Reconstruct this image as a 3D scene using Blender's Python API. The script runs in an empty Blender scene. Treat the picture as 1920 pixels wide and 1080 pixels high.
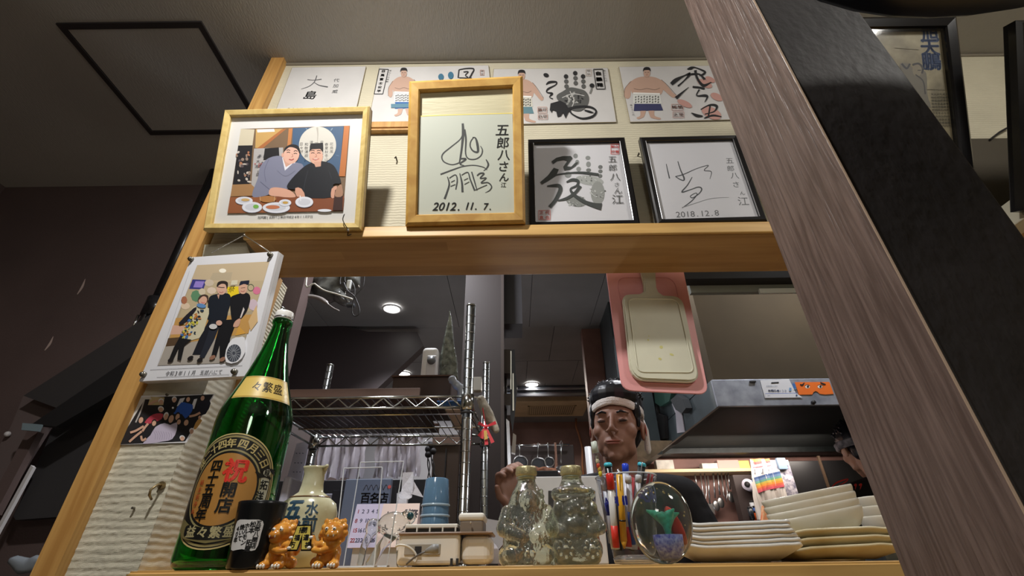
import bpy, bmesh, math, random
from mathutils import Vector, Matrix, noise
random.seed(7)
SC = bpy.context.scene
COL = SC.collection
rad = math.radians
# ---------------------------------------------------------------- camera
FPX = 860.0; PITCH = rad(31.0); ROLL = rad(0.75)
CF = Vector((0, math.cos(PITCH), math.sin(PITCH)))
_r0 = Vector((1, 0, 0)); _u0 = Vector((0, -math.sin(PITCH), math.cos(PITCH)))
CR = _r0*math.cos(ROLL) - _u0*math.sin(ROLL)
CU = _u0*math.cos(ROLL) + _r0*math.sin(ROLL)
CC = Vector((0, 0, 1.203))
cd = bpy.data.cameras.new('camera'); cam = bpy.data.objects.new('camera', cd); COL.objects.link(cam)
cd.sensor_width = 36; cd.lens = 36*FPX/1920; cd.clip_start = .02
m3 = Matrix((CR, CU, -CF)).transposed().to_4x4(); m3.translation = CC
cam.matrix_world = m3
SC.camera = cam
# ---------------------------------------------------------------- world, exposure, main lights
SC.view_settings.view_transform = 'Standard'; SC.view_settings.look = 'None'
SC.view_settings.gamma = 1; SC.view_settings.exposure = 0.36
SC.view_settings.use_curve_mapping = False
w = bpy.data.worlds.new('world'); SC.world = w; w.use_nodes = True
w.node_tree.nodes['Background'].inputs[0].default_value = (.8, .82, .9, 1)
w.node_tree.nodes['Background'].inputs[1].default_value = 0.03

def light(name, kind, loc, power, size=.1, col=(1, 1, 1), aim=None, spot=None, sy=None):
    l = bpy.data.lights.new(name, kind); l.energy = power; l.color = col
    if kind == 'AREA':
        l.shape = 'DISK' if sy is None else 'RECTANGLE'; l.size = size
        if sy: l.size_y = sy
    else: l.shadow_soft_size = size
    if spot: l.spot_size = rad(spot); l.spot_blend = .6
    o = bpy.data.objects.new(name, l); COL.objects.link(o); o.location = loc
    d = (Vector(aim) - Vector(loc)) if aim is not None else Vector((0, 0, -1))
    o.rotation_euler = d.to_track_quat('-Z', 'Y').to_euler()
    return o
light('dining_downlight_lamp', 'AREA', (-.45, .16, 2.62), 15.5, .09, (1, .98, .95), aim=(-.25, .62, 1.2))
light('dining_fill_light', 'POINT', (.1, -1.25, 2.0), 11, .14, (1, .965, .90))  # fill light added behind the camera to lift the ceiling, no fitting
light('dining_right_lamp', 'AREA', (1.5, -.35, 2.62), 11, .40, (1, .965, .90), aim=(1.3, .8, 1.8))
light('kitchen_downlight_lamp_near', 'SPOT', (-.78, 2.56, 2.63), 90, .05, (.93, .95, 1), spot=95)
light('kitchen_downlight_lamp_mid', 'AREA', (-.85, 3.9, 2.62), 12, .1, (.93, .95, 1))
light('kitchen_downlight_lamp_far', 'AREA', (.17, 4.2, 2.62), 16, .1, (1, .9, .8))
light('cloth_fill_light', 'AREA', (-.40, 1.38, 2.6), 11, .15, (.92, .94, 1), aim=(-.42, 1.6, 1))  # added fill without a fitting, brightens the pleated cloths
light('cook_rim_light', 'AREA', (.62, 1.9, 2.6), 6, .12, (.95, .96, 1), aim=(.35, 1.55, 1.3))  # added from behind to rim the cook's ear and neck
light('kitchen_ceiling_fill', 'POINT', (-.05, 2.45, 1.08), 9, .12, (.97, .97, 1))  # added out of view below counter level to lighten the kitchen ceiling
light('hood_front_fill', 'AREA', (1.35, 1.45, 2.6), 7, .15, (.93, .95, 1), aim=(1.3, 1.9, 1.8))  # added fill without a fitting, brightens the front of the range hood
light('range_hood_lamp', 'AREA', (1.3, 2.55, 1.72), 3.5, .8, (1, .88, .78), aim=(1.3, 3.0, 1.45), sy=.06)

def ray(px, py): return CF + CR*((px-960)/FPX) - CU*((py-540)/FPX)
def PY(px, py, Y): d = ray(px, py); return CC + d*(Y/d.y)
def PZ(px, py, Z): d = ray(px, py); return CC + d*((Z-CC.z)/d.z)
def PX(px, py, X): d = ray(px, py); return CC + d*(X/d.x)

# ---------------------------------------------------------------- materials
def lin(c):
    o = []
    for v in c[:3]:
        v = v/255.0
        o.append(v/12.92 if v <= .04045 else ((v+.055)/1.055)**2.4)
    return (o[0], o[1], o[2], 1)
_mats = {}
def M(name, c, r=.5, metal=0, tr=0, ior=1.45, noi=None, bump=None, wood=None, emis=0, coat=0, c2=None, thin=0, sss=0, spec=None, wave=None):
    if name in _mats: return _mats[name]
    m = bpy.data.materials.new(name); _mats[name] = m; m.use_nodes = True
    nt = m.node_tree; b = nt.nodes['Principled BSDF']; L = nt.links.new; N = nt.nodes.new
    col = lin(c); b.inputs['Base Color'].default_value = col
    b.inputs['Roughness'].default_value = r; b.inputs['Metallic'].default_value = metal
    b.inputs['Transmission Weight'].default_value = tr; b.inputs['IOR'].default_value = ior
    b.inputs['Coat Weight'].default_value = coat
    if spec is not None: b.inputs['Specular IOR Level'].default_value = spec
    if sss: b.inputs['Subsurface Weight'].default_value = sss; b.inputs['Subsurface Radius'].default_value = (.01, .004, .002)
    if emis:
        b.inputs['Emission Color'].default_value = col; b.inputs['Emission Strength'].default_value = emis
    tc = N('ShaderNodeTexCoord'); vec = tc.outputs['Object']
    if wood:
        sc_, amt = wood            # stretch vector, strength
        mp = N('ShaderNodeMapping'); mp.inputs['Scale'].default_value = sc_; L(vec, mp.inputs[0])
        n = N('ShaderNodeTexNoise'); n.inputs['Scale'].default_value = 1; n.inputs['Detail'].default_value = 6; n.inputs['Distortion'].default_value = .6
        L(mp.outputs[0], n.inputs['Vector'])
        cr = N('ShaderNodeValToRGB'); cr.color_ramp.elements[0].position = .35; cr.color_ramp.elements[1].position = .65
        cr.color_ramp.elements[0].color = lin(c2 or [v*.7 for v in c]); cr.color_ramp.elements[1].color = col
        L(n.outputs['Fac'], cr.inputs[0]); L(cr.outputs[0], b.inputs['Base Color'])
        bp = N('ShaderNodeBump'); bp.inputs['Strength'].default_value = amt; bp.inputs['Distance'].default_value = .002
        L(n.outputs['Fac'], bp.inputs['Height']); L(bp.outputs[0], b.inputs['Normal'])
    elif noi:
        n = N('ShaderNodeTexNoise'); n.inputs['Scale'].default_value = noi[0]; n.inputs['Detail'].default_value = 5
        L(vec, n.inputs['Vector'])
        cr = N('ShaderNodeValToRGB'); cr.color_ramp.elements[0].position = .3; cr.color_ramp.elements[1].position = .7
        k = noi[1]; cr.color_ramp.elements[0].color = lin(c2 or [v*(1-k) for v in c]); cr.color_ramp.elements[1].color = col
        L(n.outputs['Fac'], cr.inputs[0]); L(cr.outputs[0], b.inputs['Base Color'])
    if bump and not wood:
        n2 = N('ShaderNodeTexNoise'); n2.inputs['Scale'].default_value = bump[0]; n2.inputs['Detail'].default_value = 3
        mp = N('ShaderNodeMapping'); mp.inputs['Scale'].default_value = bump[2] if len(bump) > 2 else (1, 1, 1)
        L(vec, mp.inputs[0]); L(mp.outputs[0], n2.inputs['Vector'])
        bp = N('ShaderNodeBump'); bp.inputs['Strength'].default_value = bump[1]; bp.inputs['Distance'].default_value = .002
        L(n2.outputs['Fac'], bp.inputs['Height']); L(bp.outputs[0], b.inputs['Normal'])
    if wave:
        wv = N('ShaderNodeTexWave'); wv.bands_direction = wave[0]; wv.inputs['Scale'].default_value = wave[1]; wv.inputs['Distortion'].default_value = wave[3] if len(wave) > 3 else 1.5
        wv.inputs['Detail Scale'].default_value = 2
        L(vec, wv.inputs['Vector'])
        bp = N('ShaderNodeBump'); bp.inputs['Strength'].default_value = wave[2]; bp.inputs['Distance'].default_value = .003
        L(wv.outputs['Fac'], bp.inputs['Height']); L(bp.outputs[0], b.inputs['Normal'])
    return m

def mat_ink(name='printed_ink', rough=.55):
    if name in _mats: return _mats[name]
    m = M(name, (255, 255, 255), rough)
    a = m.node_tree.nodes.new('ShaderNodeAttribute'); a.attribute_name = 'Col'
    m.node_tree.links.new(a.outputs['Color'], m.node_tree.nodes['Principled BSDF'].inputs['Base Color'])
    return m

def mat_clear(name, tint=(255, 255, 255), ior=1.2, refl=.07, k=.55, bump=None, haze=.02):
    """hollow clear glass: weak bending, strong shine towards the edges"""
    if name in _mats: return _mats[name]
    m = bpy.data.materials.new(name); _mats[name] = m; m.use_nodes = True
    nt = m.node_tree; N = nt.nodes.new; L = nt.links.new
    nt.nodes.remove(nt.nodes['Principled BSDF'])
    t = N('ShaderNodeBsdfGlass'); t.inputs['Color'].default_value = lin(tint); t.inputs['IOR'].default_value = ior; t.inputs['Roughness'].default_value = .02
    g = N('ShaderNodeBsdfGlossy'); g.inputs['Roughness'].default_value = .06
    f = N('ShaderNodeLayerWeight'); f.inputs[0].default_value = .5
    pw = N('ShaderNodeMath'); pw.operation = 'POWER'; pw.inputs[1].default_value = 2.2; L(f.outputs['Facing'], pw.inputs[0])
    ma = N('ShaderNodeMath'); ma.operation = 'MULTIPLY_ADD'; ma.inputs[1].default_value = k; ma.inputs[2].default_value = refl
    x = N('ShaderNodeMixShader'); L(pw.outputs[0], ma.inputs[0]); L(ma.outputs[0], x.inputs[0]); L(t.outputs[0], x.inputs[1]); L(g.outputs[0], x.inputs[2])
    d = N('ShaderNodeBsdfDiffuse'); d.inputs[0].default_value = lin((225, 230, 222)); y = N('ShaderNodeMixShader'); y.inputs[0].default_value = haze
    L(x.outputs[0], y.inputs[1]); L(d.outputs[0], y.inputs[2]); L(y.outputs[0], nt.nodes['Material Output'].inputs[0])
    if bump:
        n2 = N('ShaderNodeTexNoise'); n2.inputs['Scale'].default_value = bump[0]; tc = N('ShaderNodeTexCoord'); L(tc.outputs['Object'], n2.inputs['Vector'])
        bp = N('ShaderNodeBump'); bp.inputs['Strength'].default_value = bump[1]; bp.inputs['Distance'].default_value = .002
        L(n2.outputs['Fac'], bp.inputs['Height']); L(bp.outputs[0], g.inputs['Normal']); L(bp.outputs[0], t.inputs['Normal'])
    return m

def mat_pane(name, tint=(255, 255, 255), refl=.06, rough=.02):
    """thin clear sheet: transparent with a glossy coat that grows at grazing angles"""
    if name in _mats: return _mats[name]
    m = bpy.data.materials.new(name); _mats[name] = m; m.use_nodes = True
    nt = m.node_tree; N = nt.nodes.new; L = nt.links.new
    nt.nodes.remove(nt.nodes['Principled BSDF'])
    t = N('ShaderNodeBsdfTransparent'); t.inputs[0].default_value = lin(tint)
    g = N('ShaderNodeBsdfGlossy'); g.inputs['Roughness'].default_value = rough
    f = N('ShaderNodeLayerWeight'); f.inputs[0].default_value = .5
    pw = N('ShaderNodeMath'); pw.operation = 'POWER'; pw.inputs[1].default_value = 5.0; L(f.outputs['Facing'], pw.inputs[0])
    ma = N('ShaderNodeMath'); ma.operation = 'MULTIPLY_ADD'; ma.inputs[1].default_value = .7; ma.inputs[2].default_value = refl
    x = N('ShaderNodeMixShader'); L(pw.outputs[0], ma.inputs[0]); L(ma.outputs[0], x.inputs[0]); L(t.outputs[0], x.inputs[1]); L(g.outputs[0], x.inputs[2])
    L(x.outputs[0], nt.nodes['Material Output'].inputs[0])
    return m

# ---------------------------------------------------------------- objects
def tag(o, label=None, cat=None, group=None, kind=None):
    if label: o['label'] = label
    if cat: o['category'] = cat
    if group: o['group'] = group
    if kind: o['kind'] = kind
    return o
def root(name, loc, label, cat, group=None):
    o = bpy.data.objects.new(name, None); COL.objects.link(o); o.location = loc; o.empty_display_size = .02
    return tag(o, label, cat, group)
def worldloc(o):
    v = Vector((0, 0, 0))
    while o is not None:
        v = v + (Vector(o.location) if o.type == 'EMPTY' or o.get('_own') else Vector((0, 0, 0))); o = o.parent
    return v
def link(name, me, mat, parent=None, smooth=False):
    o = bpy.data.objects.new(name, me); COL.objects.link(o)
    if mat is not None:
        for mm in (mat if isinstance(mat, (list, tuple)) else [mat]): me.materials.append(mm)
    if smooth:
        for p in me.polygons: p.use_smooth = True
    if parent is not None:
        o.parent = parent
        r = parent
        while r.parent is not None: r = r.parent
        if parent is r: o.matrix_parent_inverse = Matrix.Translation(-Vector(r.location))
        else: pass
        # a parent that is itself a child mesh sits in world coordinates already
    return o
def dup(o, parent=None, loc=None, label=None):
    """copy a thing with its parts and sub-parts"""
    c = o.copy(); COL.objects.link(c)
    if parent is not None: c.parent = parent
    if loc is not None: c.location = loc
    if label: c['label'] = label
    for ch in list(o.children): dup(ch, c)
    return c

class MB:
    def __init__(s): s.v = []; s.f = []; s.fm = []; s.mi = 0
    def add(s, vs, fs):
        n = len(s.v); s.v += [tuple(v) for v in vs]
        for f in fs: s.f.append([i+n for i in f]); s.fm.append(s.mi)
        return s
    def box(s, a, b):
        x0, y0, z0 = a; x1, y1, z1 = b
        return s.add([(x0,y0,z0),(x1,y0,z0),(x1,y1,z0),(x0,y1,z0),(x0,y0,z1),(x1,y0,z1),(x1,y1,z1),(x0,y1,z1)],
                     [(0,3,2,1),(4,5,6,7),(0,1,5,4),(1,2,6,5),(2,3,7,6),(3,0,4,7)])
    def bbox(s, a, b, bev=.003, seg=2):
        bm = bmesh.new(); bmesh.ops.create_cube(bm, size=1)
        c = [(a[i]+b[i])/2 for i in range(3)]; d = [abs(b[i]-a[i]) for i in range(3)]
        for v in bm.verts: v.co = Vector((c[0]+v.co.x*d[0], c[1]+v.co.y*d[1], c[2]+v.co.z*d[2]))
        bmesh.ops.bevel(bm, geom=list(bm.edges), offset=min(bev, min(d)*.45), segments=seg, affect='EDGES', profile=.5)
        s.bm(bm); return s
    def bm(s, bm):
        bm.verts.index_update()
        s.add([v.co.copy() for v in bm.verts], [[v.index for v in f.verts] for f in bm.faces]); bm.free()
    def prism(s, pts, ext):
        """closed polygon (3D points) extruded by vector ext"""
        n = len(pts); P_ = [Vector(p) for p in pts]; e = Vector(ext)
        s.add(P_ + [p+e for p in P_], [list(range(n))[::-1], list(range(n, 2*n))] + [(i, (i+1) % n, n+(i+1) % n, n+i) for i in range(n)])
        return s
    def tube(s, path, r, seg=8, cap=True):
        P_ = [Vector(p) for p in path]; rs = r if isinstance(r, (list, tuple)) else [r]*len(P_)
        vs = []; fs = []; prev = None
        for i, p in enumerate(P_):
            t = (P_[min(i+1, len(P_)-1)] - P_[max(i-1, 0)]).normalized()
            if prev is None:
                a = Vector((0, 0, 1)) if abs(t.z) < .9 else Vector((1, 0, 0)); u = t.cross(a).normalized()
            else: u = (prev - t*prev.dot(t)).normalized()
            prev = u; w_ = t.cross(u)
            for k in range(seg):
                a = 2*math.pi*k/seg; vs.append(p + (u*math.cos(a)+w_*math.sin(a))*rs[i])
        for i in range(len(P_)-1):
            for k in range(seg):
                fs.append((i*seg+k, i*seg+(k+1) % seg, (i+1)*seg+(k+1) % seg, (i+1)*seg+k))
        if cap: fs.append(list(range(seg))[::-1]); fs.append([(len(P_)-1)*seg+k for k in range(seg)])
        return s.add(vs, fs)
    def lathe(s, prof, c, seg=32, close=False, sx=1, sy=1):
        """prof: (r,z) pairs from bottom to top"""
        vs = []; fs = []; n = len(prof)
        for (r_, z) in prof:
            for k in range(seg):
                a = 2*math.pi*k/seg; vs.append((c[0]+r_*sx*math.cos(a), c[1]+r_*sy*math.sin(a), c[2]+z))
        for i in range(n-1 if not close else n):
            j = (i+1) % n
            for k in range(seg): fs.append((i*seg+k, i*seg+(k+1) % seg, j*seg+(k+1) % seg, j*seg+k))
        if not close: fs.append(list(range(seg))[::-1]); fs.append([(n-1)*seg+k for k in range(seg)])
        return s.add(vs, fs)
    def ball(s, c, r, seg=12, rings=8, rot=None):
        r = (r, r, r) if not isinstance(r, (list, tuple)) else r
        vs = []; fs = []
        for i in range(rings+1):
            ph = math.pi*i/rings
            for k in range(seg):
                a = 2*math.pi*k/seg
                v = Vector((r[0]*math.sin(ph)*math.cos(a), r[1]*math.sin(ph)*math.sin(a), r[2]*math.cos(ph)))
                if rot: v = rot @ v
                vs.append(Vector(c)+v)
        for i in range(rings):
            for k in range(seg): fs.append((i*seg+k, (i+1)*seg+k, (i+1)*seg+(k+1) % seg, i*seg+(k+1) % seg))
        return s.add(vs, fs)
    def tf(s, mtx):
        s.v = [tuple(mtx @ Vector(v)) for v in s.v]; return s
    def mesh(s, name):
        me = bpy.data.meshes.new(name); me.from_pydata(s.v, [], s.f)
        for p, i in zip(me.polygons, s.fm): p.material_index = i
        bm = bmesh.new(); bm.from_mesh(me); bmesh.ops.remove_doubles(bm, verts=bm.verts, dist=1e-6)
        bmesh.ops.recalc_face_normals(bm, faces=bm.faces); bm.to_mesh(me); bm.free(); me.update(); return me
    def build(s, name, mat, parent=None, smooth=False): return link(name, s.mesh(name), mat, parent, smooth)
def smooth_angle(o, ang=40):
    me = o.data
    for p in me.polygons: p.use_smooth = True
    me.set_sharp_from_angle(angle=rad(ang)); return o

def organic(name, mb, voxel, mat, parent=None, it=4, fac=.5, post=None, subdisp=None):
    """fuse overlapping blobs into one continuous skin"""
    me = mb.mesh(name); o = bpy.data.objects.new('tmp', me); COL.objects.link(o)
    md = o.modifiers.new('r', 'REMESH'); md.mode = 'VOXEL'; md.voxel_size = voxel
    if it: sm = o.modifiers.new('s', 'SMOOTH'); sm.iterations = it; sm.factor = fac
    dg = bpy.context.evaluated_depsgraph_get(); dg.update()
    m2 = bpy.data.meshes.new_from_object(o.evaluated_get(dg), depsgraph=dg); m2.name = name
    bpy.data.objects.remove(o); bpy.data.meshes.remove(me)
    m2.materials.clear()
    if post:
        for v in m2.vertices: v.co = post(v.co)
    return link(name, m2, mat, parent, True)

def chain(mb, pts, rs, n=6, rot=None):
    """tapered limb of overlapping balls through pts"""
    for i in range(len(pts)-1):
        a = Vector(pts[i]); b = Vector(pts[i+1])
        for k in range(n+1):
            t = k/n; mb.ball(a.lerp(b, t), rs[i]*(1-t)+rs[i+1]*t, 14, 10)
    return mb

# ---------------------------------------------------------------- flat print on real planes
_gl = {}
def glyph(ch):
    if ch in _gl: return _gl[ch]
    c = bpy.data.curves.new('g', 'FONT'); c.body = ch; c.resolution_u = 3
    o = bpy.data.objects.new('g', c); COL.objects.link(o)
    dg = bpy.context.evaluated_depsgraph_get(); dg.update()
    me = bpy.data.meshes.new_from_object(o.evaluated_get(dg), depsgraph=dg)
    vs = [(v.co.x, v.co.y) for v in me.vertices]; fs = [list(p.vertices) for p in me.polygons]
    bpy.data.objects.remove(o); bpy.data.curves.remove(c)
    if vs:
        x0 = min(v[0] for v in vs); x1 = max(v[0] for v in vs); y0 = min(v[1] for v in vs); y1 = max(v[1] for v in vs)
    else: x0 = x1 = y0 = y1 = 0
    _gl[ch] = (vs, fs, x0, x1, y0, y1); return _gl[ch]

class Plane:
    def __init__(s, y0, z0, tilt=0.0, yaw=0.0, x0=0.0):
        t = tilt; q = Matrix.Rotation(yaw, 3, 'Z')
        s.U = q @ Vector((1, 0, 0)); s.V = q @ Vector((0, -math.sin(t), math.cos(t))); s.N = q @ Vector((0, -math.cos(t), -math.sin(t)))
        s.O = Vector((x0, y0, z0))
    def L(s, px, py):
        d = ray(px, py); k = ((s.O-CC).dot(s.N))/d.dot(s.N); p = CC+d*k-s.O
        return (p.dot(s.U), p.dot(s.V))
    def W(s, u, v, h=0): return s.O + s.U*u + s.V*v + s.N*h

def smoothpts(pts, n=6, closed=False):
    out = []; m = len(pts)
    rng = range(m if closed else m-1)
    for i in rng:
        p = [pts[(i+k) % m] if closed else pts[max(0, min(m-1, i+k))] for k in (-1, 0, 1, 2)]
        for k in range(n):
            t = k/n; q = []
            for d in range(len(p[0])):
                a, b, c, e = p[0][d], p[1][d], p[2][d], p[3][d]
                q.append(.5*((2*b)+(-a+c)*t+(2*a-5*b+4*c-e)*t*t+(-a+3*b-3*c+e)*t*t*t))
            out.append(tuple(q))
    if not closed: out.append(tuple(pts[-1]))
    return out

class Paint:
    """flat ink: shapes traced in picture pixels of one zoom (ox,oy,scale) and laid on a real plane, or given in metres (view None)"""
    def __init__(s, plane, view=None, h0=.0004, dh=.00002):
        s.p = plane; s.view = view; s.v = []; s.f = []; s.c = []; s.h = h0; s.dh = dh
    def loc(s, x, y):
        if s.view is None: return (x, y)
        ox, oy, k = s.view; return s.p.L(ox+x/k, oy+y/k)
    def raw(s, vs, fs, col):
        n = len(s.v); s.v += [(u, v, s.h) for u, v in vs]
        c = lin(col)
        for f in fs: s.f.append([i+n for i in f]); s.c.append(c)
        s.h += s.dh
    def poly(s, pts, col, sm=0):
        if sm: pts = smoothpts(pts, sm, True)
        s.raw([s.loc(*p) for p in pts], [list(range(len(pts)))], col)
    def ell(s, cx, cy, rx, ry, col, rot=0, n=20):
        a = rad(rot); s.poly([(cx+rx*math.cos(t)*math.cos(a)-ry*math.sin(t)*math.sin(a), cy+rx*math.cos(t)*math.sin(a)+ry*math.sin(t)*math.cos(a)) for t in [2*math.pi*i/n for i in range(n)]], col)
    def ring(s, cx, cy, rx, ry, w_, col, n=40):
        vs = []; fs = []
        for i in range(n):
            t = 2*math.pi*i/n; vs += [s.loc(cx+rx*math.cos(t), cy+ry*math.sin(t)), s.loc(cx+(rx-w_)*math.cos(t), cy+(ry-w_)*math.sin(t))]
        for i in range(n): j = (i+1) % n; fs.append((2*i, 2*j, 2*j+1, 2*i+1))
        s.raw(vs, fs, col)
    def stroke(s, pts, ws, col, n=6):
        if not isinstance(ws, (list, tuple)): ws = [ws]*len(pts)
        if len(ws) < len(pts): ws = [ws[0]+(ws[-1]-ws[0])*i/(len(pts)-1) for i in range(len(pts))]
        q = smoothpts([(p[0], p[1], w_) for p, w_ in zip(pts, ws)], n) if len(pts) > 2 else [(p[0], p[1], w_) for p, w_ in zip(pts, ws)]
        vs = []; fs = []
        for i, (x, y, w_) in enumerate(q):
            a = q[max(0, i-1)]; b = q[min(len(q)-1, i+1)]; dx, dy = b[0]-a[0], b[1]-a[1]; l = math.hypot(dx, dy) or 1
            nx, ny = -dy/l*w_/2, dx/l*w_/2
            vs += [s.loc(x+nx, y+ny), s.loc(x-nx, y-ny)]
        for i in range(len(q)-1): fs.append((2*i, 2*i+1, 2*i+3, 2*i+2))
        s.raw(vs, fs, col)
    def line(s, *a): return s.stroke(a[0], a[1], a[2])
    def rect(s, x0, y0, x1, y1, col): s.poly([(x0, y0), (x1, y0), (x1, y1), (x0, y1)], col)
    def text(s, t, x, y, size, col, vert=False, step=None, dx=0, rot=0, sx=1, bold=0, shear=0):
        """centre of the first glyph at x,y; size in view units; laid upright on the plane; dx/step: advance"""
        step = step or size*1.08
        for i, ch in enumerate(t):
            if ch == ' ': continue
            vs, fs, x0, x1, y0, y1 = glyph(ch)
            if not vs: continue
            if vert: cx, cy = x+dx*i, y+step*i
            else: cx, cy = x+step*i, y+dx*i
            if s.view is None and vert: cy = y-step*i
            c = s.loc(cx, cy)
            e = s.loc(cx+1, cy); k = math.hypot(e[0]-c[0], e[1]-c[1])*size
            wide = ord(ch) > 255
            mx, my = (x0+x1)/2, (y0+y1)/2 if wide else .35
            g = 1/.92 if wide else 1.25
            a = rad(rot); out = []
            for (gx, gy) in vs:
                u = (gx-mx)*g*sx+(gy-my)*shear; v = (gy-my)*g
                out.append((c[0]+k*(u*math.cos(a)-v*math.sin(a)), c[1]+k*(u*math.sin(a)+v*math.cos(a))))
            h = s.h
            if bold:
                for ox_, oy_ in ((bold, 0), (-bold, 0), (0, bold), (0, -bold)):
                    s.raw([(p[0]+k*ox_, p[1]+k*oy_) for p in out], fs, col); s.h = h
            s.raw(out, fs, col); s.h = h
        s.h += s.dh
    def build(s, name, parent, mat=None, cut=None, cutv=None):
        me = bpy.data.meshes.new(name)
        curved = cut is not None
        co = s.v if curved else [tuple(s.p.W(u, v, h)) for u, v, h in s.v]
        me.from_pydata(co, [], s.f); at = me.color_attributes.new('Col', 'FLOAT_COLOR', 'CORNER')
        for p, c in zip(me.polygons, s.c):
            for li in p.loop_indices: at.data[li].color = c
        if curved:
            bm = bmesh.new(); bm.from_mesh(me)
            us = [v.co.x for v in bm.verts]; x = min(us)+cut
            while x < max(us):
                bmesh.ops.bisect_plane(bm, geom=list(bm.verts)+list(bm.edges)+list(bm.faces), plane_co=(x, 0, 0), plane_no=(1, 0, 0), dist=1e-7); x += cut
            if cutv:
                vs_ = [v.co.y for v in bm.verts]; x = min(vs_)+cutv
                while x < max(vs_):
                    bmesh.ops.bisect_plane(bm, geom=list(bm.verts)+list(bm.edges)+list(bm.faces), plane_co=(0, x, 0), plane_no=(0, 1, 0), dist=1e-7); x += cutv
            for v in bm.verts: v.co = s.p.W(v.co.x, v.co.y, v.co.z)
            bm.to_mesh(me); bm.free()
        me['_ink'] = 1
        return link(name, me, mat or mat_ink(), parent)

class Turned:
    """surface of a turned body: u runs round at radius R0, v is height"""
    def __init__(s, cx, cy, z0, R0, prof, sx=1, sy=1): s.c = (cx, cy); s.z0 = z0; s.R = R0; s.prof = prof; s.sx = sx; s.sy = sy
    def rad_(s, v):
        p = s.prof
        for i in range(len(p)-1):
            if p[i][1] <= v <= p[i+1][1] and p[i+1][1] > p[i][1]:
                t = (v-p[i][1])/(p[i+1][1]-p[i][1]); return p[i][0]*(1-t)+p[i+1][0]*t
        return p[-1][0]
    def W(s, u, v, h=0):
        a = u/s.R; r = s.rad_(v)+h
        return Vector((s.c[0]+r*math.sin(a)*s.sx, s.c[1]-r*math.cos(a)*s.sy, s.z0+v))
    def L(s, x, y): return (x, y)

def quad_frame(name, pl, c, rw, dep, mat, parent, back=.0, lip=.0):
    """four mitred rails from outer corners c (local, order tl,tr,br,bl); front face at h=dep, back at h=back"""
    cx = sum(p[0] for p in c)/4; cy = sum(p[1] for p in c)/4
    wv = math.hypot(c[1][0]-c[0][0], c[1][1]-c[0][1]); hv = math.hypot(c[3][0]-c[0][0], c[3][1]-c[0][1])
    inn = lambda k: [(p[0]+(cx-p[0])*2*k/wv, p[1]+(cy-p[1])*2*k/hv) for p in c]
    i1 = inn(rw); i0 = inn(rw*.25); i2 = inn(rw*.9)
    mb = MB()
    loops = [[pl.W(u, v, back) for u, v in c], [pl.W(u, v, dep*.8) for u, v in c], [pl.W(u, v, dep) for u, v in i0], [pl.W(u, v, dep*.92) for u, v in i2], [pl.W(u, v, dep*.75) for u, v in i1], [pl.W(u, v, back) for u, v in i1]]
    vs = [p for l in loops for p in l]; n = len(loops); fs = []
    for i in range(n):
        j = (i+1) % n
        for k in range(4): fs.append((i*4+k, i*4+(k+1) % 4, j*4+(k+1) % 4, j*4+k))
    mb.add(vs, fs); return mb.build(name, mat, parent), i1
def sheet(name, pl, c, h0, h1, mat, parent):
    mb = MB(); mb.add([pl.W(u, v, h0) for u, v in c]+[pl.W(u, v, h1) for u, v in c], [(3,2,1,0),(4,5,6,7),(0,1,5,4),(1,2,6,5),(2,3,7,6),(3,0,4,7)])
    return mb.build(name, mat, parent)
# ================================================================ room
ZC = 2.655; SH = 1.2          # ceiling height, counter shelf top
YW = .93                      # dining face of the partition
ZS0 = 1.865; ZS1 = 1.897      # upper ledge board
YB = 1.035                    # kitchen face of the partition / back of the boards
def struct(name, mb, mat, smooth=False, label=None):
    o = mb.build(name, mat, None, smooth); o['kind'] = 'structure'
    if label: o['label'] = label
    return o
m_ceil = M('ceiling_paper', (174, 171, 165), .85, noi=(2.5, .06), bump=(260, .5, (1, .25, 1)))
m_wallp = M('cream_wallpaper', (196, 188, 164), .8, noi=(9, .06), wave=('Z', 34, .35, 2.5))
m_ribp = M('cream_ribbed_paper', (198, 192, 172), .85, noi=(30, .09), bump=(900, .25))
m_dark = M('dark_brown_paint', (84, 69, 66), .6, noi=(3, .12), bump=(300, .15))
m_black = M('black_paint', (34, 32, 33), .6)
m_oak = M('golden_oak', (196, 152, 88), .45, wood=((60, 60, 3.0), .2), c2=(170, 124, 66))
m_oakx = M('golden_oak_board', (206, 166, 100), .45, wood=((3, 50, 60), .15), c2=(184, 142, 80))
m_lam = M('laminated_beech', (196, 158, 104), .5, wood=((2.2, 26, 40), .1), c2=(176, 136, 84))
# laminated staves: brick pattern gives each stave its own tone
def staves(m, sx, sy):
    nt = m.node_tree; b = nt.nodes['Principled BSDF']; N = nt.nodes.new; L = nt.links.new
    src = b.inputs['Base Color'].links[0].from_socket
    tc = N('ShaderNodeTexCoord'); br = N('ShaderNodeTexBrick'); br.offset = .37
    br.inputs['Scale'].default_value = 1; br.inputs['Mortar Size'].default_value = 0.0
    br.inputs['Brick Width'].default_value = sx; br.inputs['Row Height'].default_value = sy
    br.inputs['Color1'].default_value = (1, 1, 1, 1); br.inputs['Color2'].default_value = (.74, .70, .62, 1)
    L(tc.outputs['Object'], br.inputs['Vector'])
    mx = N('ShaderNodeMix'); mx.data_type = 'RGBA'; mx.blend_type = 'MULTIPLY'; mx.inputs[0].default_value = 1
    L(src, mx.inputs[6]); L(br.outputs['Color'], mx.inputs[7]); L(mx.outputs[2], b.inputs['Base Color'])
staves(m_lam, .42, .034)

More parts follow.
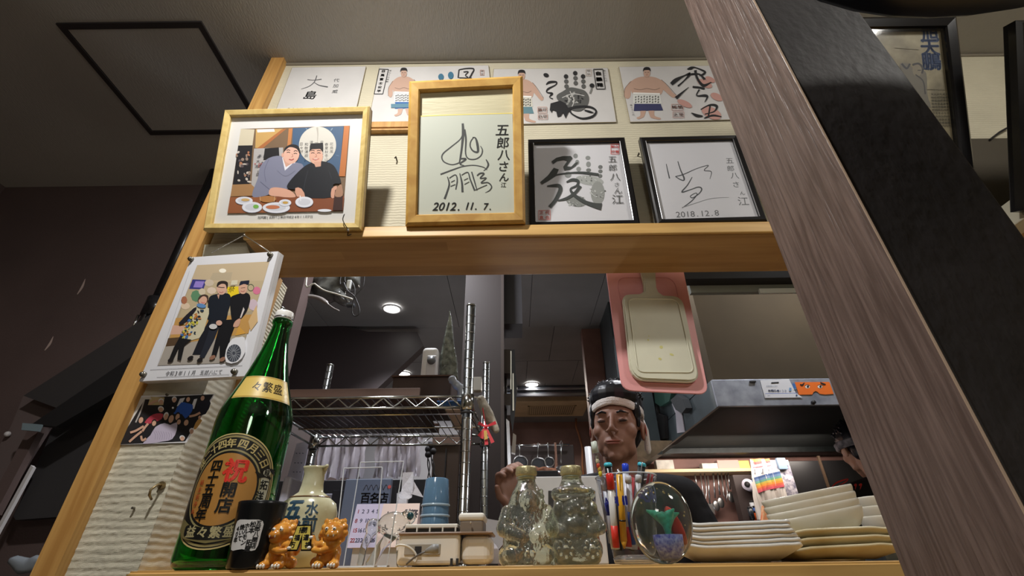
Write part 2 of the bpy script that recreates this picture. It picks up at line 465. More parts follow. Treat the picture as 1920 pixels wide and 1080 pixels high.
struct('floor', MB().box((-2.6, -2.6, -.05), (3.2, 6.2, 0)), M('floor_vinyl', (170, 156, 140), .5, noi=(6, .1)))
struct('ceiling', MB().box((-2.6, -2.6, ZC), (3.2, 1.52, ZC+.05)), m_ceil)
struct('wall_left', MB().box((-2.6, -2.6, 0), (-2.235, 6.2, ZC)), m_dark)
struct('wall_right', MB().box((2.6, -2.6, 0), (3.2, 6.2, ZC)), M('warm_wall', (190, 178, 150), .8))
struct('wall_front', MB().box((-2.235, -2.7, 0), (2.6, -2.6, ZC)), M('warm_wall', (190, 178, 150), .8))
struct('wall_rear', MB().box((-2.235, 5.55, 0), (2.6, 5.65, ZC)), M('pinkish_wall', (150, 118, 108), .7, noi=(4, .15)))
# dark wall left of the partition
struct('wall_left_alcove', MB().box((-2.235, 1.495, 0), (-.80, 1.56, ZC)), m_dark)
# partition: header over the ledge, column left of the opening, part under the shelf
XR = 2.6
struct('wall_partition', MB().box((-.76, YW, ZS1), (XR, YB, ZC)), m_wallp, label='cream embossed wallpaper wall above the ledge')
LEAN = .028
XO = -.655                                  # right side of the left column (opening edge)
mb = MB(); nz = 560; nx = 26; X0, X1 = -.79, XO; vs = []; fs = []
Z0_, Z1_ = .55, ZS0
for i in range(nz+1):
    z = Z0_+(Z1_-Z0_)*i/nz
    for k in range(nx+1):
        x = X0+(X1+LEAN*(z-SH)-X0)*k/nx
        rib = math.sin(2*math.pi*z/.0128+1.2*noise.noise(Vector((x*14, z*30, 0))))
        d = .0008*rib*(.55+.8*noise.noise(Vector((x*60, z*150, 3)))) + .0006*noise.noise(Vector((x*200, z*200, 9)))
        vs.append((x, YW-.0012-d, z))
for i in range(nz):
    for k in range(nx): a = i*(nx+1)+k; fs.append((a, a+1, a+nx+2, a+nx+1))
mb.add(vs, fs)
mb.box((X0, YW, .0), (X1-.03, YB, Z1_))
# ribbed return of the column, facing the opening
vs = []; fs = []
for i in range(nz+1):
    z = Z0_+(Z1_-Z0_)*i/nz
    for k in range(11):
        y = YW-.001+(YB-YW)*k/10; rib = math.sin(2*math.pi*z/.0128+1.2*noise.noise(Vector((y*40, z*30, 5))))
        vs.append((XO+LEAN*(z-SH)+.0003*rib+.0004*noise.noise(Vector((y*150, z*150, 2))), y, z))
for i in range(nz):
    for k in range(10): a = i*11+k; fs.append((a, a+1, a+12, a+11))
mb.add(vs, fs)
struct('wall_column', mb, m_ribp, label='ribbed cream wallpaper column left of the opening')
struct('wall_counter', MB().box((XO, YW, 0), (XR, YB, SH-.04)), m_ribp)
# left wooden corner post: leans with the measured line
def slantbox(x0b, x0t, wd, y0, y1, z0, z1):
    return MB().add([(x0b,y0,z0),(x0b+wd,y0,z0),(x0b+wd,y1,z0),(x0b,y1,z0),(x0t,y0,z1),(x0t+wd,y0,z1),(x0t+wd,y1,z1),(x0t,y1,z1)],
                    [(0,3,2,1),(4,5,6,7),(0,1,5,4),(1,2,6,5),(2,3,7,6),(3,0,4,7)])
struct('trim_1', slantbox(-.845, -.790, .042, YW-.022, YB+.03, 0, ZC), m_oak, label='golden oak corner trim left of the wallpapered column')
struct('trim_2', slantbox(XO-.006, XO+.022, .014, YB-.012, YB+.012, SH, ZS0), m_oak, label='oak edging down the kitchen side of the column')
struct('trim_3', slantbox(XO-.006, XO+.022, .010, YB+.012, YB+.05, SH, ZS0), m_wallp)
struct('trim_4', MB().bbox((-.76, YW-.004, ZC-.012), (XR, YW+.002, ZC-.0), .002), M('grey_bead', (120, 112, 96), .6))
struct('trim_5', MB().box((-.745, YW-.012, 2.318), (-.13, YW+.002, 2.342)).box((-.745, YW-.016, 2.30), (-.13, YW+.002, 2.306)), m_oak, label='slim wooden rail behind the frames')
# ledge board and shelf board
lb = MB().bbox((-.632, .87, ZS0), (XR, YB, ZS1), .004, 2)
o = struct('trim_6', lb, m_lam, label='laminated wooden ledge board above the kitchen opening')
struct('trim_7', MB().bbox((-.634, .862, ZS0+.001), (XR, .871, ZS1+.001), .003, 2), m_oakx, label='pale front lip of the ledge board')
XL = PY(224, 1072, .665).x
bm = bmesh.new()
sb = MB()
pts = []
def rc(cx, cy, r, a0, a1, n=6): return [(cx+r*math.cos(rad(a0+(a1-a0)*i/n)), cy+r*math.sin(rad(a0+(a1-a0)*i/n))) for i in range(n+1)]
pts = rc(XL+.02, .665+.02, .02, 180, 270)+[(XR, .665), (XR, YB), (XO, YB), (XO, YW-.001), (XL, YW-.001)]
sb.prism([(x, y, SH-.038) for x, y in pts], (0, 0, .038))
me = sb.mesh('trim_8'); bm = bmesh.new(); bm.from_mesh(me)
bmesh.ops.bevel(bm, geom=[e for e in bm.edges if all(abs(v.co.z-SH) < 1e-5 for v in e.verts) and min(v.co.y for v in e.verts) < .9], offset=.003, segments=3, affect='EDGES')
bm.to_mesh(me); bm.free()
o = link('trim_8', me, m_oakx); o['kind'] = 'structure'; o['label'] = 'oak counter shelf carrying the bottles and plates'
# ceiling access hatch
hz = ZC
h0 = [PZ(*p, hz) for p in [(100, 47), (368, 40), (500, 255), (297, 262)]]
hx0, hx1 = -1.40, -.95; hy0, hy1 = .785, 1.215
hr = root('ceiling_hatch', (-1.18, 1.0, hz), 'square ceiling access hatch with a dark metal rim', 'hatch')
mb = MB()
for k, (a, b) in enumerate([((hx0, hy0), (hx1, hy0+.018)), ((hx0, hy1-.018), (hx1, hy1)), ((hx0, hy0+.018), (hx0+.018, hy1-.018)), ((hx1-.018, hy0+.018), (hx1, hy1-.018))]):
    mb.box((a[0], a[1], hz-.007), (b[0], b[1], hz+.001))
mb.build('rim', M('hatch_rim', (48, 44, 44), .5), hr)
MB().bbox((hx0+.02, hy0+.02, hz-.004), (hx1-.02, hy1-.02, hz+.002), .001, 1).build('panel', m_ceil, hr)

# ---- vertical pipe and dark stair soffit at the left
pr = root('wall_pipe', (PY(290, 590, 1.42).x, 1.42, 0), 'black pipe running up the dark wall to the ceiling', 'pipe')
a = PY(288, 585, 1.42); b = PZ(400, 352, ZC); xp = a.x
MB().tube([(xp, 1.42, a.z), (xp, 1.42, ZC-.001)], .022, 14).build('pipe', M('black_gloss', (26, 25, 26), .25), pr, True)
MB().tube([(xp+.03, 1.445, a.z-.1), (xp+.03, 1.445, ZC-.001)], .012, 10).build('thin_pipe', M('black_gloss', (26, 25, 26), .25), pr, True)
mb = MB().tube([(xp, 1.42, a.z-.02), (xp, 1.42, a.z+.05)], .034, 16).tube([(xp, 1.42, a.z-.09), (xp, 1.42, a.z-.03)], .03, 16); mb.build('coupling', M('black_gloss', (26, 25, 26), .25), pr, True)
MB().tube([(xp-.016, 1.385, a.z-.09), (xp-.016, 1.385, a.z-.03)], .004, 8).tube([(xp+.01, 1.384, a.z-.11), (xp+.008, 1.384, a.z-.03)], .004, 8).build('clip', M('chrome', (220, 222, 225), .12, 1), pr, True)
# sloping stair casing (dark underside + edge board) against the dark wall
def onY(pts, Y): return [PY(x, y, Y) for x, y in pts]
m_blk2 = M('doorway_dark', (40, 38, 39), .7)
q = onY([(285, 588), (330, 640), (120, 770), (44, 742)], 1.362)
tag(MB().prism(q, (0, .045, 0)).build('stair_stringer', M('stair_stringer_paint', (47, 44, 44), .6)), 'dark sloping stair stringer below the pipe coupling', 'stair casing')
q = onY([(330, 612), (345, 660), (105, 800), (60, 795)], 1.33)
tag(MB().prism(q, (0, .028, 0)).build('handrail', M('handrail_black', (22, 21, 22), .55)), 'black sloping handrail crossing under the stair stringer', 'handrail')
q = onY([(44, 742), (120, 757), (80, 800), (-40, 990), (-40, 900), (20, 800)], 1.4)
tag(MB().prism(q, (0, .03, 0)).build('side_board', M('grey_brown_board', (88, 76, 74), .6)), 'grey brown end board under the stair stringer', 'board')
q = onY([(120, 757), (290, 655), (230, 960), (30, 975), (25, 968)], 1.435)
tag(MB().prism(q, (0, .03, 0)).build('dark_doorway', m_blk2), 'near black panel painting in the dark doorway under the stairs', 'panel')  # darkness of the open doorway put into a near black sheet
q = onY([(58, 872), (62, 876), (-12, 1012), (-12, 1000)], 1.398)
tag(MB().prism(q, (0, .01, 0)).build('edge_strip', M('white_strip', (176, 172, 172), .5)), 'thin pale edge strip on the board at far left', 'strip')
q = onY([(42, 793), (78, 796), (72, 809), (40, 806)], 1.325)
tag(MB().prism(q, (0, .006, 0)).build('tape', M('blue_grey_tape', (105, 120, 126), .5)), 'blue grey tape wrapped round the lower end of the handrail', 'tape')
q = onY([(52, 806), (72, 809), (-10, 965), (-30, 960)], 1.37)
tag(MB().prism(q, (0, .02, 0)).build('baluster', m_dark), 'brown baluster strip running down from the taped handrail', 'baluster')
c = PY(14, 814, 1.39)
tag(MB().ball(c, .008).build('wall_stud', M('white_strip', (176, 172, 172), .5), None, True), 'small white round stud left of the tape', 'stud')
mb = MB()
for i in range(7):
    c = PY(30+i*7, 1066-abs(i-3)*5, 1.38); mb.ball((c.x, c.y, c.z), (.02, .015, .012+.004*(i % 3)), 10, 6)
o = organic('crumpled_bag', mb, .006, M('grey_plastic', (120, 126, 132), .3), None, 2); tag(o, 'crumpled pale plastic bag at the bottom left corner', 'bag')
struct('wall_stub', MB().box((-2.2, 1.40, 0), (-.88, 1.49, 1.17)), M('dark_wainscot', (52, 44, 43), .6))
# scuffs on the dark wall
for k, (x0, y0, x1, y1) in enumerate([(160, 523, 145, 552), (100, 631, 84, 657)]):
    p = Paint(Plane(1.495, 0), (0, 0, 1)); p.stroke([(x0, y0), ((x0+x1)/2+2, (y0+y1)/2), (x1, y1)], [1, 4, 1.5], (170, 150, 142))
    tag(p.build('scuff_mark', None), ['upper', 'lower'][k]+' pale scuff scratched in the dark wall', 'scuff')

# ---- square post in front, right
XP0, XP1, YP0, YP1 = .329, .458, .33, .462
m_post = M('dark_post_wood', (122, 103, 95), .38, wood=((200, 200, 12), .9), c2=(92, 75, 68))
m_post_shaded = M('dark_post_shaded', (54, 50, 51), .58, noi=(14, .2), bump=(70, .7, (1, 1, .6)))  # front face of the same timber, its shade put into a darker colour
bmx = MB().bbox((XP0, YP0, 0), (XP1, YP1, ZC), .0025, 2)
me = bmx.mesh('pillar'); me.materials.append(m_post); me.materials.append(m_post_shaded)
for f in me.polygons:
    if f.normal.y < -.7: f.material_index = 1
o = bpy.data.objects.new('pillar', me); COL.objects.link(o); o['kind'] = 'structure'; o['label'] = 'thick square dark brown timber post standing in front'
# pale worn arris
MB().tube([(XP0-.0002, YP0+.0002, 1.0), (XP0-.0002, YP0+.0002, ZC)], .0011, 6).build('arris', M('worn_edge', (170, 146, 124), .5), o)

# ---- pendant shade, top right
c = Vector((.47, -.161, 1.711))
sr = root('pendant_shade', c, 'big round navy black pendant shade close overhead', 'lamp shade')
prof = [(.02, 0), (.42, .0), (.444, .004), (.45, .012), (.444, .024), (.38, .07), (.22, .14), (.03, .18)]
MB().lathe(prof, c, 64).build('shade', M('navy_lacquer', (22, 26, 38), .35), sr, True)
MB().tube([c+Vector((0, 0, .17)), (c.x, c.y, ZC)], .004, 8).build('cord', m_black, sr)

# ================================================================ kitchen shell
ZK = ZC+.01
m_kc = M('kitchen_ceiling', (128, 127, 128), .75, noi=(3, .1), bump=(60, .25))
struct('ceiling_kitchen', MB().box((-2.235, 1.52, ZK), (XR, 5.6, ZK+.05)), M('ceiling_joint', (96, 94, 94), .8))
kroot = bpy.data.objects['ceiling_kitchen']
xs = [-2.23, -1.3, -.38, .12, .55, 1.05, 1.7, XR]; ys = [1.05, 1.75, 2.2, 2.95, 3.6, 4.15, 4.8, 5.55]
struct('ceiling_strip', MB().box((-.76, YB, ZK), (XR, 1.52, ZK+.05)), M('ceiling_joint', (96, 94, 94), .8))
first = True
for j in range(len(ys)-1):
    off = .18*(j % 2)
    for i in range(len(xs)-1):
        x0 = xs[i]+(off if i else 0); x1 = xs[i+1]+(off if i < len(xs)-2 else 0)
        if ys[j] < 1.5 and x1 < -.7: continue
        if ys[j] < 1.5: x0 = max(x0, -.7)
        z = ZK-.012-.0012*((i*3+j*5) % 3)
        MB().bbox((x0+.0015, ys[j]+.0015, z), (x1-.0015, ys[j+1]-.0015, ZK), .001, 1).build('ceiling_panel', m_kc, kroot)
# brown pillar in the kitchen
xa = PY(862, 760, 1.75).x; xb = PY(945, 760, 1.75).x
struct('pillar_kitchen', MB().box((xa, 1.75, 0), (xb, 1.95, ZK)), M('pillar_brown', (48, 39, 37), .6), label='dark brown pillar behind the wire rack')
struct('trim_9', MB().box((xb-.012, 1.74, 0), (xb, 1.752, ZK)), M('pillar_edge', (66, 56, 52), .5))
xc = PY(977, 560, 1.95).x
struct('trim_10', MB().box((xb, 1.8, PY(960, 607, 1.8).z), (xc, 1.95, ZK)), M('dark_box_paint', (44, 42, 45), .6))
# hanging brown wall on the left with its cut corner
q = onY([(430, 700), (430, 560), (500, 500), (650, 470), (640, 560), (690, 622), (782, 622), (794, 648), (708, 728), (700, 745), (430, 745)], 2.9)
m_gloss = M('dark_brown_gloss', (50, 41, 41), .5, noi=(2, .1))
struct('wall_drop', MB().prism([Vector((p.x, 2.9, min(p.z, ZK))) for p in q], (0, .08, 0)), m_gloss)
struct('wall_kitchen_left', MB().box((-2.235, 4.75, 0), (-.35, 4.85, ZK)), M('pale_grey_wall', (150, 148, 150), .7))
struct('wall_kitchen_side', MB().box((-1.6, 2.0, 0), (-1.5, 4.75, 2.2)), m_dark)
# wall over the hood, and wall below behind the stove
hx = .835
struct('wall_over_hood', MB().box((hx+.02, 1.885, 1.85), (XR, 1.95, ZK)), M('olive_brown_wall', (74, 62, 44), .95, noi=(3, .15)))
struct('wall_hood_side', MB().box((hx, 1.96, 1.862), (hx+.03, 2.99, ZK)), M('grey_green_sheet', (84, 94, 98), .35, .3, noi=(5, .25)))
struct('wall_stove', MB().box((.50, 3.0, 0), (XR, 3.08, ZK)), M('stove_wall', (158, 118, 108), .6, noi=(6, .2)))
# dark ceiling gear at top right of the opening
g = root('blind_box', (1.3, 1.5, 2.35), 'dark rail and grey board across the top right of the opening', 'rail')
a = PY(1280, 508, 1.45); b = PY(1500, 520, 1.45)
MB().box((a.x, 1.45, b.z), (2.2, 1.5, a.z+.02)).build('rail', m_black, g)
a = PY(1290, 523, 1.5); b = PY(1500, 546, 1.5)
MB().box((a.x, 1.5, b.z), (2.2, 1.52, a.z)).build('board', M('grey_green_board', (118, 120, 112), .5), g)
a = PY(1423, 541, 1.49); b = PY(1520, 548, 1.49)
MB().box((a.x, 1.49, b.z), (b.x, 1.5, a.z)).build('strip', M('white_strip2', (190, 192, 188), .4), g)

# downlights
for k, (px, py, r_, lab) in enumerate([(735, 578, .052, 'largest recessed downlight, above the wire rack'), (757, 700, .055, 'recessed downlight low behind the white fan'), (997, 720, .06, 'recessed downlight above the air conditioner')]):
    c = PZ(px, py, ZK-.02)
    t = root('downlight', c, lab, 'downlight', 'kitchen downlights')
    MB().lathe([(r_*.98, .0), (r_*1.22, -.002), (r_*1.2, -.008), (r_, -.010), (r_*.97, -.004)], c, 32, True).build('trim_ring', M('white_enamel', (220, 220, 222), .35), t, True)
    MB().lathe([(.001, -.004), (r_*.95, -.003), (r_*.95, .003), (.001, .004)], c, 32).build('bulb_face', M('lamp_glow', (255, 252, 244), .5, emis=14), t)
# dining downlight fitting (outside the picture, carries the main lamp)
t = root('ceiling_downlight', (-.45, .16, ZC), 'recessed downlight over the counter seats', 'downlight')
MB().lathe([(.07, -.001), (.088, -.001), (.086, -.012), (.07, -.012)], (-.45, .16, ZC), 32, True).build('trim_ring', M('white_enamel', (220, 220, 222), .35), t, True)

# ceiling cassette air conditioner
za = ZK-.02
A0 = PZ(968, 745, za); 
ax0, ax1, ay0, ay1 = PZ(958, 752, za).x, PZ(1105, 745, za).x, PZ(1000, 745, za).y, PZ(1000, 779, za-.03).y
t = root('air_conditioner', ((ax0+ax1)/2, (ay0+ay1)/2, za), 'beige ceiling air conditioner with a slatted grille', 'air conditioner')
MB().bbox((ax0, ay0, za-.045), (ax1, ay1, za+.015), .008, 2).build('casing', M('ac_beige', (196, 176, 140), .5, noi=(8, .1)), t)
gx0, gx1 = ax0+(ax1-ax0)*.22, ax0+(ax1-ax0)*.85; gy0, gy1 = ay0+(ay1-ay0)*.25, ay0+(ay1-ay0)*.85
mb = MB().box((gx0, gy0, za-.05), (gx1, gy0+.015, za-.044)).box((gx0, gy1-.015, za-.05), (gx1, gy1, za-.044)).box((gx0, gy0, za-.05), (gx0+.015, gy1, za-.044)).box((gx1-.015, gy0, za-.05), (gx1, gy1, za-.044))
gf = mb.build('grille_frame', M('ac_beige2', (170, 152, 118), .5), t)
mb = MB()
n = 22
for i in range(n): x = gx0+.02+(gx1-gx0-.04)*i/(n-1); mb.box((x-.003, gy0+.015, za-.052), (x+.003, gy1-.015, za-.0455))
tag(mb.build('grille_slats', M('ac_slat', (120, 108, 84), .6), t), kind='stuff')
a = PZ(940, 738, ZK-.05)
t = root('ceiling_pipe', (a.x, a.y, ZK-.05), 'silver grey duct pipe crossing the ceiling before the air conditioner', 'pipe')
MB().tube([(a.x-.1, a.y, ZK-.05), (a.x+1.0, a.y, ZK-.05)], .035, 14).build('pipe', M('galvanised', (150, 156, 168), .3, .8), t, True)
MB().tube([(a.x-.1, a.y-.1, ZK-.035), (a.x+1.0, a.y-.1, ZK-.035)], .018, 10).build('thin_pipe', M('galvanised', (150, 156, 168), .3, .8), t, True)
# brown cord down the far wall
q = [PY(*p, 5.4) for p in [(1080, 785), (1080, 800), (1086, 818), (1092, 840), (1092, 870), (1096, 905)]]
tag(MB().tube(q, .012, 8).build('power_cord', M('copper_cord', (176, 120, 84), .5), None, True), 'copper brown cord running down the far pinkish wall', 'cord')
struct('trim_11', MB().box((.3, 5.45, PY(1000, 785, 5.45).z-.01), (.62, 5.55, ZK)), M('pinkish_wall2', (170, 132, 120), .7))
# ================================================================ cards and frames on the ledge
INK = (38, 38, 40)
m_card = M('white_card', (196, 193, 190), .6, noi=(12, .04))
m_cardr = M('card_rim', (150, 138, 112), .5)
def corners(pl, pts): return [pl.L(*p) for p in pts]
def rectify(c):
    return c
def card(name, pl, pts, label, cat='autograph card', group=None, thick=.005, mat=None):
    c = corners(pl, pts)
    ctr = pl.W(sum(p[0] for p in c)/4, min(p[1] for p in c), 0)
    r = root(name, ctr, label, cat, group)
    sheet('board', pl, c, .0005, thick, mat or m_card, r)
    # thin rim edges
    mb = MB()
    for i in range(4):
        a = pl.W(*c[i], thick-.001); b = pl.W(*c[(i+1) % 4], thick-.001); mb.tube([a, b], .0013, 6)
    mb.build('rim', m_cardr, r)
    return r, c
PW = Plane(YW, 0)      # upright wall plane
SKIN = (182, 150, 132)
def wrestler(P_, x, y, k, skirt, apron=(200, 200, 196), mirror=1, fat=1.0):
    """front view figure centred x, feet at y, height k"""
    X = lambda a: x+a*k*mirror
    Y = lambda b: y-b*k
    def pg(pts, c, sm=4): P_.poly([(X(a), Y(b)) for a, b in pts], c, sm)
    ln = (92, 74, 66)
    pg([(-.19*fat, .48), (-.25*fat, .70), (-.17*fat, .80), (-.05, .84), (.05, .84), (.17*fat, .80), (.25*fat, .70), (.19*fat, .46)], SKIN)
    pg([(-.24*fat, .75), (-.33*fat, .60), (-.34*fat, .44), (-.29*fat, .40), (-.25*fat, .45), (-.24*fat, .60), (-.19*fat, .66)], SKIN)
    pg([(.22*fat, .77), (.31*fat, .66), (.40*fat, .52), (.45*fat, .46), (.40*fat, .42), (.30*fat, .52), (.19*fat, .66)], SKIN)
    P_.stroke([(X(-.24*fat), Y(.74)), (X(-.335*fat), Y(.6)), (X(-.345*fat), Y(.43))], k*.008, ln)
    P_.stroke([(X(.22*fat), Y(.775)), (X(.32*fat), Y(.66)), (X(.45*fat), Y(.47))], k*.008, ln)
    P_.stroke([(X(-.20*fat), Y(.60)), (X(-.10*fat), Y(.575)), (X(0), Y(.60)), (X(.12*fat), Y(.575)), (X(.2*fat), Y(.61))], k*.008, ln)
    pg([(-.10, .02), (-.17, .0), (-.20, .03), (-.13, .07), (-.12, .2), (-.02, .2), (-.05, .06)], SKIN)
    pg([(.10, .02), (.24, -.01), (.27, .02), (.15, .07), (.14, .2), (.03, .2), (.06, .06)], SKIN)
    pg([(-.20*fat, .16), (-.19*fat, .30), (-.19*fat, .46), (.18*fat, .46), (.21*fat, .30), (.25*fat, .17)], skirt, 0)
    pg([(-.21*fat, .30), (-.21*fat, .51), (.20*fat, .49), (.23*fat, .30)], apron, 0)
    for i in range(9):
        for j in range(3): P_.ell(X((-.17+.043*i)*fat), Y(.33+.05*j+.012*(i % 2)), k*.014, k*.02, (96, 96, 92), 30, 8)
    P_.stroke([(X(-.21*fat), Y(.505)), (X(.20*fat), Y(.49))], k*.03, (228, 226, 220))
    P_.ell(X(0), Y(.90), k*.066, k*.08, SKIN)
    pg([(-.075, .93), (-.06, 1.0), (0, 1.02), (.06, 1.0), (.075, .93), (.05, .955), (-.05, .955)], (36, 34, 36))
    for sx_ in (-.027, .027):
        P_.stroke([(X(sx_-.015), Y(.912)), (X(sx_+.015), Y(.912))], k*.009, (70, 50, 44))
    P_.stroke([(X(-.018), Y(.862)), (X(.018), Y(.862))], k*.008, (150, 80, 70))
    P_.stroke([(X(0), Y(.905)), (X(.006), Y(.88))], k*.006, (150, 110, 92))
def seal(P_, x0, y0, x1, y1, chars, col, back=None):
    P_.stroke([(x0, y0), (x1, y0)], 3, col); P_.stroke([(x0, y1), (x1, y1)], 3, col)
    P_.stroke([(x0, y0), (x0, y1)], 3, col); P_.stroke([(x1, y0), (x1, y1)], 3, col)
    rows = len(chars); h = (y1-y0)/rows; w_ = (x1-x0)
    for r_, row in enumerate(chars):
        cw = w_/len(row)
        for i, ch in enumerate(row): P_.text(ch, x0+cw*(i+.5), y0+h*(r_+.5), min(h, cw)*.86, col, bold=.02)
def hand(P_, cx, cy, k, col, col2, dx=1):
    """palm print: three joints per finger and a creased palm"""
    for i, (fx, ty) in enumerate([(-70, -175), (0, -200), (60, -175)]):
        for j in range(3):
            P_.ell(cx+fx*k+j*2*k, cy+(ty+j*38)*k, 17*k, 17*k, col if j == 0 else col2, 0, 14)
    P_.poly([(cx+a*k, cy+b*k) for a, b in [(-95, -60), (-40, -90), (30, -80), (80, -60), (105, -10), (90, 50), (40, 90), (-20, 85), (-70, 60), (-130, 10), (-140, -30)]], col2, 5)
    for i in range(26):
        a = random.uniform(0, 6.28); r_ = random.uniform(.1, .8); x = cx+95*k*r_*math.cos(a); y = cy+75*k*r_*math.sin(a)
        P_.ell(x, y, random.uniform(6, 22)*k, random.uniform(4, 12)*k, random.choice([col, col2, (150, 150, 146), (176, 175, 170)]), random.uniform(0, 180), 8)
    P_.stroke([(cx-100*k, cy-10*k), (cx-20*k, cy-40*k), (cx+70*k, cy-25*k)], 6*k, (190, 188, 184)); P_.stroke([(cx-40*k, cy-60*k), (cx-10*k, cy+10*k), (cx-30*k, cy+70*k)], 6*k, (190, 188, 184))

# --- card 1
V3 = (480, 100, 4.174)
r, c = card('autograph_card', PW, [(549, 129), (687, 127), (663, 232), (508, 238)], 'white card signed in brush pen, leftmost under the ceiling', group='signed cards on the upper wall')
p = Paint(PW, V3, h0=.0056)
p.stroke([(408, 217), (455, 222), (518, 214)], [5, 4, 6], (70, 70, 72)); p.stroke([(481, 186), (462, 235), (420, 270), (360, 291)], [7, 7, 3], (78, 78, 80)); p.stroke([(462, 240), (500, 262), (567, 275)], [4, 6, 9], (80, 80, 82))
p.text('島', 433, 338, 98, (62, 62, 64), shear=.1, bold=.01)
p.text('代加威', 634, 222, 42, (84, 84, 86), True, 44, -6)
p.text('2015', 262, 452, 44, (90, 90, 90), step=32); p.text('11.', 458, 448, 44, (90, 90, 90), step=20); p.text('8.', 580, 445, 44, (90, 90, 90), step=30)
p.build('print', r)
# --- card 2
r, c = card('autograph_card', PW, [(712, 129), (916, 125), (928, 236), (690, 240)], 'card with a blue-skirted wrestler, blue fingertips and boxed vertical name', group='signed cards on the upper wall')
p = Paint(PW, V3, h0=.0056)
for a, b in (((968, 135), (1040, 138)), ((1040, 138), (996, 330)), ((996, 330), (928, 330)), ((928, 330), (968, 135))): p.stroke([a, b], 6, INK)
p.text('日馬富士公平', 1000, 152, 30, (28, 28, 28), True, 31, -7, bold=.05)
p.text('第七十代横綱', 1054, 148, 17, (50, 50, 50), True, 17, -5)
wrestler(p, 1160, 505, 372, (44, 92, 150), (206, 206, 206), fat=.95)
p.stroke([(1060, 425), (1250, 420)], 30, (84, 122, 140))
for a, b, w_, h_ in ((1450, 198, 22, 25), (1526, 186, 22, 28), (1440, 270, 22, 34), (1520, 262, 22, 36)): p.ell(a, b, w_, h_, (58, 104, 128))
p.stroke([(1590, 142), (1583, 205)], 9, (48, 48, 50)); p.stroke([(1590, 142), (1650, 132), (1705, 136), (1690, 175), (1670, 210)], [6, 8, 13], (40, 40, 42)); p.stroke([(1625, 160), (1662, 158), (1640, 185), (1660, 200)], 7, (40, 40, 42)); p.stroke([(1590, 205), (1690, 208)], 6, (40, 40, 42))
seal(p, 1755, 145, 1785, 185, ['印', '印'], (176, 136, 124))
p.build('print', r)
# --- card 3
V5 = (920, 110, 4.0)
r, c = card('autograph_card', PW, [(926, 132), (1139, 130), (1155, 231), (915, 236)], 'card with a large black palm print and brushed name beside a wrestler', group='signed cards on the upper wall')
p = Paint(PW, V5, h0=.0056)
wrestler(p, 232, 488, 385, (92, 124, 132), (198, 194, 180), fat=.95)
p.ell(415, 137, 21, 15, INK, 20)
p.stroke([(415, 208), (440, 190), (490, 188), (485, 210), (430, 240), (420, 265), (460, 275), (440, 300), (465, 315)], [6, 18, 12, 8, 14, 8, 16, 6, 8], INK)
hand(p, 632, 318, .98, (44, 44, 45), (88, 88, 86))
for a, b in (((745, 215), (756, 240)), ((756, 240), (742, 275))): p.stroke([a, b], 12, (120, 120, 116))
p.ell(757, 216, 18, 16, INK)
p.poly([(448, 350), (520, 330), (560, 350), (590, 400), (560, 462), (540, 420), (525, 445), (500, 452), (490, 410), (465, 400), (455, 420), (442, 400)], INK)
p.stroke([(560, 400), (640, 378), (740, 376), (788, 408), (760, 448), (680, 462), (610, 430), (590, 400)], [18, 20, 14, 14, 16, 12, 10, 16], INK)
p.stroke([(700, 400), (740, 412), (770, 420)], [8, 14, 4], INK)
for a, b in (((768, 95), (838, 93)), ((838, 93), (856, 242)), ((856, 242), (790, 242)), ((790, 242), (768, 95))): p.stroke([a, b], 5, INK)
p.text('白鵬翔', 805, 125, 42, (28, 28, 28), True, 43, 5, bold=.06)
p.text('第六十九代', 850, 105, 17, (50, 50, 50), True, 19, 3)
seal(p, 712, 95, 752, 143, ['印', '印'], (178, 160, 146)); seal(p, 352, 378, 420, 418, ['鵬印'], (176, 128, 112)); seal(p, 355, 430, 424, 468, ['白印'], (176, 128, 112))
p.build('print', r)
# --- card 4
r, c = card('autograph_card', PW, [(1160, 128), (1372, 125), (1395, 226), (1181, 231)], 'card with a heavy wrestler in a navy skirt and flowing brushwork', group='signed cards on the upper wall')
p = Paint(PW, V5, h0=.0056)
wrestler(p, 1168, 465, 382, (56, 58, 92), (204, 204, 198), fat=1.28)
for x, y, w_, h_ in ((1650, 420, 80, 42), (1690, 300, 50, 26), (1600, 200, 60, 26), (1450, 350, 60, 22), (1640, 170, 40, 20)): p.ell(x, y, w_, h_, (186, 142, 132), 25)
p.stroke([(1470, 92), (1500, 84), (1530, 80), (1600, 110), (1590, 130), (1560, 140)], [8, 22, 8, 14, 16, 6], INK)
p.stroke([(1350, 205), (1385, 175), (1450, 140), (1490, 128), (1450, 175), (1400, 220)], [26, 30, 10, 22, 10, 14], INK)
p.stroke([(1480, 228), (1430, 270), (1385, 310)], [4, 14, 26], INK)
p.stroke([(1530, 100), (1540, 150), (1570, 200), (1600, 215), (1650, 190)], [20, 16, 20, 22, 6], INK)
p.stroke([(1500, 130), (1560, 130), (1600, 170)], [16, 10, 20], INK)
p.stroke([(1510, 225), (1560, 230), (1600, 240)], 14, INK); p.stroke([(1560, 245), (1540, 290), (1600, 290), (1620, 300), (1600, 340)], [12, 8, 18, 14, 4], INK)
p.stroke([(1500, 420), (1540, 440), (1585, 445)], [6, 22, 10], INK)
p.stroke([(1570, 395), (1640, 360), (1690, 370), (1670, 410), (1600, 430)], [8, 12, 18, 10, 8], INK); p.stroke([(1640, 370), (1625, 455)], 12, INK); p.stroke([(1595, 460), (1660, 440), (1725, 450)], [8, 16, 8], INK)
seal(p, 1352, 355, 1440, 400, ['稀勢'], (188, 142, 132)); seal(p, 1362, 412, 1444, 455, ['之里'], (188, 142, 132))
p.text('第七十二代', 1050, 362, 18, (60, 60, 60), True, 18, 4)
p.build('print', r)

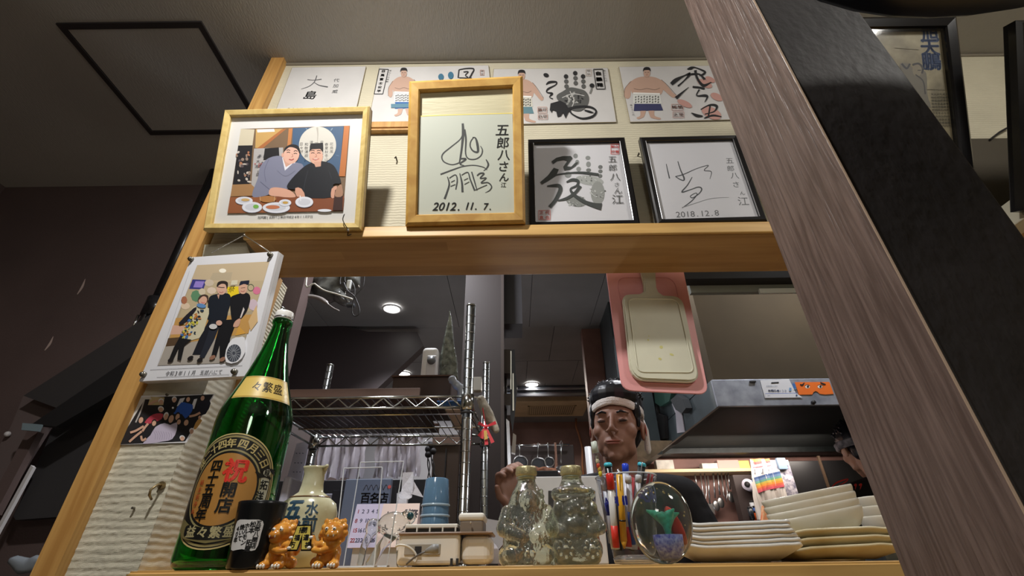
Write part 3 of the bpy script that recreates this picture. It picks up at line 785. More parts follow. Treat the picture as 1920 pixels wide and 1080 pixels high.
# --- large photo frame, tilted forward
def plane_from(px, py, y0, tilt, yaw=0): q = PY(px, py, y0); return Plane(y0, q.z, rad(tilt), yaw)
m_pane = mat_pane('picture_glass', refl=.015)
PF = plane_from(391, 437, .868, 17.7)
c = corners(PF, [(430, 215), (698, 208), (682, 436), (391, 437)])
r = root('framed_photo', PF.W(sum(q[0] for q in c)/4, c[3][1], 0), 'pale wooden frame holding a photo of two seated men, tilted forward', 'picture frame')
m_pf = M('pale_gold_wood', (214, 190, 126), .35, wood=((40, 40, 40), .05), c2=(196, 168, 104))
_, ci = quad_frame('frame', PF, c, .017, .024, m_pf, r)
sheet('mat_board', PF, ci, .004, .012, M('mat_board_white', (216, 214, 210), .7), r)
sheet('backing', PF, c, -.002, .003, M('backing_brown', (96, 78, 58), .8), r)
V2 = (380, 180, 3.858)
p = Paint(PF, V2, h0=.0125)
Q = [(297, 258), (1078, 235), (1030, 848), (205, 865)]
p.poly(Q, (120, 96, 72))
p.poly([(297, 258), (395, 262), (380, 378), (278, 378)], (206, 196, 172)); p.poly([(405, 260), (600, 258), (420, 395), (400, 395)], (196, 158, 96))
p.poly([(412, 262), (535, 258), (540, 278), (415, 284)], (232, 232, 226))
p.poly([(590, 262), (625, 256), (450, 400), (410, 400)], (170, 106, 62)); p.poly([(640, 256), (668, 254), (650, 400), (628, 400)], (190, 124, 72))
p.poly([(278, 378), (382, 376), (360, 655), (240, 660)], (34, 32, 36)); p.poly([(392, 400), (600, 392), (600, 500), (400, 690), (370, 690)], (176, 172, 170))
for i in range(26):
    x = random.uniform(262, 365); y = random.uniform(395, 640); p.ell(x, y, random.uniform(6, 18), random.uniform(4, 12), random.choice([(150, 130, 116), (200, 190, 180), (90, 80, 84), (176, 120, 90)]), random.uniform(0, 90), 8)
for i in range(14): p.text(random.choice('日本酒大関'), random.uniform(410, 470), random.uniform(440, 600), 24, (70, 70, 74))
p.poly([(470, 400), (570, 392), (575, 470), (460, 480)], (30, 28, 30)); p.text('"日', 400, 520, 34, (170, 50, 50))
p.poly([(670, 254), (1034, 240), (1000, 620), (660, 620)], (66, 92, 122)); p.poly([(1038, 238), (1076, 237), (1044, 600), (1000, 600)], (186, 112, 56))
for i in range(30): p.ell(random.uniform(680, 1010), random.uniform(260, 560), random.uniform(4, 18), random.uniform(2, 6), random.choice([(96, 122, 148), (54, 76, 104), (120, 140, 160)]), random.uniform(0, 180), 8)
p.ell(848, 377, 133, 133, (206, 202, 192), 0, 40); p.stroke([(845, 250), (850, 300), (846, 360)], [14, 8, 3], (176, 170, 160))
for k, s in enumerate(['花鳥風', '春夏秋冬山', '月雪海川空', '一期一会心', '温故知新道', '和敬清寂', '日々好']):
    p.text(s, 948-k*36, 352-abs(3-k)*(-6)+8*(k % 2), 25, (58, 56, 58), True, 27)
p.poly([(240, 660), (372, 655), (420, 700), (380, 740), (226, 745)], (166, 126, 84))
p.poly([(224, 748), (1040, 742), (1030, 848), (205, 865)], (134, 76, 46)); p.poly([(224, 748), (560, 745), (520, 860), (205, 865)], (150, 92, 58))
# left man
p.poly([(500, 470), (590, 455), (690, 500), (745, 520), (740, 600), (640, 690), (560, 690), (530, 720), (450, 745), (380, 740), (420, 620), (440, 530)], (128, 130, 150), 3)
p.poly([(595, 465), (615, 560), (670, 510), (690, 505), (625, 445)], (226, 226, 232)); p.poly([(600, 470), (622, 535), (672, 505), (650, 470)], (206, 160, 138))
p.stroke([(440, 640), (500, 690), (520, 700)], 6, (100, 102, 124)); p.stroke([(500, 480), (470, 560), (480, 640)], 4, (104, 106, 128)); p.stroke([(560, 560), (620, 600), (690, 560)], 4, (108, 110, 130))
p.poly([(510, 690), (560, 680), (650, 700), (695, 745), (640, 752), (570, 745), (505, 735)], (216, 166, 142), 3)
p.ell(662, 445, 56, 68, (222, 176, 156), 18); p.poly([(606, 430), (618, 395), (660, 372), (705, 380), (722, 410), (720, 440), (700, 405), (650, 392), (620, 415)], (34, 30, 32), 3)
for x, y in ((640, 432), (690, 440)): p.stroke([(x-12, y), (x, y-4), (x+12, y)], 5, (50, 36, 34))
for x, y in ((640, 414), (692, 420)): p.stroke([(x-13, y+3), (x, y-3), (x+13, y+3)], 5, (60, 46, 42))
p.stroke([(666, 440), (672, 458), (662, 462)], 4, (176, 120, 104)); p.stroke([(645, 480), (664, 484), (680, 476)], 7, (166, 76, 76)); p.ell(600, 450, 9, 16, (214, 166, 146))
# right man
p.poly([(790, 510), (880, 492), (960, 520), (1000, 590), (1015, 650), (960, 660), (955, 750), (745, 750), (735, 700), (640, 690), (640, 650), (720, 560)], (26, 28, 34), 3)
p.stroke([(780, 560), (760, 640), (750, 700)], 5, (46, 48, 56)); p.stroke([(930, 560), (950, 620)], 4, (48, 50, 58))
p.poly([(690, 685), (735, 690), (760, 748), (700, 745)], (212, 160, 136), 2); p.poly([(950, 690), (985, 670), (985, 700), (968, 755), (945, 750)], (212, 160, 136), 2)
p.ell(838, 455, 49, 62, (218, 170, 148), -4); p.poly([(822, 500), (875, 495), (872, 530), (835, 535)], (206, 158, 136))
p.poly([(790, 425), (796, 378), (800, 366), (888, 362), (890, 400), (888, 428), (870, 405), (810, 408)], (30, 28, 32))
for x in (815, 858): p.stroke([(x-12, 437), (x, 432), (x+12, 437)], 5, (52, 38, 36)); p.stroke([(x-13, 420), (x, 415), (x+13, 420)], 5, (62, 50, 46))
p.stroke([(836, 440), (842, 458), (830, 462)], 4, (176, 120, 104)); p.stroke([(812, 476), (836, 484), (860, 474)], 6, (196, 120, 110)); p.stroke([(824, 478), (848, 477)], 3, (236, 226, 220))
# dishes
for x, y, a, b in ((325, 775, 62, 28), (382, 822, 72, 38), (555, 825, 98, 38), (618, 790, 44, 24), (755, 785, 64, 38)):
    p.ell(x, y+4, a, b, (150, 150, 160)); p.ell(x, y, a, b, (226, 228, 236)); p.ell(x, y, a*.7, b*.66, (206, 208, 216))
p.ell(335, 770, 30, 10, (206, 170, 110)); p.ell(410, 818, 20, 14, (120, 180, 80)); p.ell(530, 822, 50, 14, (196, 120, 84)); p.ell(620, 790, 20, 9, (200, 160, 80)); p.ell(900, 846, 50, 10, (226, 228, 236)); p.stroke([(725, 740), (730, 780)], 7, (232, 232, 236))
p.poly([(975, 700), (1030, 680), (1028, 845), (958, 845)], (62, 36, 30)); p.poly([(985, 690), (1020, 660), (1030, 740), (975, 745)], (170, 130, 104), 3)
p.ell(495, 765, 60, 24, (176, 122, 70)); p.stroke([(440, 745), (440, 785)], 3, (210, 180, 140)); p.stroke([(545, 745), (540, 785)], 3, (210, 180, 140))
p.h = .0128; p.text('旭天鵬(五郎八)来店', 430, 893, 21, (52, 52, 52), step=20, dx=-.3); p.text('平成24年11月7日', 632, 890, 21, (52, 52, 52), step=19, dx=-.3)
p.build('print', r)
sheet('glass', PF, ci, .0165, .0175, m_pane, r)
for k, (x, y) in enumerate([(1045, 915)]):
    a = PF.W(*PF.L(380+1055/3.858, 180+885/3.858), .027)
    q = [a, PF.W(*PF.L(380+1044/3.858, 180+925/3.858), .028), PF.W(*PF.L(380+1062/3.858, 180+965/3.858), .028), PF.W(*PF.L(380+1078/3.858, 180+995/3.858), .024), PF.W(*PF.L(380+1070/3.858, 180+1030/3.858), .02), PF.W(*PF.L(380+1092/3.858, 180+1015/3.858), .016)]
    t = root('hook', a, 'small wire hook holding the lower right of the pale photo frame', 'hook')
    MB().tube([q_ for q_ in smoothpts([tuple(v) for v in q], 4)], .0011, 6).build('wire', M('dark_wire', (60, 56, 50), .3, .8), t, True)
    MB().ball(q[3], .0035).build('bead', M('chrome', (220, 222, 225), .12, 1), t, True)
# --- gold frame
PG = plane_from(763, 427, .868, 20.5)
c = corners(PG, [(770, 160), (980, 150), (985, 422), (763, 427)])
r = root('picture_frame', PG.W(sum(q[0] for q in c)/4, c[3][1], 0), 'golden wooden frame with a large ink signature dated 2012', 'picture frame')
_, ci = quad_frame('frame', PG, c, .0265, .02, M('gold_wood', (198, 158, 84), .35, wood=((24, 24, 24), .3), c2=(176, 132, 62)), r)
sheet('backing', PG, c, -.002, .003, M('backing_brown', (96, 78, 58), .8), r)
sheet('silk_mount', PG, ci, .004, .006, M('cream_silk', (196, 188, 154), .5, bump=(30, .5, (.4, 1, 3))), r)
V4 = (740, 130, 3.485)
sheet('signed_card', PG, corners(PG, [(740+a/3.485, 130+b/3.485) for a, b in [(170, 318), (770, 300), (788, 958), (157, 973)]]), .0061, .009, M('signed_card_paper', (190, 194, 180), .6), r)
p = Paint(PG, V4, h0=.0092); G = (52, 54, 52)
p.stroke([(170, 320), (400, 310), (772, 300)], 6, (226, 208, 110))
p.stroke([(447, 366), (450, 430), (442, 520), (432, 590), (425, 622)], [14, 18, 14, 12, 8], G)
p.stroke([(448, 430), (430, 470), (370, 520), (322, 560), (312, 590), (330, 618), (380, 634), (430, 620)], [6, 7, 8, 9, 9, 8, 7, 9], G)
p.stroke([(458, 405), (468, 470), (466, 560), (485, 595), (530, 598), (565, 575), (575, 540), (562, 512)], [14, 12, 9, 8, 8, 8, 8, 4], G)
p.stroke([(520, 455), (500, 482), (496, 515), (515, 545), (545, 550), (542, 500), (530, 462), (510, 456)], [6, 8, 9, 10, 14, 16, 10, 4], G)
p.stroke([(432, 595), (468, 598), (430, 628), (458, 640)], [10, 12, 10, 4], G)
p.stroke([(303, 697), (380, 668), (450, 645), (520, 638), (580, 650), (605, 668)], [10, 9, 7, 6, 6, 4], G)
p.stroke([(598, 600), (613, 630), (604, 655), (582, 674)], [6, 12, 9, 3], G)
p.stroke([(348, 712), (360, 760), (345, 815), (330, 856)], [6, 11, 12, 14], G)
p.stroke([(360, 722), (400, 700), (412, 735), (402, 795)], [7, 7, 9, 8], G); p.stroke([(372, 748), (396, 735)], 6, G); p.stroke([(368, 775), (400, 762)], 6, G)
p.stroke([(428, 690), (442, 750), (446, 812)], [6, 12, 14], G); p.stroke([(440, 702), (480, 684), (496, 730), (525, 802)], [6, 7, 9, 12], G); p.stroke([(455, 735), (482, 722)], 5, G); p.stroke([(458, 762), (490, 745)], 5, G)
p.stroke([(505, 680), (520, 730), (540, 800)], [8, 9, 6], G)
p.stroke([(540, 705), (560, 690), (585, 692), (560, 722), (600, 720), (566, 752), (610, 750), (634, 775), (622, 800), (592, 816)], [8, 9, 9, 7, 7, 7, 7, 8, 6, 2], G)
p.stroke([(530, 798), (570, 780), (605, 765)], 5, G)
for ch, x, y, s in (('五', 705, 410, 84), ('郎', 708, 492, 80), ('八', 715, 572, 76), ('さ', 712, 645, 72), ('ん', 716, 715, 62), ('江', 712, 765, 34)): p.text(ch, x, y, s, G, bold=.012, shear=.12)
p.text('2012.', 275, 905, 62, G, step=38, shear=.35, bold=.02); p.text('11.', 478, 902, 56, G, step=30, shear=.35, bold=.02); p.text('7.', 598, 905, 52, G, step=30, shear=.2, bold=.02)
p.build('print', r)
# --- two black frames
m_bf = M('black_lacquer', (24, 23, 24), .18)
V6 = (970, 240, 4.0)
PB = plane_from(992, 423, .895, 4)
def blackframe(pts, label, rw=.0145):
    c = corners(PB, pts); r = root('framed_autograph', PB.W(sum(q[0] for q in c)/4, c[3][1], 0), label, 'picture frame', 'black lacquered frames on the ledge')
    _, ci = quad_frame('frame', PB, c, rw, .016, m_bf, r)
    for i, j in ((0, 3), (1, 2)): MB().tube([PB.W(*ci[i], .0135), PB.W(*ci[j], .0135)], .0012, 6).build('silver_bead', M('silver_bead', (210, 210, 212), .25, .9), r)
    sheet('backing', PB, c, -.002, .002, m_black, r)
    sheet('signed_card', PB, ci, .003, .006, M('signed_card_white', (200, 199, 202), .6), r)
    return r, ci
r, ci = blackframe([(990, 268), (1169, 264), (1198, 427), (993, 431)], 'black frame holding a brushed name over a grey palm print')
p = Paint(PB, V6, h0=.0062); D = (60, 64, 62); H2 = (132, 134, 132)
for x, y, a, b in ((435, 222, 17, 18), (447, 270, 16, 20), (458, 320, 18, 18), (527, 237, 19, 16), (531, 285, 18, 22), (532, 328, 19, 14), (620, 305, 17, 15), (620, 337, 17, 14), (618, 372, 17, 15), (378, 362, 26, 24)): p.ell(x, y, a, b, H2 if b > 15 else (108, 110, 108), 0, 14)
p.ell(540, 405, 105, 36, (158, 160, 156), 8); p.ell(600, 500, 52, 88, (140, 142, 138), 0); p.ell(440, 560, 78, 42, (126, 128, 124), 10)
for i in range(46):
    x, y = random.choice([(540, 405), (600, 500), (440, 560)]); p.ell(x+random.uniform(-60, 55), y+random.uniform(-36, 36), random.uniform(3, 12), random.uniform(2, 7), random.choice([(100, 102, 100), (176, 178, 174), (208, 208, 206)]), random.uniform(0, 180), 7)
p.poly([(254, 265), (290, 238), (340, 225), (398, 224), (412, 240), (386, 275), (368, 302), (402, 304), (430, 276), (452, 268), (436, 298), (392, 326), (350, 332), (342, 306), (372, 262), (346, 254), (300, 262), (268, 286)], D)
p.poly([(272, 312), (310, 325), (290, 372), (230, 412), (184, 438), (170, 420), (228, 370)], D)
p.stroke([(230, 392), (300, 364), (400, 350), (500, 350), (606, 364)], [16, 10, 12, 18, 20], D)
p.stroke([(222, 450), (265, 446), (308, 446), (322, 470), (308, 510), (280, 560), (242, 606)], [8, 20, 26, 30, 30, 26, 26], D)
p.stroke([(300, 558), (370, 540), (430, 500), (470, 448)], [8, 22, 22, 26], D)
p.stroke([(366, 420), (410, 402), (452, 412), (444, 445), (398, 470), (418, 510), (490, 562), (570, 592), (628, 604)], [10, 22, 22, 16, 14, 24, 26, 36, 52], D)
seal(p, 698, 136, 758, 210, ['朝山', '印章'], (206, 66, 56)); seal(p, 159, 631, 245, 700, ['正代', '直也'], (206, 98, 84))
for ch, x, y, s in (('五', 710, 250, 66), ('郎', 712, 312, 62), ('八', 730, 382, 74), ('さ', 742, 438, 42), ('ん', 752, 485, 60), ('江', 748, 548, 86)): p.text(ch, x, y, s, (84, 86, 84), shear=.1)
p.build('print', r)
sheet('glass', PB, ci, .0105, .0112, m_pane, r)
r, ci = blackframe([(1197, 264), (1378, 260), (1434, 420), (1230, 426)], 'black frame with a thin pen signature dated 2018')
p = Paint(PB, V6, h0=.0062); D = (70, 72, 76)
p.stroke([(1112, 282), (1122, 330), (1136, 390)], [5, 7, 9], D); p.stroke([(1198, 262), (1220, 330), (1244, 385), (1240, 405), (1210, 395), (1180, 375)], [6, 8, 12, 9, 7, 6], D)
p.stroke([(1180, 376), (1240, 360), (1330, 320), (1400, 297), (1426, 295), (1395, 330), (1448, 340), (1437, 395)], [6, 7, 5, 5, 6, 6, 6, 3], D)
p.stroke([(1305, 380), (1270, 440), (1228, 492), (1290, 475), (1350, 455), (1376, 468), (1360, 500), (1310, 535), (1292, 522), (1330, 500), (1340, 512), (1300, 560), (1230, 611)], [5, 8, 10, 7, 8, 10, 8, 7, 6, 6, 6, 8, 5], D)
p.stroke([(1230, 608), (1330, 575), (1450, 540), (1580, 532)], [6, 4, 4, 2], (128, 130, 132))
p.text('2018.12.8', 1200, 660, 58, (96, 96, 98), step=36, dx=-1.6, shear=.1)
for ch, x, y, s in (('五', 1585, 258, 58), ('郎', 1592, 315, 54), ('八', 1622, 370, 62), ('さ', 1632, 435, 56), ('ん', 1680, 500, 40), ('江', 1686, 560, 80)): p.text(ch, x, y, s, (96, 98, 100), shear=.1)
p.build('print', r)
sheet('glass', PB, ci, .0105, .0112, m_pane, r)

# --- poster frame behind the post, leaning out
PP = plane_from(1822, 418, .86, 24.6)
def lq(pts): return corners(PP, pts)
c = lq([(1560, 46), (1779, 40), (1824, 420), (1560, 424)]); c[0] = (c[3][0], c[1][1])
r = root('poster_frame', PP.W(sum(q[0] for q in c)/4, c[3][1], 0), 'black framed poster with blue lettering, half hidden behind the post', 'picture frame')
_, ci = quad_frame('frame', PP, c, .030, .024, m_bf, r)
sheet('poster', PP, ci, .003, .006, M('poster_paper', (178, 168, 138), .5, noi=(18, .3), c2=(120, 112, 92)), r)
sheet('backing', PP, c, -.002, .002, m_black, r)
V7 = (1600, 0, 2.453)
p = Paint(PP, V7, h0=.0064)
for ch, x, y, s in (('旭', 340, 165, 78), ('天', 342, 226, 84), ('鵬', 347, 288, 84)): p.text(ch, x, y, s, (44, 70, 112), bold=.03)
p.poly([(240, 300), (262, 320), (300, 330), (325, 345), (330, 440), (345, 500), (300, 470), (262, 420), (215, 340), (205, 300)], (120, 116, 106), 3)
p.ell(283, 330, 22, 28, (142, 134, 116)); p.stroke([(262, 305), (290, 300), (308, 320), (305, 345)], 9, (70, 70, 74)); p.stroke([(212, 300), (235, 322), (250, 300)], 9, (66, 68, 76)); p.stroke([(275, 350), (310, 380), (320, 440)], 6, (76, 76, 78)); p.stroke([(285, 330), (300, 330)], 4, (70, 70, 70))
for k in range(7): p.text('大相撲春場所千秋楽幕内', 352+k*13, 440-0*k, 12, (84, 82, 72), True, 14.5, 1.2)
p.stroke([(180, 228), (290, 236)], 2, (120, 112, 92)); p.stroke([(330, 418), (410, 420)], 2, (120, 112, 92))
p.build('print', r)
sheet('glass', PP, ci, .016, .017, mat_pane('poster_glass', refl=.05, rough=.08), r)
# --- rightmost frame
PR = plane_from(1896, 398, .80, 30)
c = corners(PR, [(1880, 50), (2150, 40), (2200, 400), (1896, 398)]); c[0] = (c[3][0]-.003, c[0][1]); c[1] = (c[2][0], c[0][1])
r = root('tall_frame', PR.W(sum(q[0] for q in c)/4, c[3][1], 0), 'black frame cut off by the right edge of the picture', 'picture frame')
_, ci = quad_frame('frame', PR, c, .034, .03, m_bf, r)
sheet('mat_board', PR, ci, .01, .02, M('mat_board_grey', (206, 206, 206), .6), r)
sheet('backing', PR, c, -.002, .008, m_black, r)
a = PY(1896, 372, .8); b = PY(1925, 408, .8)
t = root('white_bracket', (b.x, .80, b.z), 'white plastic corner piece under the rightmost frame', 'bracket')
MB().bbox((a.x, .80, b.z), (a.x+.05, .865, a.z), .003).build('body', M('ivory_plastic', (200, 196, 176), .5), t)
# dark sheet painting the light cutoff between the frames, with the sloping wire above it
a = PY(1740, 262, YW-.004); b = PY(1900, 420, YW-.004)
struct('wall_shade_sheet', MB().box((PY(1500, 262, YW).x, YW-.006, ZS1), (2.3, YW+.001, a.z)), M('dark_olive_shade', (74, 66, 52), .7, noi=(5, .1)))
q = [PY(*p_, YW-.01) for p_ in ((1856, 262), (1874, 248), (1892, 238))]
tag(MB().tube(q, .003, 6).build('wire_run', m_black), 'short dark wire sloping up to the rightmost frame', 'wire')

# --- acrylic photo holder hanging on the column
PH = Plane(.897, PY(268, 716, .897).z, rad(3), rad(-14), PY(268, 716, .897).x)
c = corners(PH, [(362, 484), (524, 473), (466, 706), (264, 716)])
c = [c[0], c[1], c[2], c[3]]
r = root('photo_holder', PH.W(sum(q[0] for q in c)/4, c[3][1], 0), 'white bordered acrylic holder with a photo of three standing people', 'photo holder')
sheet('back_plate', PH, c, -.014, -.004, M('white_acrylic', (214, 214, 216), .25), r)
sheet('front_plate', PH, c, -.0035, .004, M('white_paper', (222, 222, 226), .5), r)
VH = (240, 480, 4.5)
p = Paint(PH, VH, h0=.0045)
Q = [(598, 85), (1205, 55), (945, 905), (268, 930)]
p.poly(Q, (176, 160, 132)); p.poly([(598, 85), (1205, 55), (1160, 215), (540, 240)], (198, 178, 146)); p.poly([(730, 150), (895, 145), (880, 210), (700, 215)], (186, 170, 142))
p.ell(812, 132, 30, 18, (250, 244, 226))
p.poly([(540, 240), (1160, 215), (1080, 470), (440, 540)], (190, 172, 138))
p.poly([(345, 750), (1010, 690), (945, 905), (268, 930)], (168, 160, 150)); p.poly([(420, 530), (1075, 500), (1030, 660), (350, 760)], (196, 150, 84))
p.poly([(395, 590), (500, 600), (480, 665), (370, 670)], (214, 172, 150)); p.poly([(355, 700), (470, 690), (440, 760), (335, 770)], (88, 68, 48))
p.poly([(560, 205), (680, 210), (650, 290), (530, 285)], (60, 60, 130)); p.poly([(585, 220), (660, 222), (640, 275), (565, 272)], (150, 130, 206))
for x, y, a, b, cc in ((590, 345, 45, 50, (96, 140, 104)), (700, 235, 40, 30, (206, 190, 168)), (720, 300, 40, 30, (220, 200, 180)), (640, 310, 30, 30, (210, 196, 170)), (500, 430, 40, 30, (220, 196, 168)), (1100, 300, 34, 34, (214, 120, 150)), (1070, 420, 40, 50, (206, 186, 196)), (490, 380, 26, 34, (170, 110, 80))): p.ell(x, y, a, b, cc, 0, 8)
p.poly([(850, 270), (950, 265), (950, 350), (860, 360)], (236, 206, 40)); p.text('祭', 890, 285, 50, (60, 60, 20)); p.ring(1050, 275, 28, 30, 5, (90, 100, 80)); p.poly([(890, 215), (940, 212), (936, 250), (880, 254)], (214, 206, 180)); p.poly([(1100, 420), (1110, 560), (1050, 640), (1030, 560)], (214, 180, 130))
p.poly([(950, 600), (1010, 660), (920, 680)], (214, 160, 70))
# three people
p.poly([(760, 330), (860, 325), (885, 380), (860, 480), (830, 560), (700, 560), (690, 470), (700, 360)], (24, 30, 40), 3)
p.poly([(700, 545), (760, 560), (700, 720), (640, 840), (560, 840), (620, 700)], (26, 28, 36)); p.poly([(720, 560), (800, 570), (740, 720), (660, 870), (620, 860), (680, 700)], (36, 40, 50))
p.ell(808, 280, 44, 56, (214, 172, 150), 10); p.poly([(765, 270), (775, 230), (820, 218), (858, 235), (850, 290), (838, 250), (800, 245)], (44, 36, 34), 3); p.stroke([(770, 268), (800, 275), (830, 275)], 6, (24, 22, 24)); p.stroke([(785, 312), (805, 318), (820, 310)], 5, (170, 90, 90)); p.poly([(768, 335), (790, 330), (780, 372)], (206, 160, 138))
p.poly([(910, 340), (1010, 318), (1048, 360), (1020, 470), (960, 545), (900, 560), (880, 460), (880, 370)], (22, 22, 26), 3); p.poly([(800, 550), (940, 540), (880, 700), (850, 870), (790, 870), (790, 760), (760, 860), (720, 850)], (20, 20, 24))
p.ell(985, 282, 38, 48, (210, 166, 142), 0); p.poly([(950, 262), (965, 222), (1040, 214), (1034, 250), (990, 246)], (28, 32, 52)); p.stroke([(968, 280), (1004, 276)], 4, (70, 50, 46)); p.stroke([(966, 304), (985, 310), (1000, 302)], 5, (170, 90, 84)); p.poly([(920, 560), (965, 535), (950, 600), (905, 605)], (206, 160, 138), 3); p.poly([(960, 530), (990, 440), (1000, 460), (972, 530)], (210, 200, 196))
p.poly([(560, 450), (600, 430), (700, 450), (680, 560), (620, 700), (460, 715), (500, 590), (450, 580), (470, 560), (510, 520)], (206, 198, 168), 2)
for i in range(60):
    t_ = random.random(); x = 600-t_*90+random.uniform(-50, 60); y = 470+t_*225; p.ell(x, y, random.uniform(6, 18), random.uniform(5, 12), random.choice([(40, 44, 52), (66, 110, 170), (200, 190, 70), (40, 60, 80), (190, 120, 60)]), random.uniform(0, 180), 8)
p.poly([(575, 450), (600, 455), (540, 530), (490, 580), (450, 575)], (34, 32, 40), 2)
p.poly([(455, 700), (560, 715), (500, 760), (470, 890), (440, 880), (450, 780), (400, 890), (370, 880), (410, 780)], (22, 22, 24))
p.ell(652, 380, 36, 44, (216, 170, 146), 15); p.poly([(610, 390), (625, 350), (665, 335), (698, 350), (695, 400), (682, 360), (650, 352)], (70, 52, 44), 3); p.stroke([(640, 400), (655, 408), (668, 402)], 7, (200, 110, 110)); p.ell(640, 430, 40, 18, (96, 140, 190), 10)
p.ell(740, 605, 34, 22, (206, 204, 204)); p.ell(790, 575, 26, 22, (210, 166, 146))
for x, y in ((385, 885), (550, 870), (630, 885), (735, 865), (820, 880)): p.ell(x, y, 28, 16, (30, 26, 26) if x < 700 else (150, 110, 90), -30)
p.poly([(1005, 700), (1010, 820), (945, 905), (850, 905), (850, 800), (900, 710), (960, 695)], (230, 230, 234), 2); p.ell(915, 830, 60, 76, (70, 74, 84), 15)
for i in range(16):
    a = i*math.pi/8; p.stroke([(915+12*math.cos(a), 830+16*math.sin(a)), (915+56*math.cos(a+.25), 830+72*math.sin(a+.25))], 3, (176, 180, 186))
p.h = .0047; p.stroke([(205, 965), (980, 930)], 3, (150, 150, 154)); p.stroke([(262, 1028), (870, 1005)], 3, (150, 150, 154)); p.stroke([(535, 130), (265, 935)], 2, (190, 190, 194))
p.text('令和3年11月', 352, 998, 33, (60, 60, 64), step=36, dx=-1.2); p.text('五郎八にて', 642, 990, 34, (60, 60, 64), step=38, dx=-1.2)
p.build('print', r)
for x, y in ((408, 487+2), (512, 481), (274, 704), (445, 699)):
    x = {408: 363, 512: 511, 274: 275, 445: 445}[x]
    b = PH.W(*PH.L(x, y), .004)
    mb = MB().tube([b, b+PH.N*.006], .0055, 14).tube([b+PH.N*.006, b+PH.N*.009], .004, 12); mb.build('screw_cap', M('grey_metal', (120, 116, 106), .3, .7), r, True)
cq = [PH.W(*PH.L(x, y), .0) for x, y in ((398, 473), (458, 441), (505, 472))]
mb = MB(); n = 22
for i in range(n):
    a = cq[0].lerp(cq[1], i/n); mb.ball(a, (.0024, .0014, .0014), 6, 4)
mb.tube([cq[0], cq[1]], .0009, 5).tube([cq[1], cq[2]], .0013, 6); mb.ball(cq[1], .003)
mb.build('chain', M('steel_chain', (170, 166, 156), .3, .9), r, True)
t = root('paper_roll', PY(430, 470, .915), 'crumpled cream paper strip stuck above the acrylic holder', 'paper')
q = corners(Plane(.915, 0), [(385, 460), (462, 456), (470, 478), (380, 486)]); sheet('strip', Plane(.915, 0), q, 0, .003, M('cream_paper', (226, 220, 196), .7, bump=(80, .8)), t)
# --- group photo print on the column
PC = Plane(YW-.0035, 0)
VG = (220, 720, 8.31)
c = corners(PC, [(264, 742), (403, 739), (350, 830), (222, 834)])
r = root('group_photo', PC.W(sum(q[0] for q in c)/4, c[3][1], 0), 'small group photo print stuck on the ribbed column', 'photo')
sheet('paper', PC, c, 0, .0006, M('white_paper', (222, 222, 226), .5), r)
p = Paint(PC, VG, h0=.0008)
p.poly([(370, 215), (1500, 165), (1060, 895), (10, 945)], (30, 30, 34)); p.poly([(520, 200), (740, 210), (720, 330), (480, 330)], (196, 176, 130)); p.stroke([(430, 230), (370, 420), (290, 600)], 22, (176, 172, 168)); p.poly([(370, 215), (520, 200), (540, 240), (430, 240), (200, 620), (150, 700), (340, 270)], (206, 204, 200))
p.poly([(980, 230), (1060, 215), (1000, 330), (930, 350)], (214, 214, 218)); p.poly([(1200, 240), (1250, 230), (1200, 390), (1150, 380)], (220, 220, 224))
p.poly([(620, 460), (720, 470), (690, 550), (600, 590), (500, 620), (430, 600), (520, 500)], (186, 66, 82), 2); p.poly([(1000, 290), (1090, 300), (1180, 330), (1170, 420), (1120, 490), (1060, 540), (1010, 470), (890, 470), (900, 420)], (44, 88, 176), 2)
p.poly([(760, 330), (870, 300), (930, 330), (900, 440), (780, 470)], (24, 24, 28), 2); p.poly([(1250, 310), (1400, 260), (1460, 300), (1380, 470), (1240, 480)], (28, 30, 44), 2)
p.poly([(600, 670), (740, 610), (830, 640), (930, 600), (930, 720), (860, 860), (700, 900), (400, 935), (520, 800)], (190, 180, 200), 2)
for a in range(8): p.stroke([(560+a*40, 720+a*6), (600+a*36, 800), (590+a*36, 870)], 4, (136, 126, 148))
sk = (206, 164, 140)
for x, y, a, b, h in ((375, 560, 40, 58, 0), (685, 400, 44, 44, 1), (765, 510, 36, 60, 1), (845, 540, 44, 74, 0), (580, 610, 36, 50, 0), (945, 510, 36, 60, 0), (965, 590, 34, 48, 0), (1080, 600, 40, 56, 0), (1110, 240, 34, 44, 0), (1335, 220, 34, 46, 0), (895, 250, 36, 44, 1), (690, 280, 40, 44, 1), (1165, 740, 34, 44, 1), (1020, 850, 40, 40, 1), (1290, 520, 24, 34, 0)):
    p.ell(x, y-b*.25, a*1.06, b*.95, (226, 226, 228) if h else (34, 28, 28), 20, 14); p.ell(x, y+b*.1, a*.86, b*.86, sk, 20, 14)
for q in ([(210, 760), (300, 730), (420, 660)], [(195, 905), (290, 820), (390, 740)], [(400, 740), (440, 680), (490, 620)], [(1130, 510), (1220, 490), (1300, 450)], [(510, 320), (560, 290), (640, 260)], [(380, 810), (400, 880), (460, 850)]): p.stroke(q, 34, sk)
p.poly([(1260, 560), (1330, 570), (1230, 710), (1200, 680)], (206, 160, 90), 2); p.ell(875, 375, 16, 16, (230, 230, 230))
p.build('print', r)
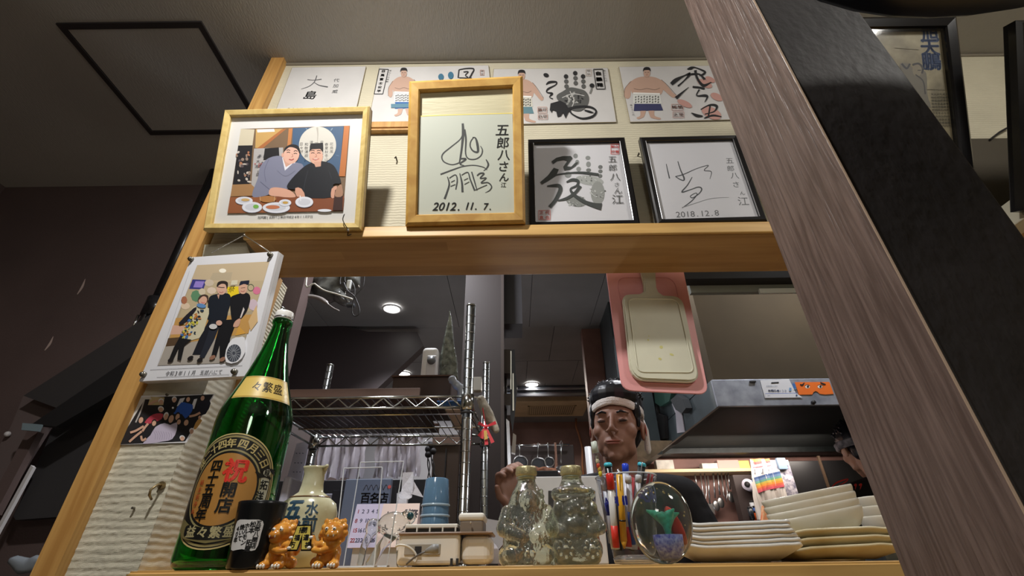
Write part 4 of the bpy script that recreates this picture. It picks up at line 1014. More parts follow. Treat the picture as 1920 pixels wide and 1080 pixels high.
# nails and a hook on the column
for k, (x, y, lab) in enumerate([(252, 953, 'small dark nail low on the ribbed column'), (315, 741, 'tiny pale pin above the group photo')]):
    b = PC.W(*PC.L(x, y)); tag(MB().tube([b, b+Vector((0, -.006, 0))], .0022, 8).build('nail', M('grey_metal', (120, 116, 106), .3, .7)), lab, 'nail')
t = root('coat_hook', PC.W(*PC.L(300, 925)), 'small metal cup hook screwed into the ribbed column', 'hook')
a = PC.W(*PC.L(304, 910)); b = PC.W(*PC.L(290, 937))
MB().tube([a, a+Vector((0, -.012, 0)), a+Vector((-.004, -.02, -.01)), Vector((b.x, b.y-.018, b.z+.006)), Vector((b.x-.002, b.y-.006, b.z))], .0022, 8).build('hook', M('brass_hook', (150, 132, 96), .35, .7), t, True)
MB().tube([a, a+Vector((0, -.003, 0))], .007, 14).build('plate', M('brass_hook', (150, 132, 96), .35, .7), t)
for k, (x, y, lab) in enumerate([(744, 300, 'bent nail in the wallpaper right of the photo frame'), (1196, 293, 'bent nail between the two black frames')]):
    b = PW.W(*PW.L(x, y)); tag(MB().tube([b, b+Vector((0, -.012, 0)), b+Vector((-.001, -.015, -.008))], .002, 6).build('nail', M('dark_wire', (60, 56, 50), .3, .8)), lab, 'nail')
# ================================================================ things on the counter shelf
m_chrome = M('chrome', (220, 222, 225), .12, 1)
# --- big green bottle
BX, BY = -.4135, .737
prof = [(.046, .0), (.0525, .004), (.0552, .012), (.0552, .195), (.0538, .212), (.0485, .230), (.0425, .247), (.0365, .264), (.0315, .282), (.0268, .300), (.0220, .320), (.0182, .340), (.0155, .360), (.0142, .372), (.0165, .374), (.0168, .380), (.0145, .384), (.0140, .388)]
r = root('sake_bottle', (BX, BY, SH), 'very tall green glass bottle with gold and black celebration label', 'bottle')
inner = [(max(p[0]-.0035, .002), max(p[1], .006)) for p in prof]
mb = MB(); mb.lathe(prof+inner[::-1], (BX, BY, SH), 64, True)
m_green = M('green_glass', (72, 176, 96), .03, tr=1, ior=1.48)
mb.build('glass', m_green, r, True)
MB().lathe([(.0150, .382), (.0156, .384), (.0156, .396), (.0144, .399), (.003, .3995)], (BX, BY, SH), 40).build('cap', M('white_cap', (226, 224, 220), .3), r, True)
MB().lathe([(.0157, .3845), (.0161, .386), (.0157, .3875)], (BX, BY, SH), 40).build('cap_band', M('silver_band', (176, 176, 180), .25, .9), r, True)
T = Turned(BX, BY, SH, .0552, prof)
p = Paint(T, None, h0=.0004, dh=.00003)
K, GD, GO = (26, 26, 24), (172, 124, 62), (196, 178, 120)
cx, cy = .009, .097
p.ell(cx, cy, .0700, .0745, GO, 0, 56); p.ell(cx, cy, .0682, .0727, K, 0, 56); p.ell(cx, cy, .0668, .0712, (150, 138, 92), 0, 56); p.ell(cx, cy, .0640, .0684, K, 0, 56)
p.ell(cx, cy, .0485, .0520, (150, 140, 96), 0, 56); p.ell(cx, cy, .0462, .0496, K, 0, 56); p.ell(cx, cy, .0432, .0465, GD, 0, 56)
# pale strip on the right of the ring
pts = [(cx+.0625*math.cos(a), cy+.0670*math.sin(a)) for a in [rad(20-8*i) for i in range(9)]]+[(cx+.0490*math.cos(a), cy+.0525*math.sin(a)) for a in [rad(-44+8*i) for i in range(9)]]
p.poly(pts, (196, 196, 176))
for ch, a in zip('成二十四年四月三日', (146, 133, 120, 107, 94, 78, 64, 50, 36)):
    p.text(ch, cx+.0565*math.cos(rad(a)), cy+.0605*math.sin(rad(a)), .0125, GO, rot=a-90, bold=.03)
for q in ([(.046, .121), (.054, .117), (.062, .120), (.070, .124), (.078, .120)], [(.052, .125), (.060, .122), (.068, .126), (.076, .124)], [(.052, .114), (.062, .116), (.072, .114)]): p.stroke(q, .0032, K)
p.ell(.063, .121, .006, .005, (196, 196, 176)); p.text('龍', .063, .121, .009, K, bold=.03)
p.text('拓', .0630, .1045, .0125, K, bold=.03); p.text('洋', .0600, .0895, .0125, K, bold=.03); p.text('丸', .054, .0775, .011, K, bold=.03)
p.text('祝', .0205, .1205, .030, (216, 58, 44), bold=.04)
p.text('開', .0185, .0950, .0185, K, bold=.03); p.text('店', .0180, .0755, .0185, K, bold=.03)
for i, ch in enumerate('四十五周年'): p.text(ch, -.0065-.0004*i, .1260-.0155*i, .0155, K, bold=.03)
for i, ch in enumerate('船主拓洋丸'): p.text(ch, -.0225, .105-.0092*i, .0065, (176, 76, 40), bold=.02)
# banner at the foot of the label
p.poly([(cx-.050, .046), (cx-.034, .036), (cx, .030), (cx+.034, .036), (cx+.050, .046), (cx+.046, .060), (cx+.03, .052), (cx, .0475), (cx-.03, .052), (cx-.046, .060)][::1], (120, 110, 70)); p.poly([(cx-.036, .0445), (cx-.030, .037), (cx, .0335), (cx+.030, .037), (cx+.036, .0445), (cx+.032, .052), (cx, .0475), (cx-.032, .052)], K, 3)
for i, ch in enumerate('益々繁盛'): p.text(ch, cx-.024+.016*i, .0425+.0012*abs(i-1.5), .0135, (176, 166, 124), bold=.03)
p.build('label', r, cut=.002, mat=mat_ink('label_ink', .35))
p = Paint(T, None, h0=.0004, dh=.00003)
p.rect(-.026, .227, .084, .266, (214, 200, 140)); p.rect(-.026, .2275, .084, .2295, (176, 142, 60)); p.rect(-.026, .2635, .084, .2655, (176, 142, 60)); p.rect(-.025, .2295, .083, .2635, (206, 178, 96))
for i, ch in enumerate('々繁盛'): p.text(ch, .013+.0205*i, .247, .0180, (56, 46, 26), bold=.02, rot=0)
for q in ([(.066, .240), (.070, .250), (.076, .246), (.080, .256)], [(.068, .236), (.075, .240), (.080, .238)]): p.stroke(q, .004, (226, 206, 130))
p.build('neck_label', r, cut=.0025, cutv=.004, mat=mat_ink('label_ink', .35))

# --- black cup
CX, CY = PY(481, 1000, .69).x, .69
r = root('black_cup', (CX, CY, SH), 'small black glazed cup with a white handwritten label, before the green bottle', 'cup')
cp = [(.0235, 0), (.0262, .003), (.0280, .030), (.0308, .074), (.0312, .078), (.0300, .079), (.0285, .074), (.025, .01), (.002, .008)]
MB().lathe(cp, (CX, CY, SH), 48).build('body', M('black_glaze', (24, 26, 28), .25, noi=(40, .3)), r, True)
T = Turned(CX, CY, SH, .0285, cp[:5])
p = Paint(T, None, h0=.0003, dh=.00003)
p.poly([(-.0175, .022), (-.0185, .040), (-.0165, .0545), (.0, .0555), (.0170, .0540), (.0185, .040), (.0165, .0215), (.0, .0225)], (216, 214, 212), 3)
for k, (s, x, sz) in enumerate((('五郎八開店', .0130, .0062), ('松本 拓磨', .0068, .0066), ('ホルモン', .0002, .0062), ('焼いて', -.0060, .0062), ('40年', -.0122, .0062))): p.text(s, x, .0515-.0015*k, sz, (26, 26, 28), True, sz*1.02, bold=.05)
p.build('label', r, cut=.002)

# --- flask (tokkuri)
FX, FY = PY(574, 970, .80).x, .80
r = root('sake_flask', (FX, FY, SH), 'cream stoneware flask with blue brushed characters', 'flask')
fp = [(.030, 0), (.036, .004), (.044, .025), (.0475, .050), (.0475, .074), (.043, .088), (.030, .098), (.0195, .105), (.0175, .116), (.0165, .132), (.0195, .141), (.0205, .144), (.0175, .144), (.014, .136), (.014, .11), (.002, .10)]
# flattened body
MB().lathe(fp, (FX, FY, SH), 56, False, 1.0, .62).build('body', M('celadon_glaze', (200, 198, 168), .18, noi=(30, .16), c2=(170, 162, 126)), r, True)
MB().tube([(FX+.016, FY-.006, SH+.140), (FX+.0225, FY-.010, SH+.1435), (FX+.024, FY-.011, SH+.143)], [.004, .003, .0015], 8).build('spout', M('celadon_glaze', (196, 192, 160), .18), r, True)
MB().lathe([(.0312, .0972), (.033, .0955), (.0312, .0985)], (FX, FY, SH), 56, True, 1, .62).build('shoulder_ring', M('iron_glaze', (104, 78, 52), .25), r, True)
T = Turned(FX, FY, SH, .0475, fp[:12], 1, .62)
p = Paint(T, None, h0=.0006, dh=.00003); BL = (48, 74, 92)
p.text('五', -.011, .0775, .029, BL, bold=.05, shear=.15); p.text('郎', -.011, .0480, .030, BL, bold=.05, shear=.1); p.text('八', -.010, .020, .032, BL, bold=.05)
p.text('水', .0185, .079, .019, BL, bold=.03); p.text('前', .0180, .058, .022, BL, bold=.03); p.text('寺', .021, .036, .020, BL, bold=.03)
p.build('brushwork', r, cut=.002, mat=mat_ink('label_ink', .35))

# --- two lion figurines
m_lion = M('amber_glaze', (216, 156, 66), .22, noi=(90, .35), c2=(184, 108, 36))
m_wht = M('white_glaze', (226, 222, 212), .25)
def lion(px, label, mirror, openm):
    s = .058; yy = .690; x0 = PY(px, 1057, yy).x
    r = root('lion_figurine', (x0, yy, SH), label, 'figurine', 'amber guardian lion figurines')
    def T_(x, y, z): return (x0+mirror*x*s, yy+y*s, SH+z*s)
    mb = MB(); B = lambda x, y, z, *rr: mb.ball(T_(x, y, z), tuple(q*s for q in (rr if len(rr) == 3 else rr*3)), 14, 10)
    B(.02, .05, .30, .27, .24, .26); B(0, -.05, .42, .2, .18, .2); B(-.03, -.08, .72, .24, .22, .20); B(-.08, -.24, .66, .15, .12, .10); B(-.07, -.22, .56 if openm else .60, .13, .10, .06)
    for a in range(11):
        t = rad(-70+a*32); B(-.03+.26*math.cos(t), .0, .72+.23*math.sin(t), .075)
    for a in range(7): t = rad(180+a*30); B(-.02+.2*math.cos(t), -.12, .50+.05*math.sin(t), .06)
    B(.20, .05, .93, .06, .04, .08); B(-.22, .05, .93, .06, .04, .08)
    B(-.20, -.18, .08, .12, .16, .09); B(.12, -.20, .08, .12, .16, .09); B(-.2, -.1, .2, .09, .1, .16); B(.14, -.1, .2, .1, .12, .18); B(.28, .05, .12, .12, .18, .12)
    chain(mb, [T_(.14, -.14, .46), T_(.30, -.22, .46), T_(.36, -.2, .60)], [.08*s, .07*s, .06*s]); chain(mb, [T_(-.12, -.14, .40), T_(.1, -.30, .34), T_(.26, -.28, .36)], [.08*s, .065*s, .055*s])
    B(.26, .22, .45, .12, .1, .2); B(.30, .2, .66, .09, .09, .1)
    organic('body', mb, .0011, m_lion, r, 2)
    e = MB()
    for sx_ in (-.12, .05): e.ball(T_(sx_, -.275, .77), .042*s, 10, 8)
    e.build('eyes', m_wht, r, True)
    for sx_ in (-.12, .05): MB().ball(T_(sx_-.005, -.31, .77), .018*s, 8, 6).build('pupil', m_black, r, True)
    if openm: MB().ball(T_(-.09, -.31, .615), (.085*s, .03*s, .03*s), 12, 8).build('mouth', M('red_mouth', (150, 34, 30), .3), r, True)
    for x_ in (-.15, -.03): MB().tube([T_(x_, -.345, .655), T_(x_, -.35, .61)], [.02*s, .006*s], 8).build('tooth', m_wht, r)
    for fx in (-.20, .12):
        for k in (-1, 0, 1): MB().ball(T_(fx+k*.065, -.345, .06), (.028*s, .04*s, .045*s), 8, 6).build('claw', m_wht, r, True)
    # placard
    a = .20; q = [T_(.30, -.33, .34), T_(.52, -.33, .34), T_(.62, -.30, .86), T_(.40, -.30, .86)]
    mb = MB().prism(q, (0, .05*s, 0)); mb.build('placard', M('black_lacquer', (24, 23, 24), .18), r)
    pl = Plane(yy-.335*s, SH, rad(-3)); q2 = [(sum(v[0] for v in q)/4+(v[0]-sum(w_[0] for w_ in q)/4)*.78, sum(v[2] for v in q)/4+(v[2]-sum(w_[2] for w_ in q)/4)*.88-SH) for v in q]
    pp = Paint(pl, None, h0=.0012, dh=.00003); pp.poly(q2, (206, 186, 84))
    mx = sum(v[0] for v in q2)/4; mz = sum(v[1] for v in q2)/4
    for k, ch in enumerate('招福万' if openm else '開運福'): pp.text(ch, mx+mirror*(.014-.014*k)*.28, mz+(1-k)*.0085, .0068, K, bold=.05)
    pp.build('placard_print', r)
    for z_ in (.40, .60): MB().ball(T_(.34, -.36, z_), (.05*s, .03*s, .035*s), 8, 6).build('paw', m_wht, r, True)
lion(520, 'left amber lion figurine with open mouth, holding a dark placard', 1, True)
lion(614, 'right amber lion figurine with closed mouth, holding a yellow placard', -1, False)

# --- acrylic menu stands
m_acr = mat_pane('clear_acrylic', (246, 248, 252), refl=.04, rough=.03); m_edge = M('acrylic_edge', (226, 232, 238), .15, tr=.3)
def stand(Y, pts, tilt, label):
    q0 = PY(*pts[3], Y); pl = Plane(Y, SH+.001, rad(tilt)); c = corners(pl, pts)
    v0 = 0; c[2] = (c[2][0], v0); c[3] = (c[3][0], v0)
    r = root('menu_stand', pl.W((c[2][0]+c[3][0])/2, 0), label, 'stand', 'clear acrylic menu stands')
    mb = MB(); mb.add([pl.W(u, v, 0) for u, v in c], [(0, 1, 2, 3)]); mb.build('panel', m_acr, r)
    mb = MB()
    for i in range(4): mb.tube([pl.W(*c[i]), pl.W(*c[(i+1) % 4])], .0009, 6)
    mb.build('edge', m_edge, r)
    a = pl.W(*c[3]); b = pl.W(*c[2])
    MB().box((a.x, a.y-.0, SH+.0005), (b.x, a.y+.018, SH+.003)).build('foot', m_edge, r)
stand(.790, [(645, 878), (717, 876), (702, 1057), (626, 1058)], -8, 'front clear acrylic menu stand beside the lion figurines')
stand(.845, [(676, 867), (757, 865), (726, 1056), (645, 1057)], -8, 'rear clear acrylic menu stand, the taller one')

# --- sticker book and calendar behind the stands
def block(name, pts, Y, dep, mat, label, cat, parent=None, bev=.002, group=None):
    a = PY(*pts[0], Y); b = PY(*pts[1], Y); r = root(name, ((a.x+b.x)/2, Y+dep/2, min(a.z, b.z)), label, cat, group)
    MB().bbox((a.x, Y, min(a.z, b.z)), (b.x, Y+dep, max(a.z, b.z)), bev).build('body', mat, r); return r
a = PY(640, 950, 1.0); b = PY(735, 897, 1.0)
r = root('blue_booklet', ((a.x+b.x)/2, 1.0, SH), 'slate blue award plaque standing behind the acrylic stands', 'plaque')
MB().bbox((a.x, 1.0, SH), (b.x, 1.012, b.z), .002).build('body', M('slate_blue', (92, 102, 124), .5), r)
p = Paint(Plane(1.0, SH), None, h0=.0004)
mx = (a.x+b.x)/2+.018
for i, ch in enumerate('百名店'): p.text(ch, mx-.02+.018*i, b.z-SH-.036, .019, (30, 32, 44), bold=.03)
for i in range(5): p.stroke([(mx-.026+.010*i, b.z-SH-.022), (mx-.021+.010*i, b.z-SH-.012), (mx-.016+.010*i, b.z-SH-.022)], .0012, (34, 34, 44))
p.ell(mx+.026, b.z-SH-.016, .0035, .0035, (186, 80, 76)); p.build('print', r)
a = PY(655, 990, .93); b = PY(783, 941, .93)
r = root('desk_calendar', ((a.x+b.x)/2, .93, SH), 'pink and lilac desk calendar with small dates, behind the acrylic stands', 'calendar')
MB().add([(a.x, .93, SH+.03), (b.x, .93, SH+.03), (b.x, .955, b.z), (a.x, .955, b.z), (a.x, .985, SH+.03), (b.x, .985, SH+.03)], [(0, 1, 2, 3), (3, 2, 5, 4), (0, 4, 5, 1), (0, 3, 4), (1, 5, 2)]).build('body', M('pink_card', (226, 200, 198), .6), r)
MB().box((a.x+.01, .935, SH), (b.x-.01, .98, SH+.032)).build('foot', M('white_card', (214, 211, 208), .6), r)
hh = b.z-SH-.03; tl = math.atan2(.025, hh); pc = Plane(.93, SH+.03, -tl)
p = Paint(pc, None, h0=.0005); H_ = math.hypot(hh, .025); W_ = b.x-a.x
p.rect(a.x, 0, a.x+W_*.42, H_, (206, 196, 220)); p.rect(a.x+W_*.42, 0, b.x, H_, (230, 206, 196))
for j in range(4):
    for i in range(5): p.text('%d' % (j*7+i+1), a.x+.006+i*.009, H_*.82-j*H_*.22, .008, (190, 60, 70) if i == 0 else (90, 90, 120), bold=.03, step=.004)
for s, x, y, z in (('ＦＯＯＤ', .42+.22, .55, .008), ('人気', .52, .72, .013), ('店', .78, .65, .016), ('旨', .90, .35, .018), ('味', .84, .78, .013), ('祭', .93, .75, .015), ('月', .48, .38, .012)): p.text(s, a.x+W_*x, H_*y, z, random.choice([(180, 60, 60), (70, 60, 70)]), bold=.03, step=z*.9)
p.build('print', r)
t = root('paper_towel', PY(770, 935, 1.04), 'crumpled white paper towel sticking up behind the calendar', 'paper towel')
m_tis = M('tissue', (206, 206, 214), .8, bump=(120, .8))
for k, q in enumerate([[(755, 886), (774, 884), (776, 908), (771, 932), (748, 946), (752, 915)], [(768, 905), (776, 903), (793, 932), (770, 926)], [(744, 925), (758, 918), (760, 952), (742, 950)]]):
    q_ = [PY(*v, 1.05+.004*k) for v in q]
    for n_, v in enumerate(q_): v.y += .006*((n_+k) % 2)
    MB().prism(q_, (0, .0012, 0)).build('fold', m_tis, t)
MB().box((PY(746, 950, 1.05).x, 1.048, SH), (PY(762, 950, 1.05).x, 1.06, PY(760, 935, 1.05).z)).build('pack', m_tis, t)

# --- clear glass animal ornament
gx, gy = PY(728, 1000, .87).x, .87
r = root('glass_ornament', (gx, gy, SH), 'little clear glass elephant ornament with a brown drop beneath', 'ornament')
m_glass = mat_clear('clear_glass', (248, 252, 250), 1.22, .06, .6)
mb = MB(); G_ = lambda x, z, *rr: mb.ball((gx+x, gy, SH+z), rr if len(rr) == 3 else rr*3, 16, 12)
G_(.008, .062, .028, .022, .020); G_(-.028, .058, .012, .010, .014); G_(.030, .072, .014, .012, .012)
chain(mb, [(gx-.03, gy, SH+.05), (gx-.038, gy, SH+.03), (gx-.040, gy, SH+.006)], [.007, .006, .006]); chain(mb, [(gx+.012, gy-.01, SH+.05), (gx-.006, gy-.012, SH+.03), (gx-.02, gy-.012, SH+.006)], [.010, .008, .008]); chain(mb, [(gx+.02, gy+.01, SH+.05), (gx+.024, gy+.01, SH+.006)], [.010, .008])
organic('body', mb, .0022, m_glass, r, 2)
MB().ball((gx+.034, gy-.014, SH+.032), (.008, .007, .020), 14, 10).build('brown_drop', M('amber_glass', (150, 84, 36), .05, tr=.6), r, True)
MB().ball((gx+.036, gy-.008, SH+.074), (.006, .005, .006), 10, 8).build('eye', M('teal_glass', (30, 60, 64), .1), r, True)

# --- stacked blue tumblers
a = PY(788, 898, .93); b = PY(848, 985, .93); tx = (a.x+b.x)/2
r = root('tumbler_stack', (tx, .93, SH), 'stack of upturned translucent blue tumblers', 'tumblers')
m_blue = M('blue_plastic', (120, 156, 186), .12, tr=.55, ior=1.3)
H_ = a.z-SH; n = 6
for i in range(n):
    z0 = .030+i*(H_-.054)/(n-1)
    rr = .0275-.0007*i
    tb = MB().lathe([(rr+.0006, z0-.024), (rr+.0008, z0-.020), (rr-.0025, z0+.022), (rr-.005, z0+.024), (.002, z0+.024)], (tx, .93, SH+.0), 36).build('tumbler', m_blue, r, True)
    MB().lathe([(rr+.0004, z0-.0245), (rr+.0024, z0-.0230), (rr+.0022, z0-.0205), (rr+.0002, z0-.0198)], (tx, .93, SH), 36, True).build('rim', M('pale_blue_rim', (176, 198, 214), .15, tr=.3), tb, True)
MB().lathe([(.030, 0), (.030, .004), (.002, .0041)], (tx, .93, SH), 30).build('coaster', m_black, r)

# --- white card terminal dock
V = lambda x, y, Y: PY(620+x/4.153, 820+y/4.153, Y)
m_ivory = M('ivory_plastic2', (214, 210, 200), .35); m_dgrey = M('dark_grey_plastic', (54, 52, 50), .4)
a = V(512, 990, .80); b = V(1012, 742, .80); c_ = V(1255, 742, .80)
r = root('terminal_dock', ((a.x+b.x)/2, .84, SH), 'ivory plastic card terminal dock with a grey cable', 'dock')
z1 = b.z
MB().bbox((a.x, .795, SH+.002), (b.x, .90, z1), .006, 3).build('base_unit', m_ivory, r)
MB().bbox((b.x+.001, .80, SH+.002), (c_.x, .90, z1-.002), .012, 4).build('side_unit', m_ivory, r)
MB().bbox((a.x, .792, z1-.003), (b.x+.05, .90, z1+.001), .0015, 1).build('brown_seam', M('brown_seam', (120, 96, 76), .4), r)
a2 = V(580, 740, .81); b2 = V(992, 695, .81)
MB().bbox((a2.x, .81, z1), (b2.x, .89, b2.z), .002).build('printer_slot', m_dgrey, r)
MB().bbox((a2.x, .806, b2.z-.002), (b2.x, .89, b2.z+.004), .0015).build('paper_cover', m_ivory, r)
for k in range(4): x = a2.x+.018+.020*k; MB().box((x, .804, z1+.002), (x+.0022, .811, b2.z-.001)).build('slot_rib', m_ivory, r)
a3 = V(985, 740, .79); b3 = V(1200, 582, .79)
MB().bbox((a3.x, .795, (a3.z+b3.z)/2+.002), (b3.x, .87, b3.z), .006, 3).build('handset_head', m_ivory, r)
MB().bbox((a3.x+.003, .797, z1-.002), (b3.x-.002, .87, (a3.z+b3.z)/2+.004), .003).build('handset_neck', M('taupe_plastic', (118, 106, 94), .4), r)
MB().ball(V(1090, 665, .7925), .0016, 8, 6).build('screw', m_chrome, r, True)
a4 = V(570, 920, .7945); b4 = V(1010, 825, .7945)
MB().bbox((a4.x, .7935, a4.z), (V(850, 900, .79).x, .797, b4.z), .001, 1).build('recess_panel', M('taupe_light', (150, 144, 132), .5), r)
for x_ in (940, 985): q = V(x_, 970, .794); MB().box((q.x-.0018, .7935, q.z-.0045), (q.x+.0018, .797, q.z+.0045)).build('port', m_black, r)
q = V(680, 885, .794); MB().box((q.x-.005, .7925, q.z-.006), (q.x+.005, .797, q.z+.006)).build('socket', m_black, r)
pa = [tuple(V(x, y, Y_)) for x, y, Y_ in [(590, 988, .79), (640, 945, .782), (690, 912, .776), (740, 890, .776)]]
MB().tube(smoothpts(pa, 5), .0014, 8).build('cable', M('grey_cable', (90, 90, 92), .4), r, True)
MB().tube([V(735, 890, .776), V(770, 878, .776), V(800, 870, .776), V(840, 868, .776)], [.0022, .0045, .0065, .006], 14).build('plug', M('grey_rubber', (126, 126, 124), .45), r, True)
pa = [tuple(V(x, y, .786)) for x, y in [(505, 850), (540, 838), (600, 850), (650, 890), (670, 940), (650, 985)]]
MB().tube(smoothpts(pa, 5), .0016, 8).build('clear_cable', M('pale_cable', (196, 192, 180), .3), r, True)
q = V(1248, 860, .802); MB().bbox((c_.x-.002, .806, q.z-.008), (c_.x+.001, .83, q.z+.008), .001, 1).build('side_button', m_ivory, r)
t = root('paper_slip', PY(930, 985, .93), 'grey white sheets of paper leaning behind the terminal dock', 'paper')
q = [PY(*v, .935) for v in [(900, 970), (944, 978), (944, 1020), (935, 1030), (900, 1010)]]; MB().prism(q, (0, .003, 0)).build('sheet', M('grey_paper', (150, 148, 150), .7), t)
q = [PY(*v, .91) for v in [(918, 1010), (930, 1022), (948, 1057), (905, 1057)]]; MB().prism(q, (0, .02, 0)).build('folded_sheet', M('blueish_paper', (196, 198, 214), .7), t)

# --- glass figure bottles
m_gbot = mat_clear('figure_glass', (240, 246, 236), 1.12, .10, .85, bump=(170, .9), haze=.06)
m_gold = M('gold_cap', (206, 196, 152), .3, .6, bump=(400, .3))
def figbottle(px, Y, label, kind):
    x0 = PY(px, 1057, Y).x; r = root('figure_bottle', (x0, Y, SH), label, 'bottle', 'clear glass lucky god bottles')
    mb = MB(); B = lambda x, y, z, *rr: mb.ball((x0+x, Y+y, SH+z), rr if len(rr) == 3 else rr*3, 18, 12)
    mb.lathe([(.029, .001), (.033, .005), (.034, .03), (.031, .06), (.028, .085), (.016, .108), (.0135, .116), (.0135, .124), (.002, .1245)] if kind else
             [(.029, .001), (.034, .004), (.036, .03), (.033, .055), (.028, .078), (.021, .095), (.0135, .108), (.0132, .124), (.002, .1245)], (x0, Y, SH), 40, False, 1, .75)
    if kind == 0:   # hooded monk with beads and robe
        B(.003, -.018, .080, .014, .010, .016); B(.003, -.027, .079, .0035, .004, .004)
        for k in range(13): t_ = rad(200+k*12.5-60*0); a = rad(-200+k*18.5); B(.003+.019*math.cos(a), -.017, .081+.022*math.sin(a)+.004, .0035)
        for k in range(9): a = rad(200+k*17.5); B(.003+.023*math.cos(a), -.023, .062+.018*math.sin(a), .003)
        for s_ in (-1, 1):
            chain(mb, [(x0+s_*.028, Y-.006, SH+.066), (x0+s_*.034, Y-.016, SH+.045), (x0+s_*.012, Y-.026, SH+.036)], [.011, .011, .008]); B(s_*.010, -.026, .035, .008)
            B(s_*.020, -.016, .014, .016, .014, .012); B(s_*.034, -.004, .012, .008, .012, .012)
        for k in range(10): a = rad(k*36); B(.002+.014*math.cos(a), -.028, .024+.010*math.sin(a), .0028)
    else:           # round hatted god on two bales
        B(0, -.002, .094, .030, .024, .008); B(-.024, -.008, .090, .009); B(.024, -.008, .090, .009); B(0, -.016, .084, .022, .012, .005)
        B(.001, -.018, .072, .017, .012, .014); B(.001, -.030, .071, .0040); B(-.009, -.027, .066, .005); B(.011, -.027, .066, .005); B(-.024, -.014, .070, .007, .006, .010); B(.026, -.014, .070, .007, .006, .010)
        B(0, -.018, .050, .020, .014, .013)
        for s_ in (-1, 1):
            chain(mb, [(x0+s_*.026, Y-.004, SH+.064), (x0+s_*.034, Y-.012, SH+.046), (x0+s_*.020, Y-.024, SH+.040)], [.010, .010, .008])
            B(s_*.018, -.014, .019, .017, .017, .018)
            for k in range(8): a = rad(k*45); B(s_*.018+.010*math.cos(a), -.030, .019+.011*math.sin(a), .0022)
            B(s_*.018, -.031, .019, .004)
        for k in range(9): B(-.026+.0065*k, -.024, .038-.004*math.sin(rad(k*22)), .003)
    o = organic('glass', mb, .0014, m_gbot, r, 1)
    MB().lathe([(.0150, .1165), (.0158, .118), (.0158, .127), (.0148, .1295), (.002, .130)], (x0, Y, SH), 40).build('cap', m_gold, r, True)
    g = MB()
    for k in range(36): a = rad(10*k); g.tube([(x0+.0159*math.cos(a), Y+.0159*math.sin(a), SH+.1185), (x0+.0159*math.cos(a), Y+.0159*math.sin(a), SH+.1225)], .0005, 4)
    tag(g.build('cap_knurl', m_gold, r), kind='stuff')
    MB().lathe([(.0137, .112), (.0150, .113), (.0150, .115), (.0137, .116)], (x0, Y, SH), 36, True).build('neck_ring', m_gbot, r, True)
figbottle(991, .745, 'clear glass bottle shaped as a hooded monk, gold cap', 0)
figbottle(1083, .745, 'clear glass bottle shaped as a flat-hatted god on bales, gold cap', 1)

# --- white framed card behind
a = PY(998, 1057, .90); b = PY(1125, 892, .90)
r = root('card_frame', ((a.x+b.x)/2, .90, SH), 'white bordered dark picture behind the two glass figure bottles', 'picture frame')
MB().bbox((a.x, .90, SH), (b.x, .912, b.z), .002).build('white_border', M('white_border', (196, 196, 196), .5, noi=(20, .08)), r)
q = [PY(*v, .899) for v in [(1028, 1040), (1119, 1040), (1116, 920), (1028, 920)]]; MB().prism(q, (0, .0012, 0)).build('dark_picture', M('dark_picture', (48, 46, 46), .3), r)
p = Paint(Plane(.8985, 0), (920, 840, 4.5)); p.stroke([(515, 415), (560, 400), (545, 440), (515, 415)], 4, (190, 190, 190), 1); p.stroke([(500, 480), (520, 520), (600, 560)], 4, (150, 150, 150)); p.stroke([(860, 400), (900, 520)], 5, (130, 130, 130)); p.build('print', r)

# --- pen cup
cx0 = PY(1192, 1045, .79).x; CYY = .79
r = root('pen_cup', (cx0, CYY, SH), 'clear plastic cup full of pens with a blue printed band', 'cup')
hz_ = PY(1255, 893, CYY).z-SH
m_cup = mat_pane('clear_cup', (244, 246, 250), refl=.05, rough=.05)
MB().lathe([(.030, .004), (.0325, .010), (.048, hz_)], (cx0, CYY, SH), 48, False).build('wall', m_cup, r, True)
MB().lathe([(.0475, hz_-.0015), (.0485, hz_-.0015), (.0485, hz_+.0005), (.0475, hz_+.0005)], (cx0, CYY, SH), 48, True).build('rim', m_edge, r, True)
MB().lathe([(.020, .0), (.031, .001), (.033, .008), (.026, .012), (.002, .012)], (cx0, CYY, SH), 40).build('base', M('clear_base', (226, 222, 216), .08, tr=.8), r, True)
T = Turned(cx0, CYY, SH, .04, [(.030, .004), (.0325, .010), (.048, hz_)])
p = Paint(T, None, h0=.0004)
for s, x in (('ASAHI', -.043), ('ASAHI', .016)):
    p.text(s, x, .082, .0135, (34, 40, 130), step=.0078, bold=.06)
p.build('blue_print', r, cut=.004)
def V9(x, y, Y): return PY(920+x/4.5, 840+y/4.5, Y)
